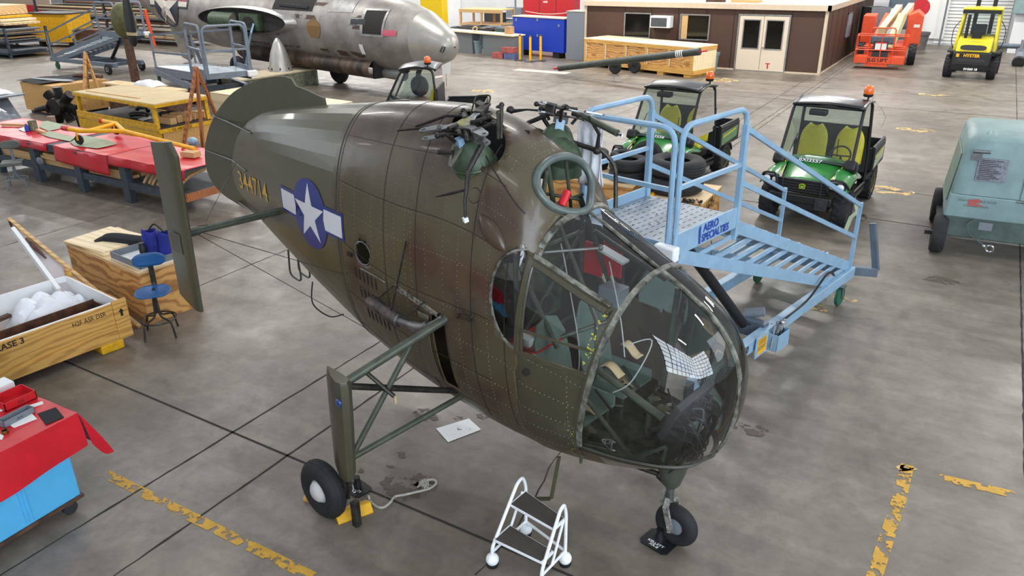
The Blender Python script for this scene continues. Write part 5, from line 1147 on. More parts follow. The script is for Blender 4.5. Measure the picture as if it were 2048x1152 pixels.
for x in (.42, 1.22, 2.0):
    mb = MB(); mb.grid(lambda u, v, x=x: Vector((x+(u-.5)*.13*math.sin(PI*(.15+.8*v)), .10+.34*v+.02, z1+.0+.03*min(1, v*2.2)-.05+.05*v**.3-.035*math.sin(PI*u)*math.sin(PI*v))), 8, 10); mb.build('hood_rib', MT['cartgreen'], hdo)
mb = MB(); mb.bx(.93, 2.4, -.022, -.0, .98, 1.66); dr = mb.build('access_door', MT['cartgreen'], ct_, smooth=0, bevel=.02)
MB().bx(1.06, 2.3, -.03, -.02, 1.06, 1.50).build('door_panel', mat('cart_panel', '86a2a6', .45, var=.12), dr, smooth=0, bevel=.02)
mb = MB(); mb.bx(1.52, 1.68, -.034, -.02, 1.55, 1.63); la = mb.build('door_latch', MT['silvertrim'], dr, smooth=0, bevel=.004); MB().ring(frame((1.6, -.036, 1.59), (1, 0, 0), (0, 0, 1)), .025, .005, 16, 5).build('latch_ring', MT['dark'], la)
mb = MB(); mb.tube([(.90, -.012, .96), (2.5, -.012, .96)], .014, 6); mb.build('door_hinge', MT['steel'], dr)
mb = MB(); mb.bx(.30, .68, -.012, .0, 1.22, 1.56); pl = mb.build('data_plate', mat('plate_dull', '6f7078', .5, metal=.3, col2='8c8f98', vscale=30), ct_, smooth=0)
mb = MB()
for k in range(12): mb.bx(.32, .50+.02*(k*5 % 7), -.014, -.012, 1.24+k*.026, 1.249+k*.026)
mb.build('plate_lines', MT['ink'], pl, smooth=0)
mb = MB(); mb.bx(.20, .33, -.02, 0, 1.52, 1.62); mb.tube([(.20, -.06, 1.66), (.42, -.08, 1.67)], .025, 10); mb.build('grab_handle', MT['steel'], ct_)
mb = MB(); M_ = frame((.40, -.003, .90), (1, 0, 0), (0, 0, 1)); write(mb, 'HIGH PRESSURE HOSE', .055, M_ @ Matrix.Translation((-.0, .0, 0)), .0, .95); write(mb, 'CONNECTION', .05, M_ @ Matrix.Translation((.0, -.08, 0))); mb.build('stencil', mat('faded_ink', '4a5f66', .7), ct_, smooth=0)
MB().add([(.28, -.006, .91), (.42, -.006, .94), (.47, -.006, .89), (.38, -.006, .87), (.52, -.006, .83), (.30, -.006, .82)], [(0, 1, 2, 3), (3, 4, 5, 0)]).build('red_overspray', mat('overspray', 'a8544c', .7), ct_, smooth=0)
mb = MB(); mb.bx(-.02, .0, .25, 1.5, .8, 1.55); tilt(mb, .16).build('end_door', mat('cart_end', '7b8d80', .6, var=.15), ct_, smooth=0, bevel=.015)
MB().bx(.07, .09, .55, .95, 1.1, 1.4).build('end_window', MT['dark'], ct_, smooth=0)
for (x, y) in ((.16, .0), (.16, Dc-.1), (2.7, .0), (2.7, Dc-.1)):
    mb = MB(); tyre(mb, (x, y+.06, .30), .305, .20, M_=frame((x, y+.05, .30), (1, 0, 0), (0, 0, 1)) @ Matrix.Rotation(PI/2, 4, 'Y') if False else frame((x-.16, y+.10, .305), (0, 1, 0), (0, 0, 1))); w_ = mb.build('wheel', MT['tyre'], ct_)
    MB().lathe([(.001, -.09), (.10, -.08), (.17, -.05), (.17, .05), (.001, .08)], frame((x-.16, y+.10, .305), (0, 1, 0), (0, 0, 1)), 24).build('rim', MT['cartdark'], w_)
mb = MB(); mb.beam((-.2, .10, .30), (.5, .10, .34), .06, .06); mb.beam((-.1, Dc-.1, .30), (.5, Dc-.1, .34), .06, .06); mb.beam((.0, .1, .34), (.0, Dc-.1, .34), .08, .06); mb.build('axle', MT['dark'], ct_)
mb = MB(); mb.tube(smooth_path([(.45, -.02, .62), (.35, -.06, .55), (.38, -.08, .42), (.55, -.1, .30), (.68, -.12, .25)], 6), .01, 6); mb.build('cable', MT['cartdark'], ct_)
mb = MB(); mb.ring(frame((.7, -.1, .22), (1, 0, 0), (0, 0, 1)), .05, .015, 16, 6); mb.ball((.62, -.1, .25), .03); mb.build('hose_coupling', MT['chrome'], ct_)
mb = MB(); mb.bx(.50, .68, .015, .028, .46, .58); mb.build('white_label', MT['greybox'], ct_, smooth=0)
# ------------------------------------------------------------------ step ladder on ball feet
LB = Vector(((G(985, 1128).x+G(1130, 1126).x)/2, (G(985, 1128).y+G(1130, 1126).y)/2, 0))
fA = G(985, 1130); fB = G(1130, 1128); fC = G(1052, 1068); 
sl_ = thing('step_stool', 'white two-step mobile steps with dark treads on ball feet', 'step stool', (0, 0, 0))
# feet: A front-left, B back-right, C back-left; D front-right lies out of frame
def lift(p, z): return Vector((p.x, p.y, z))
A_ = lift(fA, .0); Bk = lift(fB, 0); Cc = lift(fC, 0); D_ = Vector((A_.x+(Bk.x-Cc.x), A_.y+(Bk.y-Cc.y), 0)); D_ = lift(G(1083, 1178), 0)
for p in (A_, Bk, Cc, D_):
    f_ = MB(); f_.ball((p.x, p.y, .060), .052, seg=20); fo = f_.build('ball_foot', MT['whitegloss'], sl_)
    MB().cyl((p.x, p.y, 0), (p.x, p.y, .024), .046, .050).build('rubber_pad', MT['black'], fo)
def sideframe(F_, B_):
    d = (B_-F_); mb = MB()
    pts = [F_+Vector((0, 0, .09)), F_+Vector((0, 0, .17)), F_.lerp(B_, .74)+Vector((0, 0, .58)), F_.lerp(B_, .90)+Vector((0, 0, .60)), B_+Vector((0, 0, .50)), B_+Vector((0, 0, .09))]
    mb.tube(bend(pts, .10, 6), .014, 10); mb.build('side_frame', MT['whitegloss'], sl_)
    MB().tube([F_.lerp(B_, .03)+Vector((0, 0, .13)), F_.lerp(B_, .97)+Vector((0, 0, .13))], .011, 8).build('side_rail', MT['whitegloss'], sl_)
    MB().tube([F_.lerp(B_, .42)+Vector((0, 0, .13)), F_.lerp(B_, .9)+Vector((0, 0, .46))], .011, 8).build('side_brace', MT['whitegloss'], sl_)
sideframe(A_, Cc); sideframe(D_, Bk)
for t0, t1, z in ((.03, .50, .225), (.50, .97, .43)):
    q = [A_.lerp(Cc, t0), D_.lerp(Bk, t0), D_.lerp(Bk, t1), A_.lerp(Cc, t1)]
    mb = MB(); vs = [lift(p, z) for p in q]+[lift(p, z+.022) for p in q]; mb.add(vs, [(0, 3, 2, 1), (4, 5, 6, 7), (0, 1, 5, 4), (1, 2, 6, 5), (2, 3, 7, 6), (3, 0, 4, 7)]); st_ = mb.build('step', MT['whitegloss'], sl_, smooth=0, bevel=.003)
    c = sum(q, Vector())/4; q2 = [c+(p-c)*.93 for p in q]
    mb = MB(); mb.add([lift(p, z+.0235) for p in q2], [(0, 1, 2, 3)]); mb.build('tread_mat', mat('tread_dark', '47423b', .8, var=.15), st_, smooth=0)
MB().tube([Cc+Vector((0, 0, .13)), Bk+Vector((0, 0, .13))], .012, 8).build('rear_rail', MT['whitegloss'], sl_)
# ------------------------------------------------------------------ small things around the helicopter wheels
c0 = G(706, 1038); c1 = G(745, 998)
ck = MB(); ck.prism([(-.11, 0), (.09, 0), (.09, .02), (.03, .075), (.015, .075), (-.10, .012)], -.155, .155, Matrix(((1, 0, 0, 0), (0, 0, 1, 0), (0, 1, 0, 0), (0, 0, 0, 1))))
o = ck.build('wheel_chock', MT['yellowworn'], None, smooth=0, bevel=.006); q = G(706, 1026); o.location = (q.x, q.y, 0); o.rotation_euler = (0, 0, math.radians(-30)); tag(o, 'worn yellow wooden chock in front of the helicopter main wheel', 'wheel chock')
o = MB().bx(-.10, .10, -.04, .04, 0, .045).build('wood_block', MT['pallet'], None, smooth=0, bevel=.004); q = G(632, 1000); o.location = (q.x, q.y, 0); o.rotation_euler = (0, 0, math.radians(20)); tag(o, 'small bare wood block wedged behind the main wheel', 'wood block')
rp_ = [G(x, y) for x, y in ((738, 1000), (748, 1012), (765, 1018), (780, 1008), (790, 996), (810, 992), (835, 986), (858, 980), (872, 970), (868, 962), (850, 964), (838, 974))]
mb = MB(); mb.tube([p+Vector((0, 0, .014 if i else .05)) for i, p in enumerate(smooth_path(rp_, 5))], .011, 8); o = mb.build('rope', MT['rope'], None); tag(o, 'frayed off-white rope trailing from the yellow chock', 'rope')
fr_ = MB(); rnd = random.Random(8); q = G(848, 972)
for k in range(26): a = rnd.uniform(0, 6.28); fr_.tube(smooth_path([q+Vector((rnd.uniform(-.03, .03), rnd.uniform(-.03, .03), .01)), q+Vector((rnd.uniform(-.05, .05), rnd.uniform(-.05, .05), .045)), q+Vector((rnd.uniform(-.07, .07), rnd.uniform(-.07, .07), .008))], 3), .004, 4)
f_ = fr_.build('frayed_end', MT['rope'], o); f_['kind'] = 'stuff'
def plate(label, px, rz, txt, size=(.26, .22)):
    q = G(*px); p = thing('jack_pad', label, 'pad', (q.x, q.y, 0), rz)
    MB().prism([(-size[0]/2+.03, -size[1]/2), (size[0]/2-.03, -size[1]/2), (size[0]/2, -size[1]/2+.03), (size[0]/2, size[1]/2-.03), (size[0]/2-.03, size[1]/2), (-size[0]/2+.03, size[1]/2), (-size[0]/2, size[1]/2-.03), (-size[0]/2, -size[1]/2+.03)], 0, .012).build('pad_plate', MT['black'], p, smooth=0)
    MB().lathe([(.035, .012), (.035, .07), (.025, .10), (.03, .13)], None, 20).build('jack_post', MT['black'], p)
    mb = MB(); M_ = Matrix.Translation((0, -size[1]/2+.05, .0125))
    for i, t in enumerate(txt): write(mb, t, .035, M_ @ Matrix.Translation((0, .015-.032*i, 0)), .001, 1.1)
    mb.build('pad_lettering', MT['white'], p, smooth=0)
plate('black pad with jack post under the nose wheel fork', (1318, 1084), math.atan2(*(G(1320, 1098)-G(1298, 1085)).yx), ('KELLETT', 'XR-8'))
plate('black pad with jack post beside the main wheel', (716, 978), math.atan2(*(G(1320, 1098)-G(1298, 1085)).yx), ('KELLETT', 'XR-8'), (.22, .18))
mb = MB(); qs = [G(872, 858), G(938, 838), G(962, 860), G(896, 885)]; mb.add([lift(p, .004) for p in qs]+[lift(p, .007) for p in qs], [(0, 3, 2, 1), (4, 5, 6, 7), (0, 1, 5, 4), (1, 2, 6, 5), (2, 3, 7, 6), (3, 0, 4, 7)]); sh = mb.build('drip_sheet', MT['paper'], None, smooth=0); tag(sh, 'blank white sheet lying on the floor under the helicopter belly', 'sheet')
mb = MB(); c = sum(qs, Vector())/4
for dx, dy, r in ((0, 0, .012), (.02, .01, .009), (.1, .06, .006), (-.02, .015, .008)): mb.cyl((c.x+dx, c.y+dy, .007), (c.x+dx, c.y+dy, .0078), r, seg=10)
mb.build('oil_drip', mat('oil', '3a3a3c', .4), sh)['kind'] = 'stuff'
# ------------------------------------------------------------------ left side of the hangar
def simple(name, m, label, cat, loc, rz=0, mb=None, group=None, kind=None, bevel=0, smooth=0, **k):
    o = mb.build(name, MT[m] if isinstance(m, str) else m, None, smooth=smooth, bevel=bevel, **k); o.location = loc; o.rotation_euler = (0, 0, rz); return tag(o, label, cat, group, kind)
def B6(*b): return MB().bx(*b)
# long work bench
WB = thing('work_bench', 'long grey workbench covered in red sheet with timber on its lower shelf', 'workbench', (-19.6, 8.4, 0), 0)
L_ = 7.6; Wd = 1.35
B6(0, L_, 0, Wd, .84, .885).build('bench_top', MT['benchgrey'], WB, smooth=0)
B6(0, L_-.1, .05, Wd-.05, .36, .40).build('lower_shelf', MT['benchgrey'], WB, smooth=0)
B6(0, L_-.2, .01, .05, .28, .42).build('shelf_apron', MT['benchgrey'], WB, smooth=0); B6(0, L_, .0, .04, .74, .84).build('top_apron', MT['benchgrey'], WB, smooth=0)
B6(L_-.12, L_-.07, .0, Wd, .28, .42).build('shelf_end_rail', MT['redwood'], WB, smooth=0)
for x in (.95, 2.55, 4.15, 5.7): 
    B6(x-.1, x+.1, -.012, .12, 0, .84).build('leg', MT['benchgrey'], WB, smooth=0, bevel=.005); B6(x-.1, x+.1, Wd-.12, Wd, 0, .84).build('leg', MT['benchgrey'], WB, smooth=0)
B6(L_-.15, L_-.03, Wd-.14, Wd, 0, .84).build('leg', MT['redwood'], WB, smooth=0)
def drape(name, label, x0, x1, hang, seed):
    rnd = random.Random(seed); mb = MB(); n = 30; sag = [hang[0]+(hang[1]-hang[0])*i/n+rnd.uniform(-.008, .008) for i in range(n+1)]
    def f(u, v):
        x = x0+(x1-x0)*u; h = sag[int(round(u*n))]; s = v*(Wd+.02+h)
        if s < Wd+.01: return Vector((x, Wd-s, .892+.003*math.sin(9*x+7*s)))
        q = s-Wd-.01; return Vector((x, -.012-.025*math.sin(min(1, q*4)*1.2)-.012*math.sin(7*x), .89-q))
    mb.grid(f, n, 26); o = mb.build(name, MT['redcloth'], None, solid=.003); o.location = (-19.6, 8.4, 0); return tag(o, label, 'cloth')
drape('red_cloth', 'red sheet over the left half of the long workbench', -.2, 3.2, (.16, .15), 1); drape('red_cloth', 'red sheet over the right half of the workbench, hanging low in front', 3.45, 5.3, (.30, .40), 2)
drape('red_cloth', 'red sheet folded neatly over the right end of the workbench', 5.32, 7.62, (.16, .17), 3)
rnd = random.Random(21)
def lum(x, y, z, l, w, h, rz, m='lumber', lab='', g='offcut timber on the bench shelf'):
    return simple('timber_offcut', m, lab, 'timber', (x, y, z), rz, MB().bx(-l/2, l/2, -w/2, w/2, 0, h), g, bevel=.003)
for bx0, bx1, n, nm in ((-18.55, -17.2, 9, 'leftmost filled bay, behind the grey stool'), (-16.95, -15.6, 11, 'second bay, behind the drooping red sheet'), (-15.3, -14.0, 9, 'third bay of the shelf')):
    for k in range(n):
        lv = k//3; lum((bx0+bx1)/2+rnd.uniform(-.05, .05), 8.56+.17*(k % 3)+rnd.uniform(-.02, .02), .401+lv*.062, rnd.uniform(.8, 1.25), rnd.uniform(.08, .15), .058, 0, lab='timber offcut lying under the bench in the '+nm, g='timber in the '+nm)
for k in range(9):
    mb = MB(); pts = [(0, 0, 0), (.0, .12, .12), (.02, .32, .22), (.05, .62, .28)]; mb.tube(smooth_path(pts, 4), .03, 4, sx=.5); simple('curved_timber', 'lumber', 'curved timber rib stacked at the open right end of the bench shelf', 'timber', (-13.45+.13*k, 8.5+.02*(k % 2), .43), 0, mb, 'curved timber ribs on the bench shelf')
simple('plastic_bag', 'greybox', 'crumpled clear bag at the left of the second timber bay', 'bag', (-16.85, 8.42, .401), 0, MB().ball((0, 0, .07), .1, (1.2, .5, .9), 10, 6))
# things on the bench
TB = thing('tow_bar', 'yellow aircraft tow bar with forked head, red tips and two small wheels', 'tow bar', (0, 0, 0))
a = G(228, 258, 1.18); j = G(248, 262, 1.16); e = G(390, 298, 1.0); h1 = G(138, 258, 1.20); h2 = G(205, 242, 1.22); k1 = G(232, 247, 1.2)
MB().tube([j, e], .042, 12).build('main_tube', MT['yellow'], TB); MB().tube([h1, G(160, 262, 1.18), j], .045, 12).build('fork_arm', MT['yellow'], TB)
MB().tube([G(170, 263, 1.17), k1], .038, 12).build('fork_brace', MT['yellow'], TB); MB().tube([j, k1, h2], .042, 12).build('fork_arm', MT['yellow'], TB)
for p, q in ((h1, G(125, 256, 1.2)), (h2, G(200, 242, 1.22))): MB().tube([p, q], .05, 10).build('red_tip', MT['red'], TB)
for c, s_ in ((G(161, 290, .905), 1), (G(234, 270, .905), .9)):
    M_ = frame(c+Vector((0, 0, .11)), (1, .2, 0), (0, 0, 1)); w_ = MB().lathe([(.05, -.02), (.09, -.03), (.105, 0), (.09, .03), (.05, .02)], M_, 24).build('tow_wheel', MT['rubber'], TB); MB().lathe([(.001, .02), (.05, .022), (.05, -.022), (.001, -.02)], M_, 16).build('tow_wheel_hub', MT['dark'], w_)
    MB().beam(c+Vector((0, -.035, .10)), c+Vector((0, -.02, .27)), .02, .05).build('wheel_bracket', MT['yellow'], TB, smooth=0)
MB().ring(frame(G(378, 298, .97), (1, 0, 0), (0, 1, 0)), .13, .016, 24, 6).build('tow_ring', MT['red'], TB)
def sheet(nm, m, label, cat, pts, z, t=.004, group=None):
    q = [G(x, y, z) for x, y in pts]; n = len(q); mb = MB(); mb.add([p for p in q]+[p+Vector((0, 0, t)) for p in q], [tuple(range(n))[::-1], tuple(range(n, 2*n))]+[(i, (i+1) % n, n+(i+1) % n, n+i) for i in range(n)]); o = mb.build(nm, MT[m], None, smooth=0); return tag(o, label, cat, group)
mm('zincsheet', '9aa588', .6, var=.1)
sheet('green_sheet', 'zincsheet', 'grey-green panel lying near the centre of the red bench, beneath the tow wheel', 'panel', [(140, 285), (165, 270), (220, 281), (235, 288), (195, 297), (150, 292)], .905)
sheet('green_sheet', 'zincsheet', 'grey-green panel lying at the far edge of the bench beside the paint can', 'panel', [(85, 243), (95, 242), (130, 250), (118, 258), (96, 262), (78, 254)], .905)
sheet('green_sheet', 'zincsheet', 'long grey-green panel between the paint can and the tow wheel', 'panel', [(80, 268), (100, 262), (150, 275), (140, 283), (100, 275)], .905)
sheet('paper_sheet', 'paper', 'white paper lying under the blue bottle on the bench', 'paper', [(36, 258), (52, 253), (66, 258), (48, 264)], .905)
p = G(68, 260, .905); simple('paint_can', mat('can_paint', '8e8a80', .4, metal=.5, col2='5d7a4c', vscale=25), 'paint-streaked metal can on the left end of the red bench', 'paint can', p, 0, MB().lathe([(.001, 0), (.09, 0), (.09, .2), (.095, .205), (.085, .2), (.08, .17), (.001, .17)], None, 24), smooth=40)
p = G(55, 262, .905); simple('blue_bottle', 'blue', 'small dark blue bottle standing left of the paint can', 'bottle', p, 0, MB().lathe([(.001, 0), (.045, 0), (.045, .09), (.02, .13), (.02, .16), (.001, .16)], None, 16), smooth=40)
simple('wooden_stick', 'lumber', 'pale wooden batten across the left end of the bench', 'batten', G(30, 252, .905), .35, MB().bx(-.35, .35, -.03, .03, 0, .05)); simple('wooden_stick', 'lumber', 'short wooden handle lying in front of the paint can', 'batten', G(82, 265, .905), -.15, MB().bx(-.2, .2, -.03, .03, 0, .05))
p = G(382, 313, .905); simple('wood_block', 'lumber', 'small wood block at the right end of the red bench by the tow ring', 'wood block', p, .2, MB().bx(-.16, .16, -.1, .1, 0, .10), bevel=.004)
simple('blue_rag', 'standblue', 'crumpled pale blue rag at the far right end of the bench', 'rag', G(386, 288, .905), 0, MB().ball((0, 0, .06), .12, (1.1, .8, .7), 8, 6), smooth=0)
# grey stool at the bench
def stool(label, c, rz, seat_h, m_seat, m_leg, kind):
    s = thing(kind, label, 'stool', c, rz)
    mb = MB(); mb.box((0, 0, seat_h), (.40, .38, .035 if kind != 'shop_stool' else .07)); mb.build('seat', m_seat, s, bevel=.06 if False else .015, bseg=3) if kind == 'shop_stool' else MB().grid(lambda u, v: Vector(((2*u-1)*.21*math.sqrt(max(0, 1-(2*v-1)**2*.72)), (2*v-1)*.20, seat_h-.03*(1-(2*u-1)**2)*(1-(2*v-1)**2))), 14, 14).build('seat', m_seat, s, solid=.018)
    mb = MB(); mb.grid(lambda u, v: Vector(((2*u-1)*.19, .19+.03*(1-(2*u-1)**2), seat_h+.34+(2*v-1)*.085*math.sqrt(max(.15, 1-(2*u-1)**4)))), 16, 6); mb.build('backrest', m_seat, s, solid=.02)
    MB().tube(smooth_path([(0, .08, seat_h-.03), (0, .22, seat_h-.02), (0, .235, seat_h+.1), (0, .225, seat_h+.34)], 4), .02, 6, sx=1.6).build('back_support', m_leg, s)
    MB().cyl((0, 0, seat_h-.30), (0, 0, seat_h-.03), .022).build('column', m_leg, s)
    for k in range(4):
        a = PI/4+k*PI/2; c_, s_ = math.cos(a), math.sin(a)
        MB().tube(bend([(.02*c_, .02*s_, seat_h-.1), (.04*c_, .04*s_, seat_h*.42), (.22*c_, .22*s_, seat_h*.36), (.255*c_, .255*s_, 0)], .06), .013, 8).build('leg', m_leg, s)
    MB().ring(Matrix.Translation((0, 0, seat_h*.37)), .21, .009, 36, 6).build('foot_ring', m_leg, s); return s
stool('blue-painted metal stool with backrest beside the open crate', tuple(G(324, 668)), math.radians(50), .60, MT['stoolblue'], MT['darksteel'], 'metal_stool')
stool('grey padded shop stool with backrest in front of the workbench', tuple(G(38, 374)), math.radians(55), .52, mat('stool_grey', '5f645e', .6), MT['greybox'], 'shop_stool')
# ------------------------------------------------------------------ open crate with its lid
C3 = thing('open_crate', 'open shallow wooden crate lettered CASE 3, white lined, with rusty parts inside', 'crate', (-8.40, 4.72, 0), math.radians(-6))
w, l = 1.42, 3.3
B6(-w, 0, -l, 0, .12, .15).build('crate_floor', MT['pallet'], C3, smooth=0)
for nm, b in (('side', (-.03, 0, -l, 0, .12, .58)), ('side', (-w, -w+.03, -l, 0, .12, .58)), ('side', (-w, 0, -.03, 0, .12, .58)), ('side', (-w, 0, -l, -l+.03, .12, .58))): B6(*b).build(nm, MT['pallet'], C3, smooth=0)
for nm, b in (('lining', (-.05, -.031, -l+.04, -.04, .15, .59)), ('lining', (-w+.031, -w+.05, -l+.04, -.04, .15, .59)), ('lining', (-w+.04, -.04, -.05, -.031, .15, .59))): B6(*b).build(nm, MT['white'], C3, smooth=0)
B6(-.0, .03, -.14, .03, .12, .62).build('corner_board', MT['pallet'], C3, smooth=0, bevel=.003); B6(0, .02, -l, -.14, .12, .24).build('base_board', MT['pallet'], C3, smooth=0); B6(-w-.02, -w+.08, -.02, .03, .12, .66).build('corner_board', MT['pallet'], C3, smooth=0)
for y in (-.38, -1.9): B6(-w, .03, y, y+.28, 0, .12).build('skid', MT['yellowworn'], C3, smooth=0, bevel=.02)
mb = MB(); M_ = frame((.004, -.3, .50), (0, 1, 0), (0, 0, 1)); write(mb, 'CASE 3', .10, M_ @ Matrix.Translation((-.98, .02, 0)), .002, 1.0, 'CENTER', .002); mb.build('case_lettering', MT['ink'], C3, smooth=0); mb = MB(); write(mb, 'H2F ASR DSR', .085, M_ @ Matrix.Translation((-.12, -.01, 0)), .0, .8); mb.build('crate_lettering', MT['ink'], C3, smooth=0)
mb = MB(); M_ = frame((.031, -.055, .46), (0, 1, 0), (0, 0, 1)); mb.prism([(-.015, -.05), (.015, -.05), (.015, .01), (.035, .01), (0, .05), (-.035, .01), (-.015, .01)], 0, .002, M_); mb.build('up_arrow', MT['ink'], C3, smooth=0)
C3T = Matrix.Translation((-8.40, 4.72, 0)) @ Matrix.Rotation(math.radians(-6), 4, 'Z')
def inC(x, y, z): return tuple(C3T @ Vector((x, y, z)))
def crumple(name, label, cat, c, sx, sy, h, m, seed, nu=16, nv=14, rz=0, amp=1):
    rnd = random.Random(seed); ph = [rnd.uniform(0, 6) for _ in range(6)]; mb = MB()
    def f(u, v):
        x = (u-.5)*sx; y = (v-.5)*sy; e = max(0, 1-((2*u-1)**4+(2*v-1)**4)*.9)
        return Vector((x, y, h*e*(.62+.24*amp*abs(math.sin(7*u+ph[0]+3*v))+.2*amp*abs(math.sin(9*v+ph[1]-4*u)))))
    mb.grid(f, nu, nv); o = mb.build(name, MT[m], None, smooth=25, solid=.003); o.location = c; o.rotation_euler = (0, 0, rz); return tag(o, label, cat)
crumple('packing_cloth', 'crumpled white packing cloth heaped in the middle of the open crate', 'cloth', inC(-.90, -.55, .22), .66, .80, .32, 'cloth_white', 3, rz=.1, amp=1.5)
crumple('packing_cloth', 'crumpled white packing cloth at the far corner of the open crate', 'cloth', inC(-.95, -.22, .24), .6, .32, .22, 'cloth_white', 5, amp=1.5)
tr = thing('rusty_tray', 'long rusty brown metal channel lying in the open crate', 'metal channel', inC(-.38, -.95, .28), math.radians(-4)); 
for b in ((-.14, .14, -.85, .85, 0, .015), (-.14, -.125, -.85, .85, 0, .22), (.125, .14, -.85, .85, 0, .20), (-.14, .14, .835, .85, 0, .2), (-.14, .14, -.85, -.835, 0, .16)): B6(*b).build('channel_wall', mat('rusty_brown', '6a4027', .75, col2='3c2619', vscale=7) if 'rusty_brown' not in bpy.data.materials else bpy.data.materials['rusty_brown'], tr, smooth=0)
for k, (x, y, lx, ly, hz, rz, m) in enumerate(((-1.15, -1.35, .5, .7, .2, .2, 'felt'), (-.8, -1.85, .6, .9, .18, -.3, 'brown'), (-1.1, -.55, .4, .5, .16, .1, 'brown'), (-.6, -1.5, .3, .8, .2, .5, 'darksteel'), (-1.1, -2.1, .5, .5, .2, .1, 'felt'))):
    crumple('canvas_part', ('black fabric bundle beside the white cloth in the open crate', 'brown fabric-covered part at the near end of the crate', 'brown canvas piece at the far end of the open crate', 'dark metal part between channel and white cloth', 'black bundle at the crate edge of the picture')[k], 'aircraft part', inC(x, y, .16), lx, ly, hz, m, 30+k, rz=rz, amp=.6)
for k, (x, y, a, l_) in enumerate(((-.95, -1.45, .5, 1.2), (-.75, -1.75, .2, 1.0))): simple('brown_spar', 'brown', ('long brown wooden spar crossing the open crate', 'shorter brown spar lower in the open crate')[k], 'spar', inC(x, y, .40+.03*k), a+1.2, MB().bx(-l_/2, l_/2, -.035, .035, 0, .04))
simple('paper_tag', 'paper', 'white paper tag on the black bundle in the crate', 'tag', inC(-1.05, -1.12, .47), .4, MB().bx(-.06, .06, -.04, .04, 0, .004)); simple('white_dish', 'white', 'round white dish in the near corner of the open crate', 'dish', inC(-.45, -2.0, .38), 0, MB().lathe([(.001, 0), (.14, 0), (.18, .04), (.17, .045), (.13, .012), (.001, .012)], None, 28), smooth=40)
LD = thing('padded_panel', 'padded crate panel with white foam lining leaning up behind the open crate', 'crate lid', (0, 0, 0))
A_ = G(279, 656, .0); Bt = G(17, 440, 1.12); A2 = G(118, 585, .45); B2 = G(26, 462, 1.02)
nn = ((Bt-A_).cross(A2-A_)).normalized(); nn = nn if nn.dot(Vector((0, 0, CAM_H))-A_) > 0 else -nn
def slab(q, t0, t1): n = len(q); mb = MB(); mb.add([p+nn*t0 for p in q]+[p+nn*t1 for p in q], [tuple(range(n))[::-1], tuple(range(n, 2*n))]+[(i, (i+1) % n, n+(i+1) % n, n+i) for i in range(n)]); return mb
slab([A_, Bt, B2, A2], -.03, 0).build('lid_board', MT['pallet'], LD, smooth=0)
cq = (A_+Bt+B2+A2)/4; slab([p.lerp(cq, .05) for p in (A_, Bt, B2, A2)], 0, .004).build('foam_lining', mat('foam', 'b9b2b4', .9), LD, smooth=0)
mb = MB(); mb.beam(A_+nn*.012, Bt+nn*.012, .022, .03); mb.beam(Bt+nn*.012, B2+nn*.012, .022, .03); mb.build('felt_edge', MT['felt'], LD, smooth=0)
MB().beam(A_+Vector((.01, .0, .02)), Bt+Vector((.01, 0, .02)), .05, .035).build('lid_edge', MT['lumber'], LD, smooth=0)
MB().beam(B2+nn*.03, A2+nn*.03, .05, .08).build('foam_strip', MT['white'], LD, smooth=0)
mb = MB(); u_ = (Bt-A_); mb.tube([A_+u_*.52+(A2-A_)*.30+nn*.03, A_+u_*.63+(A2-A_)*.25+nn*.04, A_+u_*.74+(A2-A_)*.19+nn*.03], [.01, .035, .02], 8); mb.build('brown_blade', MT['brown'], LD)
MB().add([A_+u_*.60+(A2-A_)*.38+nn*.02, A_+u_*.72+(A2-A_)*.30+nn*.02, A_+u_*.73+(A2-A_)*.16+nn*.02], [(0, 1, 2)]).build('tape_patch', MT['white'], LD, smooth=0)
# ------------------------------------------------------------------ plywood crate behind the stool and its load
P2 = thing('plywood_crate', 'tall swirl-grained plywood crate behind the blue stool, tray and bag on top', 'crate', (-8.68, 5.16, 0), math.radians(-6)); w2, d2 = 1.95, .76
B6(-w2, 0, 0, d2, .0, .70).build('box', MT['fir'], P2, smooth=0, bevel=.004); B6(-w2-.01, .01, -.01, d2+.01, .70, .735).build('lid', MT['ply'], P2, smooth=0)
P2T = Matrix.Translation((-8.68, 5.16, 0)) @ Matrix.Rotation(math.radians(-6), 4, 'Z')
def onP(x, y, z=.736): return tuple(P2T @ Vector((x, y, z)))
simple('plywood_sheet', 'plylight', 'pale plywood sheet lying on the far end of the tall crate', 'plywood sheet', onP(-1.42, .38), -.1, B6(-.5, .5, -.36, .36, 0, .02)); simple('plywood_sheet', 'plylight', 'upper pale plywood sheet with a knot, on the far end of the crate', 'plywood sheet', onP(-1.48, .38, .757), .02, B6(-.46, .46, -.38, .34, 0, .02))
TY = thing('grey_tray', 'shallow grey metal tray on the near end of the tall crate', 'tray', onP(-.40, .39), math.radians(-6))
for b in ((-.37, .37, -.34, .34, 0, .01), (-.37, -.36, -.34, .34, .01, .10), (.36, .37, -.34, .34, .01, .1), (-.37, .37, -.34, -.33, .01, .1), (-.37, .37, .33, .34, .01, .1)): B6(*b).build('tray_wall', MT['white'] if b[5] == .01 else MT['greybox'], TY, smooth=0)
bg_ = thing('blue_bag', 'blue fabric tool bag standing in the grey tray', 'bag', onP(-.34, .50, .747), .3)
for x in (-.12, .13): 
    mb = MB(); mb.grid(lambda u, v, x=x: Vector((x+.14*math.cos(2*PI*u)*(1-.25*v)*(1+.1*math.sin(6*PI*u)), .11*math.sin(2*PI*u)*(1-.5*v)*(1+.08*math.cos(8*PI*u)), .34*v+.02*math.sin(4*PI*u)*v)), 28, 8); mb.build('bag_compartment', mat('bag_blue', '1d2a8e', .75, var=.3), bg_, solid=.004)
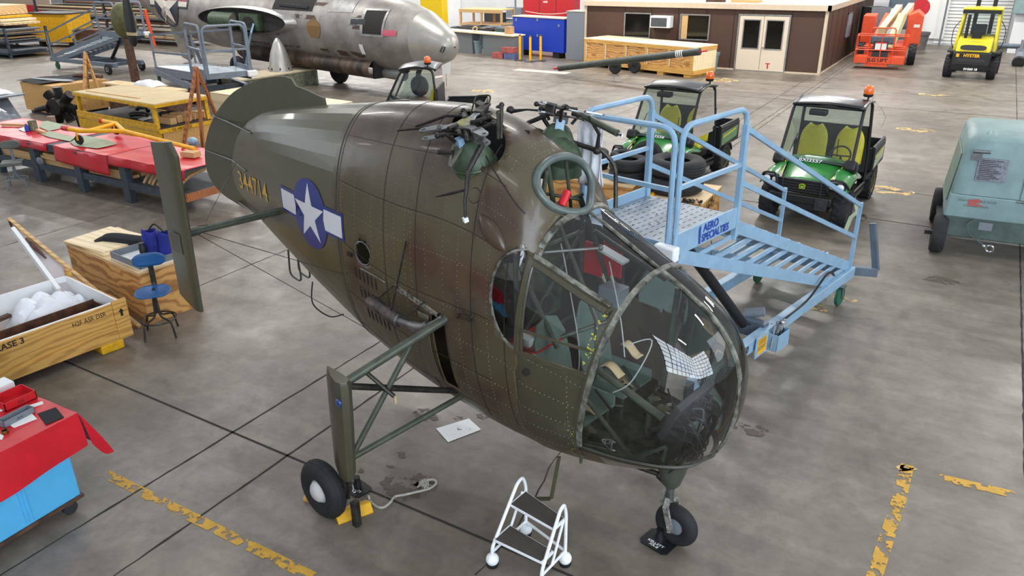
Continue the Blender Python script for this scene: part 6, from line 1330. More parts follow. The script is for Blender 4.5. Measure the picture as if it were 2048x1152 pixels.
MB().tube(smooth_path([(-.12, 0, .32), (-.02, .02, .42), (.13, 0, .32)], 5), .012, 6, sx=.4).build('bag_handle', MT['ink'], bg_)
simple('black_bottle', 'black', 'black flask standing beside the blue bag', 'flask', onP(-.38, .30, .747), 0, MB().lathe([(.001, 0), (.045, 0), (.045, .17), (.038, .18), (.038, .22), (.001, .22)], None, 20), smooth=40)
mb = MB(); mb.tube(smooth_path([(-.66, -.48, .0), (-.60, -.3, .055), (-.15, .0, .06), (.3, .35, .06)], 6), [.06]*5+[.075]*14, 8, sx=1.3); simple('black_cloth', 'felt', 'rolled black cloth lying across the tall crate', 'cloth', onP(-.75, .52), -.35, mb, smooth=40)
# ------------------------------------------------------------------ red-covered blue cart, lower left
RT = thing('rolling_cabinet', 'bright blue rolling cabinet under a red sheet, lower left corner', 'cabinet', (-5.93, 2.70, 0), math.radians(2))
B6(-1.6, -.03, -1.4, -.10, .14, .88).build('body', MT['skyblue'], RT, smooth=0, bevel=.01); B6(-1.6, -.02, -1.4, -.08, .11, .14).build('base_frame', MT['brown'], RT, smooth=0)
mb = MB()
for y in (-.56, -.53, -.50): mb.bx(-.03, -.022, y-.004, y+.004, .16, .86)
mb.build('panel_rib', MT['skyblue'], RT, smooth=0)
for y in (-.20, -1.2):
    c = empty('caster'); c.parent = RT; c.location = (-.07, y, 0); MB().lathe([(.001, -.025), (.06, -.025), (.06, .025), (.001, .025)], frame((0, 0, .06), (0, 1, 0), (0, 0, 1)), 20).build('caster_wheel', MT['dark'], c); MB().bx(-.03, .03, -.03, .03, .09, .11).build('caster_plate', MT['steel'], c, smooth=0)
mb = MB(); ex = .035; rnd = random.Random(2)
def fr_(u, v):
    y = -1.5+1.52*u; h = (.34+.06*math.sin(3*u)-.04*u)*v
    return Vector((ex+.02*math.sin(v*2)+.012*math.sin(14*u)*v, y, .915-h))
mb.grid(fr_, 30, 10)
mb.grid(lambda u, v: Vector((-1.7+1.735*u, -1.5+1.52*v, .915+.002*math.sin(30*u+9*v))), 20, 16)
mb.grid(lambda u, v: Vector((ex+.16*math.sin(PI*.5*v)*(.3+.7*u)+.012, .02+.10*v*u+.02*v, .915-(.30+.06*math.sin(PI*u))*v-.10*u*v+.0)) if u < 1.01 else None, 8, 10)
mb.grid(lambda u, v: Vector((-1.7+1.735*u, .02+.06*math.sin(v*1.4), .915-.32*v)), 16, 8)
o = mb.build('red_sheet', MT['redcloth'], None, smooth=60); o.location = (-5.93, 2.70, 0); o.rotation_euler = (0, 0, math.radians(2)); tag(o, 'glossy red sheet draped over the blue cabinet, corner hanging down', 'cloth')
zt = .918
def openbox(name, m, label, c, rz, sx, sy, h, lid=None):
    b = thing(name, label, 'box', c, rz)
    for q in ((-sx, sx, -sy, sy, 0, .006), (-sx, -sx+.006, -sy, sy, 0, h), (sx-.006, sx, -sy, sy, 0, h), (-sx, sx, -sy, -sy+.006, 0, h), (-sx, sx, sy-.006, sy, 0, h)): B6(*q).build('box_wall', MT[m], b, smooth=0)
    mb = MB(); M_ = frame((sx+.001, 0, h*.5), (0, 1, 0), (0, 0, 1)); write(mb, 'AN', .035, M_); mb.build('handwriting', MT['ink'], b, smooth=0); return b
openbox('red_box', 'red', 'open red cardboard box on the red sheet', tuple(G(30, 803, zt)), .0, .11, .13, .075); openbox('grey_box', 'greybox', 'narrow pale grey open box in front of the red box', tuple(G(34, 838, zt)), .10, .045, .13, .055)
simple('cardboard_sheet', 'red', 'flat red cardboard sheet under the open red box', 'box lid', G(38, 812, zt-.003), 0, B6(-.14, .14, -.14, .13, 0, .0025)); simple('white_box', 'white', 'white open box at the picture edge beyond the red box', 'box', G(2, 776, zt), 0, B6(-.08, .08, -.14, .08, 0, .05))
sheet('black_pad', 'felt', 'square black rubber pad near the cabinet corner', 'pad', [(75, 828), (112, 815), (128, 835), (92, 850)], zt); sheet('white_strip', 'paper', 'white paper strip beside the red box', 'paper', [(55, 812), (85, 803), (87, 808), (58, 818)], zt)
sheet('printed_bag', 'paper', 'clear printed bag in front of the grey box', 'bag', [(17, 849), (63, 827), (74, 838), (28, 856)], zt); sheet('printed_bag', 'paper', 'clear printed bag at the left picture edge beside the red lid', 'bag', [(0, 803), (8, 808), (14, 818), (0, 824)], zt)
simple('brass_ring', mat('brass', '8a6535', .3, metal=.9), 'small brass ring on the red sheet', 'ring', G(11, 866, zt), 0, MB().lathe([(.022, 0), (.026, 0), (.026, .025), (.022, .025), (.022, 0)], None, 24), smooth=40); sheet('paper_tag', 'paper', 'small white tag beside the brass ring', 'tag', [(0, 868), (8, 872), (4, 880), (0, 879)], zt)
# ------------------------------------------------------------------ yellow work stand with stencilled rail
YT = thing('yellow_work_stand', 'yellow steel work stand with plywood top and lower tray, stencilled U.S. AIR FORCE', 'work stand', (-17.2, 11.55, 0), math.radians(-3)); L_ = 3.75; D_ = 1.55
B6(-L_, 0, 0, D_, 1.12, 1.15).build('plywood_top', mat('top_board', 'c9b48c', .8, var=.1, vscale=2), YT, smooth=0)
for b in ((-L_, 0, -.02, .04, 1.05, 1.13), (-L_, 0, D_-.04, D_+.02, 1.05, 1.13), (-.04, .02, 0, D_, 1.05, 1.13), (-L_-.02, -L_+.04, 0, D_, 1.05, 1.13), (-L_, 0, -.02, .04, .48, .56), (-.04, .02, 0, D_, .42, .52), (-L_, 0, D_-.04, D_, .48, .56)): B6(*b).build('frame_rail', MT['yellowworn'], YT, smooth=0, bevel=.004)
for x in (-.06, -L_+.06):
    for y in (.04, D_-.06): MB().beam((x-.06 if x > -1 else x+.1, y, 1.1), (x, y, .0), .09, .09).build('leg', MT['yellowworn'], YT, smooth=0)
B6(-L_, 0, 0, D_, .50, .54).build('tray_deck', MT['dark'], YT, smooth=0); B6(-L_, -.04, -.01, .0, .02, .46).build('side_panel', MT['yellowworn'], YT, smooth=0); B6(-.04, 0, .1, D_, .02, .42).build('end_panel', MT['osb'], YT, smooth=0)
B6(-L_, -.0, -.015, .02, .56, .66).build('tray_edge', MT['yellowworn'], YT, smooth=0)
mb = MB(); write(mb, 'U.S. AIR FORCE', .085, frame((.022, .62, .47), (0, 1, 0), (0, 0, 1)), .001, 1.0); mb.build('stencil', MT['ink'], YT, smooth=0)
YTM = Matrix.Translation((-17.2, 11.55, 0)) @ Matrix.Rotation(math.radians(-3), 4, 'Z')
def onY(x, y, z): return tuple(YTM @ Vector((x, y, z)))
simple('batten', 'lumber', 'thin batten lying along the plywood top of the yellow stand', 'batten', onY(-2.3, .28, 1.151), -.03, B6(-1.2, 1.2, -.03, .03, 0, .02))
for k in range(5): simple('carton', 'lumber', 'stacked tan packing carton with straps in the yellow stand tray, one of a heap', 'carton', onY(-.45-.08*(k % 2), .55+.2*k, .541), .2*k, B6(-.25, .25, -.09, .09, 0, .16+.03*(k % 3)), 'strapped tan cartons in the yellow stand tray', bevel=.01)
for k, (x, y, s) in enumerate(((-2.5, 1.1, .12), (-1.9, .6, .08), (-1.3, 1.1, .09))): simple('dark_part', 'darksteel', ('black curved pipe in the tray of the yellow stand', 'small metal bracket left of the tubes in the tray', 'ribbed dark duct in the tray of the yellow stand')[k], 'aircraft part', onY(x, y, .541), .4*k, MB().tube(smooth_path([(-.2, 0, .06), (-.1, .02, s), (.15, .04, s), (.3, 0, .06)], 4), .055, 8), smooth=40)
sheet('white_flap', 'paper', 'thin white sheet lying in the tray of the yellow stand', 'sheet', [(275, 238), (300, 232), (305, 236), (285, 242)], .545)
# ------------------------------------------------------------------ sawhorse frames
def aframe(label, apex, feet, w=.10):
    s = thing('timber_a_frame', label, 'timber frame', (0, 0, 0), 0, None)
    for f in feet: MB().beam(apex+Vector((0, 0, 0)), f, w, w*.45, (0, 1, 0)).build('leg', MT['redwood'] if apex.x > -20 else MT['fir'], s, smooth=0, bevel=.003)
    return s
def AP(x, y, d): # point at a given ground range in front of the camera
    r = G(x, 330); v = _fw+_r2*((x-1024)/F_PX)-_u2*((y-576)/F_PX); h = math.hypot(v.x, v.y); return Vector((v.x/h*d, v.y/h*d, CAM_H+v.z/h*d))
dA = 25.2; aframe('light timber A-frame trestle standing behind the yellow stand', AP(170, 105, dA), (AP(160, 195, dA-.3)*1+Vector((0, 0, -.5)), AP(208, 212, dA), AP(176, 175, dA+1)))
dB = 20.6; aframe('reddish timber A-frame trestle between yellow stand and helicopter tail', AP(392, 133, dB), (Vector((G(366, 300).x, G(366, 300).y, 0)), AP(430, 215, dB+.6)+Vector((0, 0, -.2)), AP(405, 290, dB+.1)+Vector((0, 0, -.1))))
# ------------------------------------------------------------------ OSB crate, radial engine, boot, left table
OC = thing('osb_crate', 'pale strand-board crate with black felt and aircraft parts on top', 'crate', (-23.75, 12.75, 0), math.radians(-3)); B6(-1.95, 0, 0, 1.7, .1, .95).build('box', MT['osb'], OC, smooth=0); B6(-1.9, -.1, .1, 1.6, 0, .1).build('skid', MT['dark'], OC, smooth=0)
simple('black_felt', 'felt', 'black felt draped over the strand-board crate', 'cloth', (-23.75, 12.75, .951), math.radians(-3), MB().grid(lambda u, v: Vector((-2.05+1.5*u+.03*math.sin(9*v), -.05+1.75*v, .034+.02*math.sin(7*u+5*v)-.0)), 12, 12), solid=.008)
simple('grey_paddle', 'greybox', 'long grey blade-shaped panel on the black felt', 'panel', (-24.9, 13.4, .985), .15, MB().prism([(-.9, -.05), (.5, -.2), (.85, -.12), (.95, .05), (.6, .16), (-.9, .08)], 0, .02)); simple('brown_parts', 'brown', 'small heap of brown fittings on the felt behind the grey blade', 'fittings', (-24.3, 14.2, .985), .3, MB().tube([(-.5, 0, .05), (0, .05, .08), (.6, -.05, .05)], .06, 6))
RE = thing('radial_engine', 'dark radial piston engine with finned cylinders beside the yellow stand', 'engine', (-22.3, 12.1, 0), .3)
MB().cyl((0, -.3, .62), (0, .12, .62), .22, .26, seg=24).build('crankcase', MT['greasy'], RE); MB().tube([(-.2, -.3, .6), (-.45, -.5, .55)], [.09, .06], 10).build('carburettor', MT['greasy'], RE)
for k in range(7):
    a = PI/2+k*2*PI/7; mb = MB()
    for j in range(8): r0 = .24+j*.035; mb.cyl((r0*math.cos(a), 0, .62+r0*math.sin(a)), ((r0+.016)*math.cos(a), 0, .62+(r0+.016)*math.sin(a)), .135, seg=12)
    mb.build('cylinder', MT['greasy'], RE)
for k in (-.3, .3): MB().beam((k, .1, .6), (k*1.2, .1, 0), .05, .05).build('engine_leg', MT['dark'], RE, smooth=0)
simple('boot', mat('suede', '9a8470', .9), 'tan leather boot standing behind the workbench', 'boot', (-20.9, 11.0, .0), .4, MB().tube(smooth_path([(0, 0, .62), (0, 0, .36), (.05, -.02, .2), (.3, -.1, .11), (.5, -.16, .1)], 4), [.1]*8+[.11]*5+[.09, .08, .06, .05], 10), smooth=50)
LT = thing('grey_pedestal_table', 'grey tilted-leg table with white towels at the left picture edge', 'table', (-24.7, 11.5, 0), 0); B6(-.6, .85, -.5, .5, .80, .84).build('table_top', MT['greybox'], LT, smooth=0)
for a, b in (((-.3, 0, .8), (-.5, 0, 0)), ((.2, 0, .8), (.9, 0, 0))): MB().beam(a, b, .5, .05).build('leg', MT['greybox'], LT, smooth=0)
crumple('towel_heap', 'white towels crumpled on the grey left-edge table', 'towels', (-24.7, 11.5, .841), 1.0, .8, .14, 'cloth_white', 9); crumple('grey_sack', 'grey and blue sacks heaped in front of the left-edge table', 'sack', (-22.9, 10.6, 0), 1.3, 1.2, .62, 'greybox', 12); crumple('white_rag', 'white rag lying on the grey sacks', 'rag', (-23.1, 10.7, .58), .5, .4, .12, 'cloth_white', 13)
# ------------------------------------------------------------------ long crates and the spinner
GC = thing('painted_crate', 'weathered grey-green crate with pale top, marked 1954-9(3) in yellow', 'crate', (-22.0, 18.2, 0), math.radians(-3)); 
B6(-1.35, 0, 0, 3.5, 0, .52).build('box', mat('weathered', '8b8c74', .8, col2='5c6154', vscale=5), GC, smooth=0); B6(-1.38, .03, -.03, 3.53, .50, .55).build('lid', mat('lid_pale', 'c9bb9d', .8, var=.1), GC, smooth=0)
for b in ((.0, .03, 0, .06, 0, .5), (.0, .03, 3.44, 3.5, 0, .5), (-1.3, -1.22, -.03, 0, 0, .5), (-.1, 0, -.03, 0, 0, .5), (-1.3, 0, -.03, 0, .42, .5)): B6(*b).build('batten', mat('pale_paint', 'a9ab93', .8, var=.25), GC, smooth=0)
MB().add([(.004, 1.35, .22), (.004, 2.05, .22), (.004, 2.05, .42), (.004, 1.35, .42)], [(0, 1, 2, 3)]).build('stencil_patch', MT['dark'], GC, smooth=0)
mb = MB(); write(mb, '1954-9(3)', .16, frame((.006, 1.70, .32), (0, 1, 0), (0, 0, 1)), .003, .85); mb.build('stencil', mat('stencil_yellow', 'd6c54a', .6), GC, smooth=0)
SPc = thing('spinner_cone', 'silver pointed propeller spinner standing on the weathered crate', 'spinner', (-22.55, 20.6, .55)); MB().lathe([(.001, 1.18), (.06, 1.15), (.16, 1.0), (.28, .72), (.37, .4), (.42, .12), (.43, 0), (.40, 0), (.40, .02)], None, 36).build('cone', mat('spinner_alu', 'b9b6b0', .4, metal=.5, var=.15, vscale=3), SPc)
for k in range(8): a = k*PI/4; MB().ball((.428*math.cos(a), .428*math.sin(a), .10), .028, (1, 1, 1.5), 8, 6).build('cone_notch', MT['black'], SPc)
PC = thing('plywood_crate', 'long pale plywood box behind the helicopter tail', 'crate', (-20.3, 15.6, 0), math.radians(-4)); B6(0, 5.0, 0, 1.15, 0, .62).build('box', MT['plylight'], PC, smooth=0); B6(-.01, 5.01, -.01, 1.16, .62, .64).build('lid', MT['plylight'], PC, smooth=0); B6(-.008, 0, .0, 1.15, 0, .61).build('end_panel', MT['fir'], PC, smooth=0)
crumple('white_towels', 'white towels on the timber pile behind the yellow stand', 'towels', (-21.2, 14.2, .96), 1.0, .6, .16, 'cloth_white', 17); simple('yellow_plank', 'ply', 'curved pale plank edge behind the yellow stand', 'plank', (-20.9, 14.1, .9), -.03, B6(-2.2, 1.3, -.25, .25, 0, .06)); B6(-20.9-2, -20.9+1.1, 13.9, 14.3, 0, .9)
simple('crate_pile', 'brown', 'low brown crate supporting the planks behind the yellow stand', 'crate', (-21.3, 14.15, 0), -.03, B6(-1.6, 1.4, -.3, .3, 0, .90))
s2 = stand('maintenance_stand', 'grey wheeled access stand with stairs at far left, raised deck, behind the trestles', (-30.4, 20.7), math.radians(90), 'grey access stands at the left', 1.42, False); s2.scale = (1.15, 1.15, 1.15)
s3 = stand('maintenance_stand', 'grey access stand with lowered deck, nearer the silver jet landing gear', (-20.5, 17.5), math.radians(68), 'grey access stands at the left', .74, False); s3.scale = (1.4, 1.4, 1.4); s3.location = (-20.5, 17.5, 0)
# ------------------------------------------------------------------ silver jet
JET = thing('silver_jet', 'stained silver vintage jet fuselage with star insignia, open panels and rusty belly', 'aircraft', (-14.95, 20.75, 0), math.radians(-11))
JT = [(.32, 1.74, .03), (.25, 1.75, .28), (.05, 1.77, .48), (-.4, 1.82, .70), (-.95, 1.88, .92), (-1.8, 1.94, 1.10), (-3.2, 2.0, 1.22), (-5, 2.05, 1.27), (-8, 2.1, 1.27), (-11, 2.1, 1.27), (-14, 2.12, 1.27), (-16.5, 2.25, 1.2), (-18.5, 2.55, 1.05), (-20.5, 2.95, .88), (-23, 3.5, .65), (-26, 4.0, .4)]
jx = [t[0] for t in JT][::-1]; jz = [t[1] for t in JT][::-1]; jr = [t[2] for t in JT][::-1]
def JS(x, a): return Vector((x, np.interp(x, jx, jr)*math.cos(a)*.93, np.interp(x, jx, jz)+np.interp(x, jx, jr)*math.sin(a)))
def JP(x, z, off=.01): r = np.interp(x, jx, jr); q = max(-1, min(1, (z-np.interp(x, jx, jz))/r)); a = math.asin(q); p = JS(x, a); return Vector((x, -p.y-off*math.cos(a), z+off*math.sin(a)))
def tubeskin(xs_, m, nm, par=JET): mb = MB(); mb.grid(lambda u, v: JS(xs_[int(round(u*(len(xs_)-1)))], 2*PI*v), len(xs_)-1, 48); return mb.build(nm, m, par, smooth=60)
tubeskin(list(np.linspace(-.95, -26, 70)), mat('jet_skin', '9d9994', .45, metal=.35, col2='7f7873', vscale=1.3, bump=.04, bscale=2), 'fuselage'); tubeskin([.32, .30, .25, .15, .05, -.15, -.4, -.7, -.95], mat('nose_skin', 'a5a29c', .35, metal=.4, var=.12, vscale=2), 'nose_cone')
def jpatch(x0, x1, z0, z1, m, nm, off=.012, par=JET, poly=None, n=10):
    mb = MB()
    if poly: mb.add([JP(x, z, off) for x, z in poly], [tuple(range(len(poly)))])
    else: mb.grid(lambda u, v: JP(x0+(x1-x0)*u, z0+(z1-z0)*v, off), n, n)
    return mb.build(nm, MT[m] if isinstance(m, str) else m, par, smooth=0)
def jpx(x, y):
    "station and height on the near side of the fuselage seen at a pixel"
    v = _fw+_r2*((x-1024)/F_PX)-_u2*((y-576)/F_PX); R_ = Matrix.Rotation(math.radians(11), 4, 'Z'); o = R_ @ (Vector((0, 0, CAM_H))-Vector((-14.95, 20.75, 0))); d = R_ @ v; d.normalize()
    for i in range(3000):
        p = o+d*(10+i*.01)
        if p.x < .3 and math.hypot(p.y/.93, p.z-np.interp(p.x, jx, jz)) < np.interp(p.x, jx, jr): return p.x, p.z
    return p.x, p.z
def jrect(a, b, m, nm, off=.012, par=JET): (x0, z1), (x1, z0) = jpx(*a), jpx(*b); return jpatch(x0, x1, z0, z1, m, nm, off, par)
f = jrect((731, 17), (767, 75), 'silvertrim', 'hatch_frame', .014); jrect((735, 21), (763, 70), 'cavity', 'hatch_opening', .02, f)
f = jrect((699, 35), (735, 52), 'silvertrim', 'small_window', .014); jrect((703, 38), (716, 50), 'dark', 'pane', .02, f); jrect((718, 38), (730, 50), 'dark', 'pane', .02, f)
RS = worn_paint('rust_stain', '4a3426', .5, 2.2)
for a_, b_ in (((470, 78), (610, 96)), ((620, 4), (700, 14)), ((590, 28), (645, 40)), ((640, 96), (735, 116)), ((700, 30), (745, 60)), ((500, 50), (560, 70))): jrect(a_, b_, RS, 'rust_stain', .011)
f = jrect((766, 60), (793, 73), mat('sign_red', 'c0566a', .6), 'red_sign', .02); f = jrect((718, 88), (733, 108), 'paper', 'notice', .018)
jrect((668, 0), (705, 26), 'silvertrim', 'access_panel', .012); jrect((555, -5), (624, 23), 'cavity', 'upper_bay', .014); 
x0, z0 = jpx(560, 10); x1, z1 = jpx(618, 16); MB().beam(JP(x0, z0, .05), JP(x1, z1, .05), .05, .09).build('bay_rail', MT['dark'], JET, smooth=0)
cx_, cz_ = jpx(627, 57); jpatch(0, 0, 0, 0, mat('ochre_patch', '7f5f35', .6), 'bare_patch', .014, poly=[(cx_+.42*math.cos(t), cz_+.33*math.sin(t)*(1+.1*math.sin(5*t))) for t in np.linspace(0, 2*PI, 24, endpoint=False)])
# insignia
sx_, sz_ = jpx(333, 18); ib = mat('old_blue', '272d3a', .5); iw = mat('old_white', 'cfc7ba', .6)
def jd(poly, m, nm, off): jpatch(0, 0, 0, 0, m, nm, off, poly=poly)
jpatch(sx_-1.9, sx_+2.1, sz_+.05, sz_+.75, ib, 'insignia_bar', .016); jpatch(sx_-1.8, sx_+2.0, sz_+.14, sz_+.66, iw, 'insignia_bar', .02); jpatch(sx_-1.8, sx_+2.0, sz_+.34, sz_+.48, mat('old_red', '8a3a40', .6), 'insignia_stripe', .024)
mb = MB(); n = 36; mb.v = [tuple(JP(sx_, sz_+.1, .03))]+[tuple(JP(sx_+1.25*math.cos(t), sz_+.1+.86*math.sin(t), .03)) for t in np.linspace(0, 2*PI, n, endpoint=False)]; mb.f = [(0, 1+i, 1+(i+1) % n) for i in range(n)]; mb.build('insignia_disc', ib, JET, smooth=0)
mb = MB(); st5 = [((1.2 if i % 2 == 0 else .46)*math.sin(PI*i/5), (.84 if i % 2 == 0 else .32)*math.cos(PI*i/5)) for i in range(10)]; mb.v = [tuple(JP(sx_, sz_+.1, .05))]+[tuple(JP(sx_+x, sz_+.1+z, .05)) for x, z in st5]; mb.f = [(0, 1+i, 1+(i+1) % 10) for i in range(10)]; mb.build('insignia_star', iw, JET, smooth=0)
# belly trough, stained
mb = MB(); mb.grid(lambda u, v: Vector((-2.9-8.6*u, -.78+.12*math.sin(PI*v)*0+.5*(v-.5)*-1*0-.25*math.sin(PI*v), 1.18-.62*v+.08*u)), 40, 8); mb.grid(lambda u, v: Vector((-2.9-8.6*u, -.78+1.5*v, .56+.08*u)), 10, 2); mb.build('belly_fairing', MT['rust'], JET)
B6(-2.95, -2.85, -.8, .6, .56, 1.2).build('fairing_end', MT['dark'], JET, smooth=0)
# wing root bay with green tank
wr = empty('wing_root_bay'); wr.parent = JET; (x0, z0), (x1, z1) = jpx(410, 35), jpx(585, 35); xc = (x0+x1)/2; hw_ = abs(x1-x0)/2; zc = (z0+z1)/2-.12
mb = MB(); pr_ = [(xc+hw_*math.cos(t)*(1), zc+.02+.36*math.sin(t)) for t in np.linspace(0, 2*PI, 36, endpoint=False)]
P_ = [JP(x, z, .30) for x, z in pr_]; Q_ = [JP(xc+(x-xc)*1.1, zc+(z-zc)*1.5, -.03) for x, z in pr_]; mb.v = [tuple(p) for p in P_+Q_]; mb.f = [(i, (i+1) % 36, 36+(i+1) % 36, 36+i) for i in range(36)]; mb.build('root_fairing', MT['silver'], wr)
mb = MB(); mb.add([JP(x, z, .12) for x, z in pr_], [tuple(range(36))]); mb.build('bay_floor', MT['cavity'], wr, smooth=0)
yb_ = JP(xc, zc, .24).y; MB().cyl((xc-.1*hw_, yb_, zc), (xc-.62*hw_, yb_, zc), .30, seg=20).build('green_tank', MT['primer'], wr); MB().lathe([(.001, .15), (.2, .08), (.3, 0)], frame((xc-.1*hw_, yb_, zc), (0, 1, 0), (0, 0, 1)), 20).build('tank_end', MT['darksteel'], wr)
B6(xc, xc+.42*hw_, yb_-.05, yb_+.3, zc-.30, zc+.30).build('spar_box', MT['primer'], wr, smooth=0); mb = MB(); mb.add([(xc+.21*hw_+.13*hw_*math.cos(t), yb_-.055, zc+.2*math.sin(t)) for t in np.linspace(0, 2*PI, 20, endpoint=False)], [tuple(range(20))]); mb.build('lightening_hole', MT['cavity'], wr, smooth=0)
# landing gear leg, door, wheels, tail fin
gx = jpx(492, 60)[0]; MB().tube([(gx, -1.2, 1.9), (gx+.15, -1.45, .6), (gx+.1, -1.5, .35)], [.14, .10, .09], 12).build('main_gear_leg', MT['darksteel'], JET); B6(0, .06, -.35, .35, -1.0, .95, Matrix.Translation((gx+.9, -1.7, 1.2)) @ Matrix.Rotation(.55, 4, 'Y') @ Matrix.Rotation(.9, 4, 'Z')).build('gear_door', MT['standblue'], JET, smooth=0)
for nm, (wx_, wy, r) in (('main_wheel', (gx-.4, -1.5, .42)), ('aft_wheel', (-6.3, .2, .48)), ('nose_wheel', (-1.6, .1, .34))): MB().lathe([(.001, -.1), (r*.55, -.1), (r*.6, -.13), (r*.9, -.14), (r, -.08), (r, .08), (r*.9, .14), (r*.6, .13), (r*.55, .1), (.001, .1)], frame((wx_, wy, r), (1, 0, 0), (0, 0, 1)), 32).build(nm, MT['tyre'], JET)
MB().tube([(-1.6, 0, .34), (-1.5, 0, .8), (-1.3, 0, 1.1)], .09, 10).build('nose_leg', MT['darksteel'], JET); MB().cyl((-1.9, -.3, .72), (-3.1, -.3, .72), .2, .18, seg=20).build('chin_pod', MT['silvertrim'], JET)
mb = MB(); fx = jpx(330, 60)[0]; mb.v = []; pr2 = [(fx-.95, 2.2), (fx+.85, 2.2), (fx+1.0, .35), (fx+.6, .12), (fx+.1, .2)]; mb.prism(pr2, -.12, .12, Matrix(((1, 0, 0, 0), (0, 0, -1, -.4), (0, 1, 0, 0), (0, 0, 0, 1)))); mb.build('ventral_fin', mat('fin_stained', '8f897f', .55, var=.25, vscale=3), JET, smooth=0, bevel=.05)
(x0, z0) = jpx(890, 100); 
mb = MB(); mb.add([JP(*jpx(*q), .02) for q in ((893, 112), (905, 92), (912, 84), (908, 100), (890, 116))], [(0, 1, 2, 3, 4)]); mb.build('nose_window', MT['lampglass'], JET, smooth=0); mb = MB(); mb.tube([JP(*jpx(*q), .03) for q in ((887, 93), (882, 103), (888, 104), (892, 94))], .02, 5, closed=True); mb.build('nose_window_frame', MT['dark'], JET)
sg = thing('notice_board', 'white notice on a thin stand below the jet nose', 'sign', tuple(G(893, 172)), math.radians(-50)); MB().tube([(0, 0, 0), (0, 0, .45)], .01, 6).build('stand_pole', MT['steel'], sg); mb = MB(); mb.box((0, 0, .72), (.03, .34, .62), R=Matrix.Rotation(.15, 4, 'Y')); mb.build('board', MT['paper'], sg, smooth=0)
# ------------------------------------------------------------------ far side: counters, cabinets, lifts
def block(name, m, label, cat, a, b, h, depth, group=None, bevel=.01, z0=0):
    A = G(*a); Bp = G(*b); d = Bp-A; rz = math.atan2(d.y, d.x); o = thing(name, label, cat, (A.x, A.y, 0), rz, group); MB().bx(0, d.length, 0, depth, z0, h).build('body', MT[m], o, smooth=0, bevel=bevel); return o, d.length
ct, L_ = block('grey_counter', 'counter', 'grey counter unit with pale wooden top left of the blue cabinet', 'counter', (966, 110), (1026, 117), .98, .7)
c2, L2 = block('grey_counter', 'counter', 'grey counter unit nearest the jet nose, left of the bin', 'counter', (880, 101), (945, 107.5), .98, .7)
A = G(880, 101); Bp = G(1026, 117); d = Bp-A; o = B6(0, d.length+.05, -.05, .8, .98, 1.03).build('counter_top', MT['plylight'], None, smooth=0); o.location = (A.x, A.y, 0); o.rotation_euler = (0, 0, math.atan2(d.y, d.x)); tag(o, 'long pale wooden top across both grey counter units', 'counter top')
def bin_(label, px, h, r, m):
    b = thing('waste_bin', label, 'waste bin', tuple(G(*px))); MB().lathe([(.001, 0), (r*.78, 0), (r, h*.9), (r*1.08, h*.9), (r*1.1, h), (r*.98, h), (r*.75, .05), (.001, .05)], None, 28).build('bin_body', MT[m], b); MB().lathe([(r*1.05, h*.83), (r*1.09, h*.9)], None, 28).build('bin_rim', MT[m], b); return b
bin_('small grey bin between the two counter units', (957, 107), .62, .22, 'bin'); bin_('blue-grey waste bin beside the office door and long crate', (1422, 141), .72, .27, 'bin'); bin_('large brown-grey waste bin behind the orange lift', (1837, 99), .82, .36, 'binGrey')
bc, L_ = block('blue_cabinet', 'cabinetblue', 'bright blue steel cabinet on casters with three latches', 'cabinet', (1026, 108), (1127, 118), 1.74, .8, z0=.25)
for x, z in ((.25, 1.6), (L_*.5, 1.65), (L_-.3, 1.45), (L_*.5, .95)): MB().bx(x-.05, x+.05, -.03, 0, z-.06, z+.06).build('latch', MT['greybox'], bc, smooth=0)
for x in (.6, L_-.5): MB().bx(x-.2, x+.2, .05, .5, .0, .25).build('caster', MT['black'], bc, smooth=0)
B6(-.03, L_+.03, -.03, .83, 1.74, 1.78).build('cabinet_top', MT['beige'], bc, smooth=0)
gc, L_ = block('grey_cabinet', 'greybox', 'tall plain grey cabinet between blue cabinet and office', 'cabinet', (1132, 119), (1166, 121.5), 2.08, .85); B6(-.02, L_+.02, -.02, .92, 2.08, 2.12).build('cabinet_top', MT['roofgrey'], gc, smooth=0)
for k, px in enumerate(((1040, 121), (1060.5, 123.5), (1081, 122))):
    s = thing('bollard_post', ('leftmost of the three yellow posts before the blue cabinet', 'middle yellow post, set slightly forward of the other two', 'rightmost of the three yellow posts before the blue cabinet')[k], 'post', tuple(G(*px)), 0, 'yellow posts by the blue cabinet'); MB().cyl((0, 0, .03), (0, 0, 1.08), .055, seg=16).build('post', MT['yellow'], s); MB().cyl((0, 0, 1.08), (0, 0, 1.14), .05, seg=16).build('cap', MT['steel'], s); MB().lathe([(.001, .05), (.1, .05), (.28, .02), (.28, 0)], None, 8).build('base', MT['dark'], s)
q = G(1016, 117)
for k, (dx, z, m, lab) in enumerate(((-.15, 0, 'brick', 'dusty red block on the floor left of the yellow posts'), (.22, 0, 'brickblue', 'blue and red block beside the dusty red one, on the floor'), (.18, .26, 'brick', 'red-topped block stacked on the blue one'))):
    if m not in MT: mm(m, 'a5534e' if m == 'brick' else '55638c', .7, var=.3)
    simple('step_block', m, lab, 'block', (q.x+dx*1.6-.2, q.y, z), 0, B6(-.33, .33, -.2, .2, 0, .25), bevel=.01)
LC = thing('long_crate', 'very long swirl-grained crate on skids in front of the office', 'crate', tuple(G(1165, 130)), 0); A = G(1168, 131); Bp = G(1384, 157); d = Bp-A; LC.location = A; LC.rotation_euler = (0, 0, math.atan2(d.y, d.x)); L_ = d.length
B6(0, L_, 0, 1.5, .12, 1.12).build('box', MT['fir'], LC, smooth=0); B6(-.02, L_+.02, -.03, 1.53, 1.12, 1.15).build('lid', MT['plylight'], LC, smooth=0)
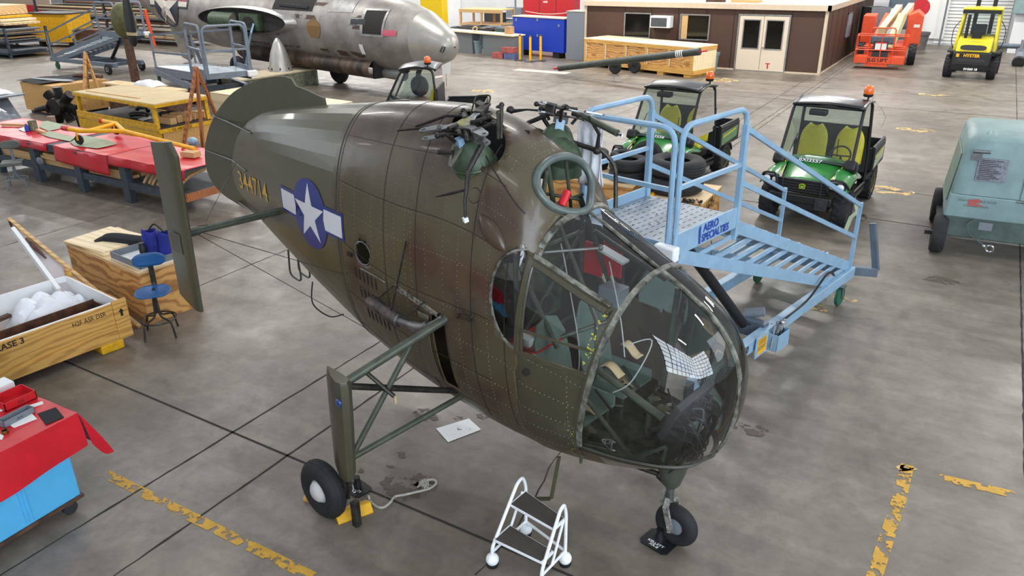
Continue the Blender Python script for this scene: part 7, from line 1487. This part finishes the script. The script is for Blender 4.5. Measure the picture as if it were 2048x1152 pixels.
for b in ((0, L_, -.03, 0, .12, .34), (0, L_, -.03, 0, .98, 1.12), (L_, L_+.03, 0, 1.5, .12, .28), (L_, L_+.03, 0, 1.5, .98, 1.12)): B6(*b).build('frame_board', MT['pallet'], LC, smooth=0)
for k in range(6): x = k*(L_-.12)/5; B6(x, x+.12, -.032, 0, .34, .98).build('upright_board', MT['pallet'], LC, smooth=0); B6(x+.12, x+.135, -.033, 0, .36, .96).build('white_edge', MT['white'], LC, smooth=0) if k < 5 else None
for k in range(5): x = .1+k*(L_-.5)/4; B6(x, x+.3, -.0, 1.5, 0, .12).build('skid', MT['pallet'], LC, smooth=0)
B6(L_, L_+.01, 0, 1.5, .28, .98).build('end_panel', MT['plylight'], LC, smooth=0)
MS = thing('rotor_mast_tube', 'long dark green tube on two small wheels, white bands near its raised end', 'tube', (0, 0, 0)); a = AP(1113, 137, 32.7); e = AP(1402, 103, 28.2); a = G(1118, 136, .28); e = G(1400, 103, 1.30)
MB().tube([a, e], .125, 16).build('tube_body', mat('tube_olive', '3f4540', .5, var=.3, vscale=3), MS); d = (e-a)
for k in range(4): p = a+d*(.855+.012*k); MB().cyl(p, p+d*.006, .128).build('white_band', MT['white'], MS)
MB().tube([e, e+d*.045], .03, 8).build('red_tip', MT['red'], MS); MB().tube([a-d*.04, a], .05, 8).build('red_tip', MT['red'], MS)
wc = G(1243, 148)
for dx, dy in ((-.25, -.1), (.35, .45)): MB().lathe([(.001, -.06), (.1, -.07), (.24, -.08), (.28, 0), (.24, .08), (.1, .07), (.001, .06)], frame((wc.x+dx, wc.y+dy, .28), (1, 0, 0), (0, 0, 1)), 24).build('wheel', MT['tyre'], MS)
pm = a+d*.46
for dx, dy in ((-.25, -.1), (.35, .45)): MB().tube([(wc.x+dx, wc.y+dy, .28), tuple(pm)], .025, 6).build('wheel_strut', MT['darksteel'], MS)
# shelving, doors and cabinets along the far wall
mm('redcab', 'b01f26', .45, var=.1); mm('yellowcab', 'd9b80f', .4)
def wallbox(name, m, label, cat, x0, x1, y0, y1, z0, z1, group=None): return simple(name, m, label, cat, (x0, y0, z0), 0, B6(0, x1-x0, 0, y1-y0, 0, z1-z0), group, bevel=.01)
def atY(px, py, Y): v = _fw+_r2*((px-1024)/F_PX)-_u2*((py-576)/F_PX); t = Y/v.y; return v.x*t, CAM_H+v.z*t
def panelY(name, m, label, cat, Y, pa, pb, th=.6, z0=None, group=None):
    (x0, z1), (x1, zb) = atY(pa[0], pa[1], Y), atY(pb[0], pb[1], Y); zb = zb if z0 is None else z0; return wallbox(name, m, label, cat, x0, x1, Y, Y+th, zb, z1, group), (x0, x1, zb, z1)
rc, q = panelY('red_cabinet', 'redcab', 'large red two-door cabinet behind the blue cabinet', 'cabinet', 41.0, (1046, -30), (1147, 32), .8, 0)
for x in (.33, .66): B6((q[1]-q[0])*x-.01, (q[1]-q[0])*x+.01, -.01, 0, 0, q[3]).build('door_gap', MT['dark'], rc, smooth=0)
mb = MB(); write(mb, 'FIRE', .12, frame(((q[1]-q[0])*.45, -.012, q[3]-.75), (1, 0, 0), (0, 0, 1)), .004); write(mb, 'HOSE', .12, frame(((q[1]-q[0])*.45, -.012, q[3]-.90), (1, 0, 0), (0, 0, 1)), .004); mb.build('lettering', MT['white'], rc, smooth=0)
panelY('yellow_cabinet', 'yellowcab', 'bright yellow cabinet behind the jet nose', 'cabinet', 38.5, (838, -40), (884, 30), .6, 0)
dr, q = panelY('door_1', 'wallwhite', 'white door with a red cross beside the yellow cabinet', 'door', 43.5, (886, -30), (922, 30), .1, 0); 
del dr['label'], dr['category']; struct(dr)
x_ = (q[1]-q[0]); B6(x_*.62, x_*.98, -.012, 0, 2.15, 2.4).build('red_cross', MT['red'], dr, smooth=0); B6(x_*.72, x_*.88, -.014, 0, 1.95, 2.6).build('red_cross', MT['red'], dr, smooth=0)
TS = thing('timber_shelf', 'open two-tier timber bench frame behind the grey counters', 'bench', (0, 0, 0)); Y = 37.0; x0, zt_ = atY(918, 10, Y); x1, _ = atY(1003, 10, Y); TS.location = (x0, Y, 0); w_ = x1-x0; zt_ = 1.75
B6(0, w_, 0, 1.4, zt_-.05, zt_).build('shelf_top', MT['lumber'], TS, smooth=0); B6(0, w_, 0, 1.4, .95, 1.0).build('shelf_board', MT['lumber'], TS, smooth=0); B6(0, w_, -.03, 0, zt_-.18, zt_).build('rail', MT['lumber'], TS, smooth=0); B6(0, w_, -.03, 0, .85, 1.0).build('rail', MT['lumber'], TS, smooth=0)
for x in (0, w_*.5, w_-.1):
    for y in (0, 1.3): B6(x, x+.1, y, y+.1, 0, zt_-.05).build('post', MT['lumber'], TS, smooth=0)
GT = thing('parts_table', 'low table piled with grey aircraft panels behind the counters', 'table', (0, 0, 0)); Y = 34.6; x0, _ = atY(900, 50, Y); x1, _ = atY(985, 50, Y); GT.location = (x0, Y, 0); B6(0, x1-x0, 0, 1.6, .9, .98).build('table_top', MT['dark'], GT, smooth=0); B6(.1, x1-x0-.1, .1, 1.5, 0, .9).build('table_base', MT['black'], GT, smooth=0)
rnd = random.Random(6)
for k in range(7): simple('loose_panel', ('greybox', 'silvertrim', 'dark', 'lumber', 'silver', 'standgrey', 'redcab')[k], ('grey', 'bare metal', 'dark', 'pale wooden', 'silvery', 'slate grey', 'red')[k]+' panel in the pile on the low table behind the counters', 'panel', (x0+.5+.45*k*(x1-x0)/3.6, Y+.7, .985+.03*(k % 3)), rnd.uniform(-.4, .4), B6(-.7, .7, -.35, .35, 0, .025), 'panels on the parts table')
simple('grey_case', 'cartdark', 'dark grey-green case beside the parts pile', 'case', (x1+.1, Y, 0), 0, B6(0, 1.5, 0, .8, 0, 1.05), bevel=.02); simple('carton', 'cardboard', 'small cardboard box on the counter end', 'carton', tuple(G(1009, 68, 1.031)), -.2, B6(0, .35, 0, .3, 0, .34)); 
simple('foam_ring', 'strap', 'pale looped strap lying on the counter top', 'strap', tuple(G(950, 63, 1.04)), 0, MB().ring(frame((0, 0, .12), (1, 0, 0), (0, .3, 1)), .12, .025, 20, 6), smooth=40)
wb_ = thing('wall_bench', 'teal bench with grey appliance and tool chest against the far white wall', 'bench', (atY(995, 20, 42)[0], 42, 0)); B6(0, 2.3, 0, .7, .9, .95).build('bench_top', MT['whitelight'], wb_, smooth=0); B6(.1, 2.2, .05, .7, 0, .9).build('bench_base', MT['cartgreen'], wb_, smooth=0)
simple('grey_appliance', 'greybox', 'grey bench machine on the teal bench', 'machine', (atY(1010, 5, 42)[0], 42.1, .951), 0, B6(0, 1.1, 0, .5, 0, .6), bevel=.02); simple('tool_chest', 'dark', 'dark drawer chest left of the teal bench', 'tool chest', (atY(968, 20, 41)[0], 41, 0), 0, B6(0, 1.2, 0, .6, 0, 1.3), bevel=.01)
simple('blue_chair', 'cabinetblue', 'dark blue folded seat beside the office corner', 'chair', (atY(1178, 20, 36)[0], 36, 0), 0, B6(0, .7, 0, .1, 1.0, 1.9).bx(0, .7, -.4, .1, .9, 1.0).bx(0, .05, -.4, .1, 0, .9).bx(.65, .7, -.4, .1, 0, .9))
MB_ = MB().cyl((0, 0, 0), (0, 0, 3.0), .05); simple('steel_post', 'greybox', 'thin steel post behind the blue cabinet', 'post', (atY(1031, 30, 35.5)[0], 35.5, 0), 0, MB_, smooth=40)
mb = MB(); xa, _ = atY(1050, 8, 39.5); xb, _ = atY(1140, 8, 39.5); n = 24
mb.tube([(xa+(xb-xa)*i/n, 39.5, 1.55-.12*math.sin(PI*i/n)) for i in range(n+1)], .02, 5); simple('barrier_chain', 'beige', 'pale barrier chain hanging in front of the red cabinet', 'chain', (0, 0, 0), 0, mb)
# objects on the office roof
simple('roof_pallet', 'lumber', 'small wooden pallet lying on the office roof', 'pallet', (atY(1462, 2, 34)[0], 34.0, OH), 0, B6(0, 1.1, 0, .8, 0, .1)); simple('roof_bundle', 'brown', 'brown bundle on the office roof edge', 'bundle', (atY(1412, 0, 34)[0], 34.0, OH), .1, B6(0, .8, 0, .2, 0, .12))
# right rear corner
dc, L_ = block('dark_cabinet', 'dark', 'tall black cabinet standing beside the office side wall', 'cabinet', (1709, 106), (1728, 110), 2.1, .9); B6(L_, L_+.02, 0, .9, 0, 2.1).build('side_door', MT['greybox'], dc, smooth=0)
q = G(1748, 98); simple('white_post', 'wallwhite', 'white vertical board behind the black cabinet', 'board', (q.x-.2, q.y+1.5, 0), 0, B6(0, .25, 0, .2, 0, 1.9)); simple('white_post', 'wallwhite', 'wider white board right of the narrow one, behind the orange lift', 'board', (q.x+.25, q.y+1.8, 0), 0, B6(0, .45, 0, .2, 0, 1.8)); simple('grey_meter', 'standgrey', 'grey round-topped meter cabinet behind the cream lift boom', 'meter cabinet', (atY(1775, 20, 45)[0], 45, .8), 0, B6(0, 1.3, 0, .4, 0, 2.2), bevel=.15)
# roller door with slats in the back wall, white panel
def wallY(px): return atY(px, 60, YB)[0]
rd = struct(B6(wallY(1872), wallY(2015), YB-.06, YB, .0, 4.5).build('door_2', MT['whitelight'], None, smooth=0)); mb = MB()
for k in range(28): mb.bx(wallY(1872), wallY(2015), YB-.085, YB-.06, .05+k*.16, .07+k*.16)
mb.build('door_slat', MT['greybox'], rd, smooth=0)['kind'] = 'stuff'
struct(B6(wallY(1800), wallY(1890), YB-.12, YB-.01, .3, 3.6).build('trim_1', MT['whitelight'], None, smooth=0)); struct(B6(wallY(1795), wallY(1892), YB-.16, YB-.0, 3.6, 3.68).build('trim_2', MT['dark'], None, smooth=0))
simple('conduit', 'greybox', 'grey vertical conduit pipe at the roller door', 'pipe', (wallY(1885), YB-.5, 0), 0, MB().cyl((0, 0, 0), (0, 0, 4.4), .045), smooth=40)
simple('wall_box', 'cartgreen', 'grey-green electrical box high on the right wall section', 'electrical box', (atY(2026, 20, 43.6)[0], 43.6, 1.75), 0, B6(0, 1.2, 0, .3, 0, 1.2).bx(.2, .3, .1, .2, 1.2, 3), bevel=.02)
struct(B6(wallY(2022), 8, 43.9, 44.1, 0, 8).build('wall_front', MT['wallwhite'], None, smooth=0))
PP = thing('pipe_assembly', 'grey flanged pipe valve on the floor at the right wall', 'pipe', tuple(G(2035, 133)), 0); MB().cyl((0, 0, .18), (0, 1.1, .55), .18, seg=20).build('pipe_body', MT['greybox'], PP); MB().cyl((-1.2, 1.0, .7), (1.2, 1.0, .7), .1, seg=14).build('cross_pipe', MT['standgrey'], PP); MB().cyl((0, .6, .55), (0, .65, 1.0), .07, seg=12).build('valve_stem', MT['greybox'], PP); MB().cyl((0, -.1, .15), (0, .05, .2), .24, seg=20).build('flange', MT['dark'], PP)
# ------------------------------------------------------------------ red paddle sign
RP = thing('red_paddle', 'round red paddle on a post behind the orange lift', 'sign', (atY(1833, 60, 41.3)[0], 41.3, 0)); z_ = atY(1833, 15, 41.3)[1]; MB().prism([(.38*math.cos(t), .38*math.sin(t)) for t in np.linspace(0, 2*PI, 32, endpoint=False)], -.03, .03, frame((0, 0, z_), (1, 0, 0), (0, 0, 1))).build('disc', MT['redcab'], RP, smooth=0); B6(-.17, .17, -.02, .04, 0, z_-.3).build('post', MT['redcab'], RP, smooth=0)
# ------------------------------------------------------------------ orange boom lift
BL = thing('boom_lift', 'orange boom lift with railed basket in front and cream boom', 'boom lift', (-3.85, 35.6, 0), math.radians(4))
or_ = MT['orange']; zb_ = .22
for b in ((-.93, .93, -.38, .38, zb_, zb_+.26),): B6(*b).build('basket_floor', or_, BL, smooth=0)
def rr(a, b, r=.022): MB().tube([a, b], r, 6).build('basket_rail', or_, BL)
for z in (.75, 1.3):
    for a, b in (((-.93, -.38, z), (.93, -.38, z)), ((-.93, .38, z), (.93, .38, z)), ((-.93, -.38, z), (-.93, .38, z)), ((.93, -.38, z), (.93, .38, z))): rr(a, b, .025)
for x in (-.93, -.45, .0, .45, .93):
    rr((x, -.38, zb_), (x, -.38, 1.3)); rr((x, .38, zb_), (x, .38, 1.3))
MB().tube(bend([(-.45, -.3, 1.3), (-.45, -.3, 1.6), (.45, -.3, 1.6), (.45, -.3, 1.3)], .12), .025, 8).build('console_guard', or_, BL)
B6(-.45, .45, -.1, .2, .95, 1.25).build('control_console', MT['standgrey'], BL, smooth=0, bevel=.03); pn = B6(-.3, .25, -.38, -.36, .72, 1.1).build('instruction_panel', MT['dark'], BL, smooth=0); B6(-.22, .2, -.385, -.38, .76, 1.06).build('instruction_sheet', MT['paper'], pn, smooth=0); B6(-.22, .2, -.39, -.385, 1.01, 1.06).build('red_header', MT['red'], pn, smooth=0)
B6(-.45, .4, -.2, .2, .66, .74).build('tool_tray', MT['dark'], BL, smooth=0, bevel=.02); B6(-.3, .3, -.36, -.2, .49, .66).build('battery_box', MT['dark'], BL, smooth=0)
mb = MB(); write(mb, 'JLG LIFT', .19, frame((-.05, -.384, zb_+.13), (1, 0, 0), (0, 0, 1)), .006, 1.1); mb.build('maker_lettering', MT['ink'], BL, smooth=0); B6(-.5, .35, -.35, .3, .1, .22).build('basket_mount', or_, BL, smooth=0)
cr_ = MT['cream']; MB().beam((.25, .6, .7), (.55, 1.4, 2.0), .28, .3).build('jib', cr_, BL, smooth=0, bevel=.01); MB().beam((.3, 3.6, 2.15), (-.15, 1.2, 1.35), .26, .3).build('boom', cr_, BL, smooth=0, bevel=.01); MB().beam((.75, 3.9, 2.2), (.5, 1.6, 1.8), .24, .3).build('boom', cr_, BL, smooth=0, bevel=.01); MB().beam((-.4, 1.2, .95), (-.1, 2.8, 1.9), .14, .2).build('boom_link', or_, BL, smooth=0)
B6(-.75, .9, 1.4, 4.2, .35, .75).build('chassis', or_, BL, smooth=0, bevel=.03); MB().prism([(.75, .7), (1.35, .7), (1.35, 1.9), (1.1, 2.1), (.75, 1.95)], 0, 2.2, Matrix(((1, 0, 0, 0), (0, 0, 1, 1.9), (0, 1, 0, 0), (0, 0, 0, 1)))).build('engine_cover', or_, BL, smooth=0, bevel=.02); B6(-1.0, -.5, 2.2, 3.8, .7, 1.9).build('engine_cover', or_, BL, smooth=0, bevel=.03)
MB().bx(1.02, 1.25, 1.895, 1.9, 1.48, 1.6).build('name_sticker', MT['white'], BL, smooth=0)
for x in (-.85, 1.15):
    for y in (1.7, 3.9): mb = MB(); tyre(mb, (x, y, .42), .42, .3, lugs=14, seg=28); w_ = mb.build('wheel', MT['tyre'], BL); MB().lathe([(.001, -.1), (.2, -.12), (.2, .12), (.001, .1)], frame((x, y, .42), (0, 1, 0), (0, 0, 1)), 16).build('rim', or_, w_)
# ------------------------------------------------------------------ yellow forklift seen from behind
FK = thing('forklift', 'yellow and black forklift truck seen from behind, parked at the right rear', 'forklift', (-.52, 34.6, 0), math.radians(-2)); yl = mat('lift_yellow', 'e0cf2a', .35, coat=.3)
def YZ(poly, x0, x1, nm, m, bevel=.02, par=FK): return MB().prism(poly, x0, x1, Matrix(((0, 0, 1, 0), (1, 0, 0, 0), (0, 1, 0, 0), (0, 0, 0, 1)))).build(nm, m, par, smooth=0, bevel=bevel)
YZ([(-.95, .3), (-1.0, .55), (-.98, .98), (-.3, 1.0), (-.2, .3)], -.62, .62, 'counterweight', MT['black'], .05); YZ([(-.98, .98), (-.92, 1.12), (-.72, 1.38), (.1, 1.55), (.3, 1.55), (.3, .98)], -.56, .56, 'engine_hood', yl, .05)
mb = MB(); mb.prism([(.42*math.copysign(abs(math.cos(t))**.6, math.cos(t)), .10*math.copysign(abs(math.sin(t))**.6, math.sin(t))) for t in np.linspace(0, 2*PI, 28, endpoint=False)], 0, .03, frame((0, -.93, 1.13), (1, 0, 0), (0, .5, 1))); mb.build('radiator_opening', MT['black'], FK, smooth=0)
MB().prism([(.46*math.copysign(abs(math.cos(t))**.6, math.cos(t)), .13*math.copysign(abs(math.sin(t))**.6, math.sin(t))) for t in np.linspace(0, 2*PI, 28, endpoint=False)], 0, .012, frame((0, -.93, 1.13), (1, 0, 0), (0, .5, 1))).build('opening_bezel', yl, FK, smooth=0)
mb = MB(); write(mb, 'HYSTER', .15, frame((0, -1.012, .86), (1, 0, 0), (0, .03, 1)), .006, 1.0); mb.build('maker_lettering', MT['yellow'], FK, smooth=0); MB().bx(-.5, -.4, -1.01, -1.0, .8, .92).build('yellow_plate', MT['yellow'], FK, smooth=0)
mb = MB(); write(mb, '01G60 18', .11, frame((.05, -.985, .38), (1, 0, 0), (0, .05, 1)), .004, 1.0); mb.build('fleet_number', MT['white'], FK, smooth=0); mb = MB(); write(mb, 'U.S. AIR FORCE', .07, frame((0, -.82, 1.31), (1, 0, 0), (0, .62, .78)), 0, 1.1, 'CENTER', .05); mb.build('hood_stencil', MT['brown'], FK, smooth=0)
B6(-.45, .45, -1.0, -.9, .62, .74).build('tow_slot', MT['dark'], FK, smooth=0, bevel=.02)
for s in (-1, 1):
    for a, b in (((s*.62, -.25, 1.5), (s*.56, -.15, 2.4)), ((s*.64, 1.1, .9), (s*.58, 1.0, 2.4)), ((s*.66, -.3, .9), (s*.62, -.25, 1.5))): MB().beam(a, b, .08, .09).build('cab_pillar', yl, FK, smooth=0, bevel=.01)
    MB().beam((s*.7, -.8, .96), (s*.78, 1.2, .9), .26, .06).build('fender', MT['black'], FK, smooth=0)
    MB().tube(bend([(s*.72, .4, .9), (s*.86, .4, 1.2), (s*.86, .4, 1.7), (s*.66, .4, 2.0)], .1), .015, 6).build('grab_rail', MT['black'], FK)
    MB().add([(s*.64, -.2, 1.55), (s*.66, 1.05, 1.1), (s*.6, .98, 2.3), (s*.57, -.12, 2.3)], [(0, 1, 2, 3)]).build('side_glass', MT['cabglass'], FK, smooth=0)
    for y, r, w_ in ((-.35, .40, .30), (1.45, .46, .34)): mb = MB(); tyre(mb, (s*.72, y, r), r, w_, lugs=16, seg=28); mb.build('wheel', MT['tyre'], FK)
    MB().beam((s*.28, 1.55, .2), (s*.28, 1.55, 3.0), .16, .14).build('mast_rail', MT['black'], FK, smooth=0)
B6(-.64, .64, -.28, 1.1, 2.40, 2.47).build('cab_roof', yl, FK, smooth=0, bevel=.03); B6(-.62, .62, -.30, -.22, 2.28, 2.40).build('roof_crossbar', MT['black'], FK, smooth=0)
MB().add([(-.56, -.24, 1.52), (.56, -.24, 1.52), (.52, -.17, 2.28), (-.52, -.17, 2.28)], [(0, 1, 2, 3)]).build('rear_glass', MT['cabglass'], FK, smooth=0)
MB().cyl((-.36, -.45, 1.4), (-.36, -.42, 2.25), .055).build('exhaust_stack', MT['black'], FK); B6(-.16, .16, -.5, -.3, 1.38, 1.72).build('rear_box', MT['black'], FK, smooth=0, bevel=.03); MB().ring(frame((0, .5, 1.7), (1, 0, 0), (0, .6, .8)), .17, .015, 20, 6).build('steering_wheel', MT['black'], FK); B6(-.25, .25, .0, .15, 1.2, 1.9).build('driver_seat', MT['dark'], FK, smooth=0, bevel=.05)
# ------------------------------------------------------------------ far left racks of boards
rnd = random.Random(15); rack_m = MT['dark']
def rack(label, x0, x1, y0, y1, zs, per, mats, grp, seed):
    r = thing('board_rack', label, 'rack', (x0, y0, 0), 0); w_, d_ = x1-x0, y1-y0; rnd = random.Random(seed)
    for x in (0.1, w_*.5, w_-.1):
        for y in (0.05, d_-.05): B6(x-.06, x+.06, y-.05, y+.05, 0, max(zs)+.25).build('rack_post', MT['benchgrey'], r, smooth=0)
    for z in zs: B6(0, w_, 0, d_, z-.06, z).build('rack_shelf', MT['benchgrey'], r, smooth=0)
    for i, z in enumerate(zs):
        h = 0
        for k in range(per):
            t = rnd.uniform(.03, .07); m_ = rnd.choice(mats); a = rnd.uniform(0, .5)
            simple('stored_board', m_, {'lumber': 'tan', 'brown': 'dark brown', 'plylight': 'pale plywood', 'greybox': 'grey', 'silvertrim': 'bare metal', 'ply': 'yellowish plywood', 'yellowworn': 'yellow', 'paper': 'white', 'redwood': 'reddish'}[m_]+' board stored on '+grp+', among similar boards', 'board', (x0+a-.2, y0+.12, z+h+.002), 0, B6(0, w_-a*rnd.uniform(0, 2), 0, (d_-.24)*rnd.uniform(.8, 1), 0, t), 'boards on '+grp+' ('+m_+')'); h += t+.004
    return r
rack('low rack stacked with metal sheets at the left picture edge', -47.5, -41.2, 20.5, 22.6, (.22, .75, 1.15), 4, ('greybox', 'silvertrim', 'lumber'), 'the left-edge rack', 1)
for k in range(4): simple('plywood_stack', ('ply', 'plylight', 'yellowworn', 'ply')[k], ('lowest', 'second', 'third', 'topmost')[k]+' pale board of the stack on top of the left-edge rack', 'board', (-47.3, 20.9+.1*k, 1.50+.13*k), .02*k, B6(0, 5.4-.6*k, 0, 1.8, 0, .10 if k < 3 else .45))
rack('long rack of stacked boards behind the left access stand', -52, -37.5, 28.0, 30.0, (.35, 1.0, 1.65, 2.3), 4, ('lumber', 'brown', 'plylight', 'greybox', 'paper', 'redwood'), 'the long rack', 2)
rack('far rack of brown timber at the top left', -66, -46, 38, 40.5, (.4, 1.3, 2.2, 3.1), 4, ('brown', 'lumber', 'redwood', 'greybox'), 'the far rack', 3)
YC = thing('yellow_bin', 'yellow open storage bin with brown load left of the access stand stairs', 'storage bin', tuple(G(66, 93)), math.radians(10)); B6(0, 3.0, 0, 1.6, .3, 1.75).build('bin_body', MT['yellowworn'], YC, smooth=0); B6(-1.6, 0, .2, 1.4, .35, 1.5).build('brown_load', MT['brown'], YC, smooth=0); B6(-.05, 3.05, -.05, 1.65, 1.75, 1.8).build('bin_rim', MT['dark'], YC, smooth=0); B6(3.0, 4.6, .3, 1.3, .5, .95).build('side_shelf', MT['brown'], YC, smooth=0)
for x in (.3, 2.6, 4.3): B6(x, x+.2, .2, .5, 0, .5 if x > 3 else .3).build('leg', MT['dark'], YC, smooth=0)
def hangcloth(label, px, Y, w_, h_): x, z = atY(px[0], px[1], Y); simple('red_drape', 'redcloth', label, 'cloth', (x, Y, z), 0, MB().grid(lambda u, v: Vector((w_*u, .08*math.sin(9*u), -h_*v*(.5+.7*u*math.sin(3*u+1)))), 16, 8), solid=.01)
hangcloth('red cloth hanging over panels at the top left', (27, 9), 32.2, 2.6, 1.9); hangcloth('darker red cloth bundle right of the other hanging red cloth', (73, 12), 32.2, 2.0, 1.3)
panelY('partition', 'beige', 'beige partition panels behind the hanging red cloths', 'partition', 32.4, (-10, -8), (108, 40), .1, 0)
for x_, l_ in ((xa, 'left'), (xb, 'right')): simple('chain_post', 'steel', 'thin metal post holding the '+l_+' end of the barrier chain', 'post', (x_, 39.5, 0), 0, MB().cyl((0, 0, 0), (0, 0, 1.58), .03), smooth=40)
PR = thing('propeller_blade', 'black propeller blade with a tan band hanging behind the left access stand', 'propeller blade', (0, 0, 0)); a = AP(250, -10, 29.5); b = AP(268, 93, 29.5); MB().tube([a, a.lerp(b, .35), a.lerp(b, .75), a.lerp(b, .93), b], [.14, .25, .24, .2, .08], 12, sx=.35, up=(1, 0, 0)).build('blade', MT['black'], PR); p = a.lerp(b, .72); MB().tube([p, a.lerp(b, .78)], .255, 12, sx=.38, up=(1, 0, 0)).build('tan_band', MT['strap'], PR)
OE = thing('olive_engine', 'round olive engine cowl on a stand behind the black propeller blade', 'engine', tuple(AP(248, 45, 31.5).to_2d().to_3d())); z_ = AP(248, 42, 31.5).z; MB().ball((0, 0, z_), .62, (.8, .6, 1)).build('cowl', mat('olive_cowl', '5a5b2c', .6, var=.3), OE); B6(-.12, .12, -.1, .1, 0, z_-.5).build('engine_stand', MT['brown'], OE, smooth=0)
simple('orange_post', 'orange', 'tall thin orange-red post right of the propeller blade', 'post', tuple(G(309, 92)), 0, MB().tube([(0, 0, 0), (-.25, 0, 1.9)], .1, 8), smooth=40); simple('yellow_crate', 'yellow', 'small yellow plastic crate on the corner of the raised grey stand deck', 'crate', (-30.75, 20.1, 1.64), .3, B6(-.25, .25, -.25, .25, 0, .45))
crumple('clutter_heap', 'heap of dark parts and rags behind the strand-board crate', 'parts heap', (-22.9, 15.3, 0), 2.2, 1.6, .75, 'brown', 41)
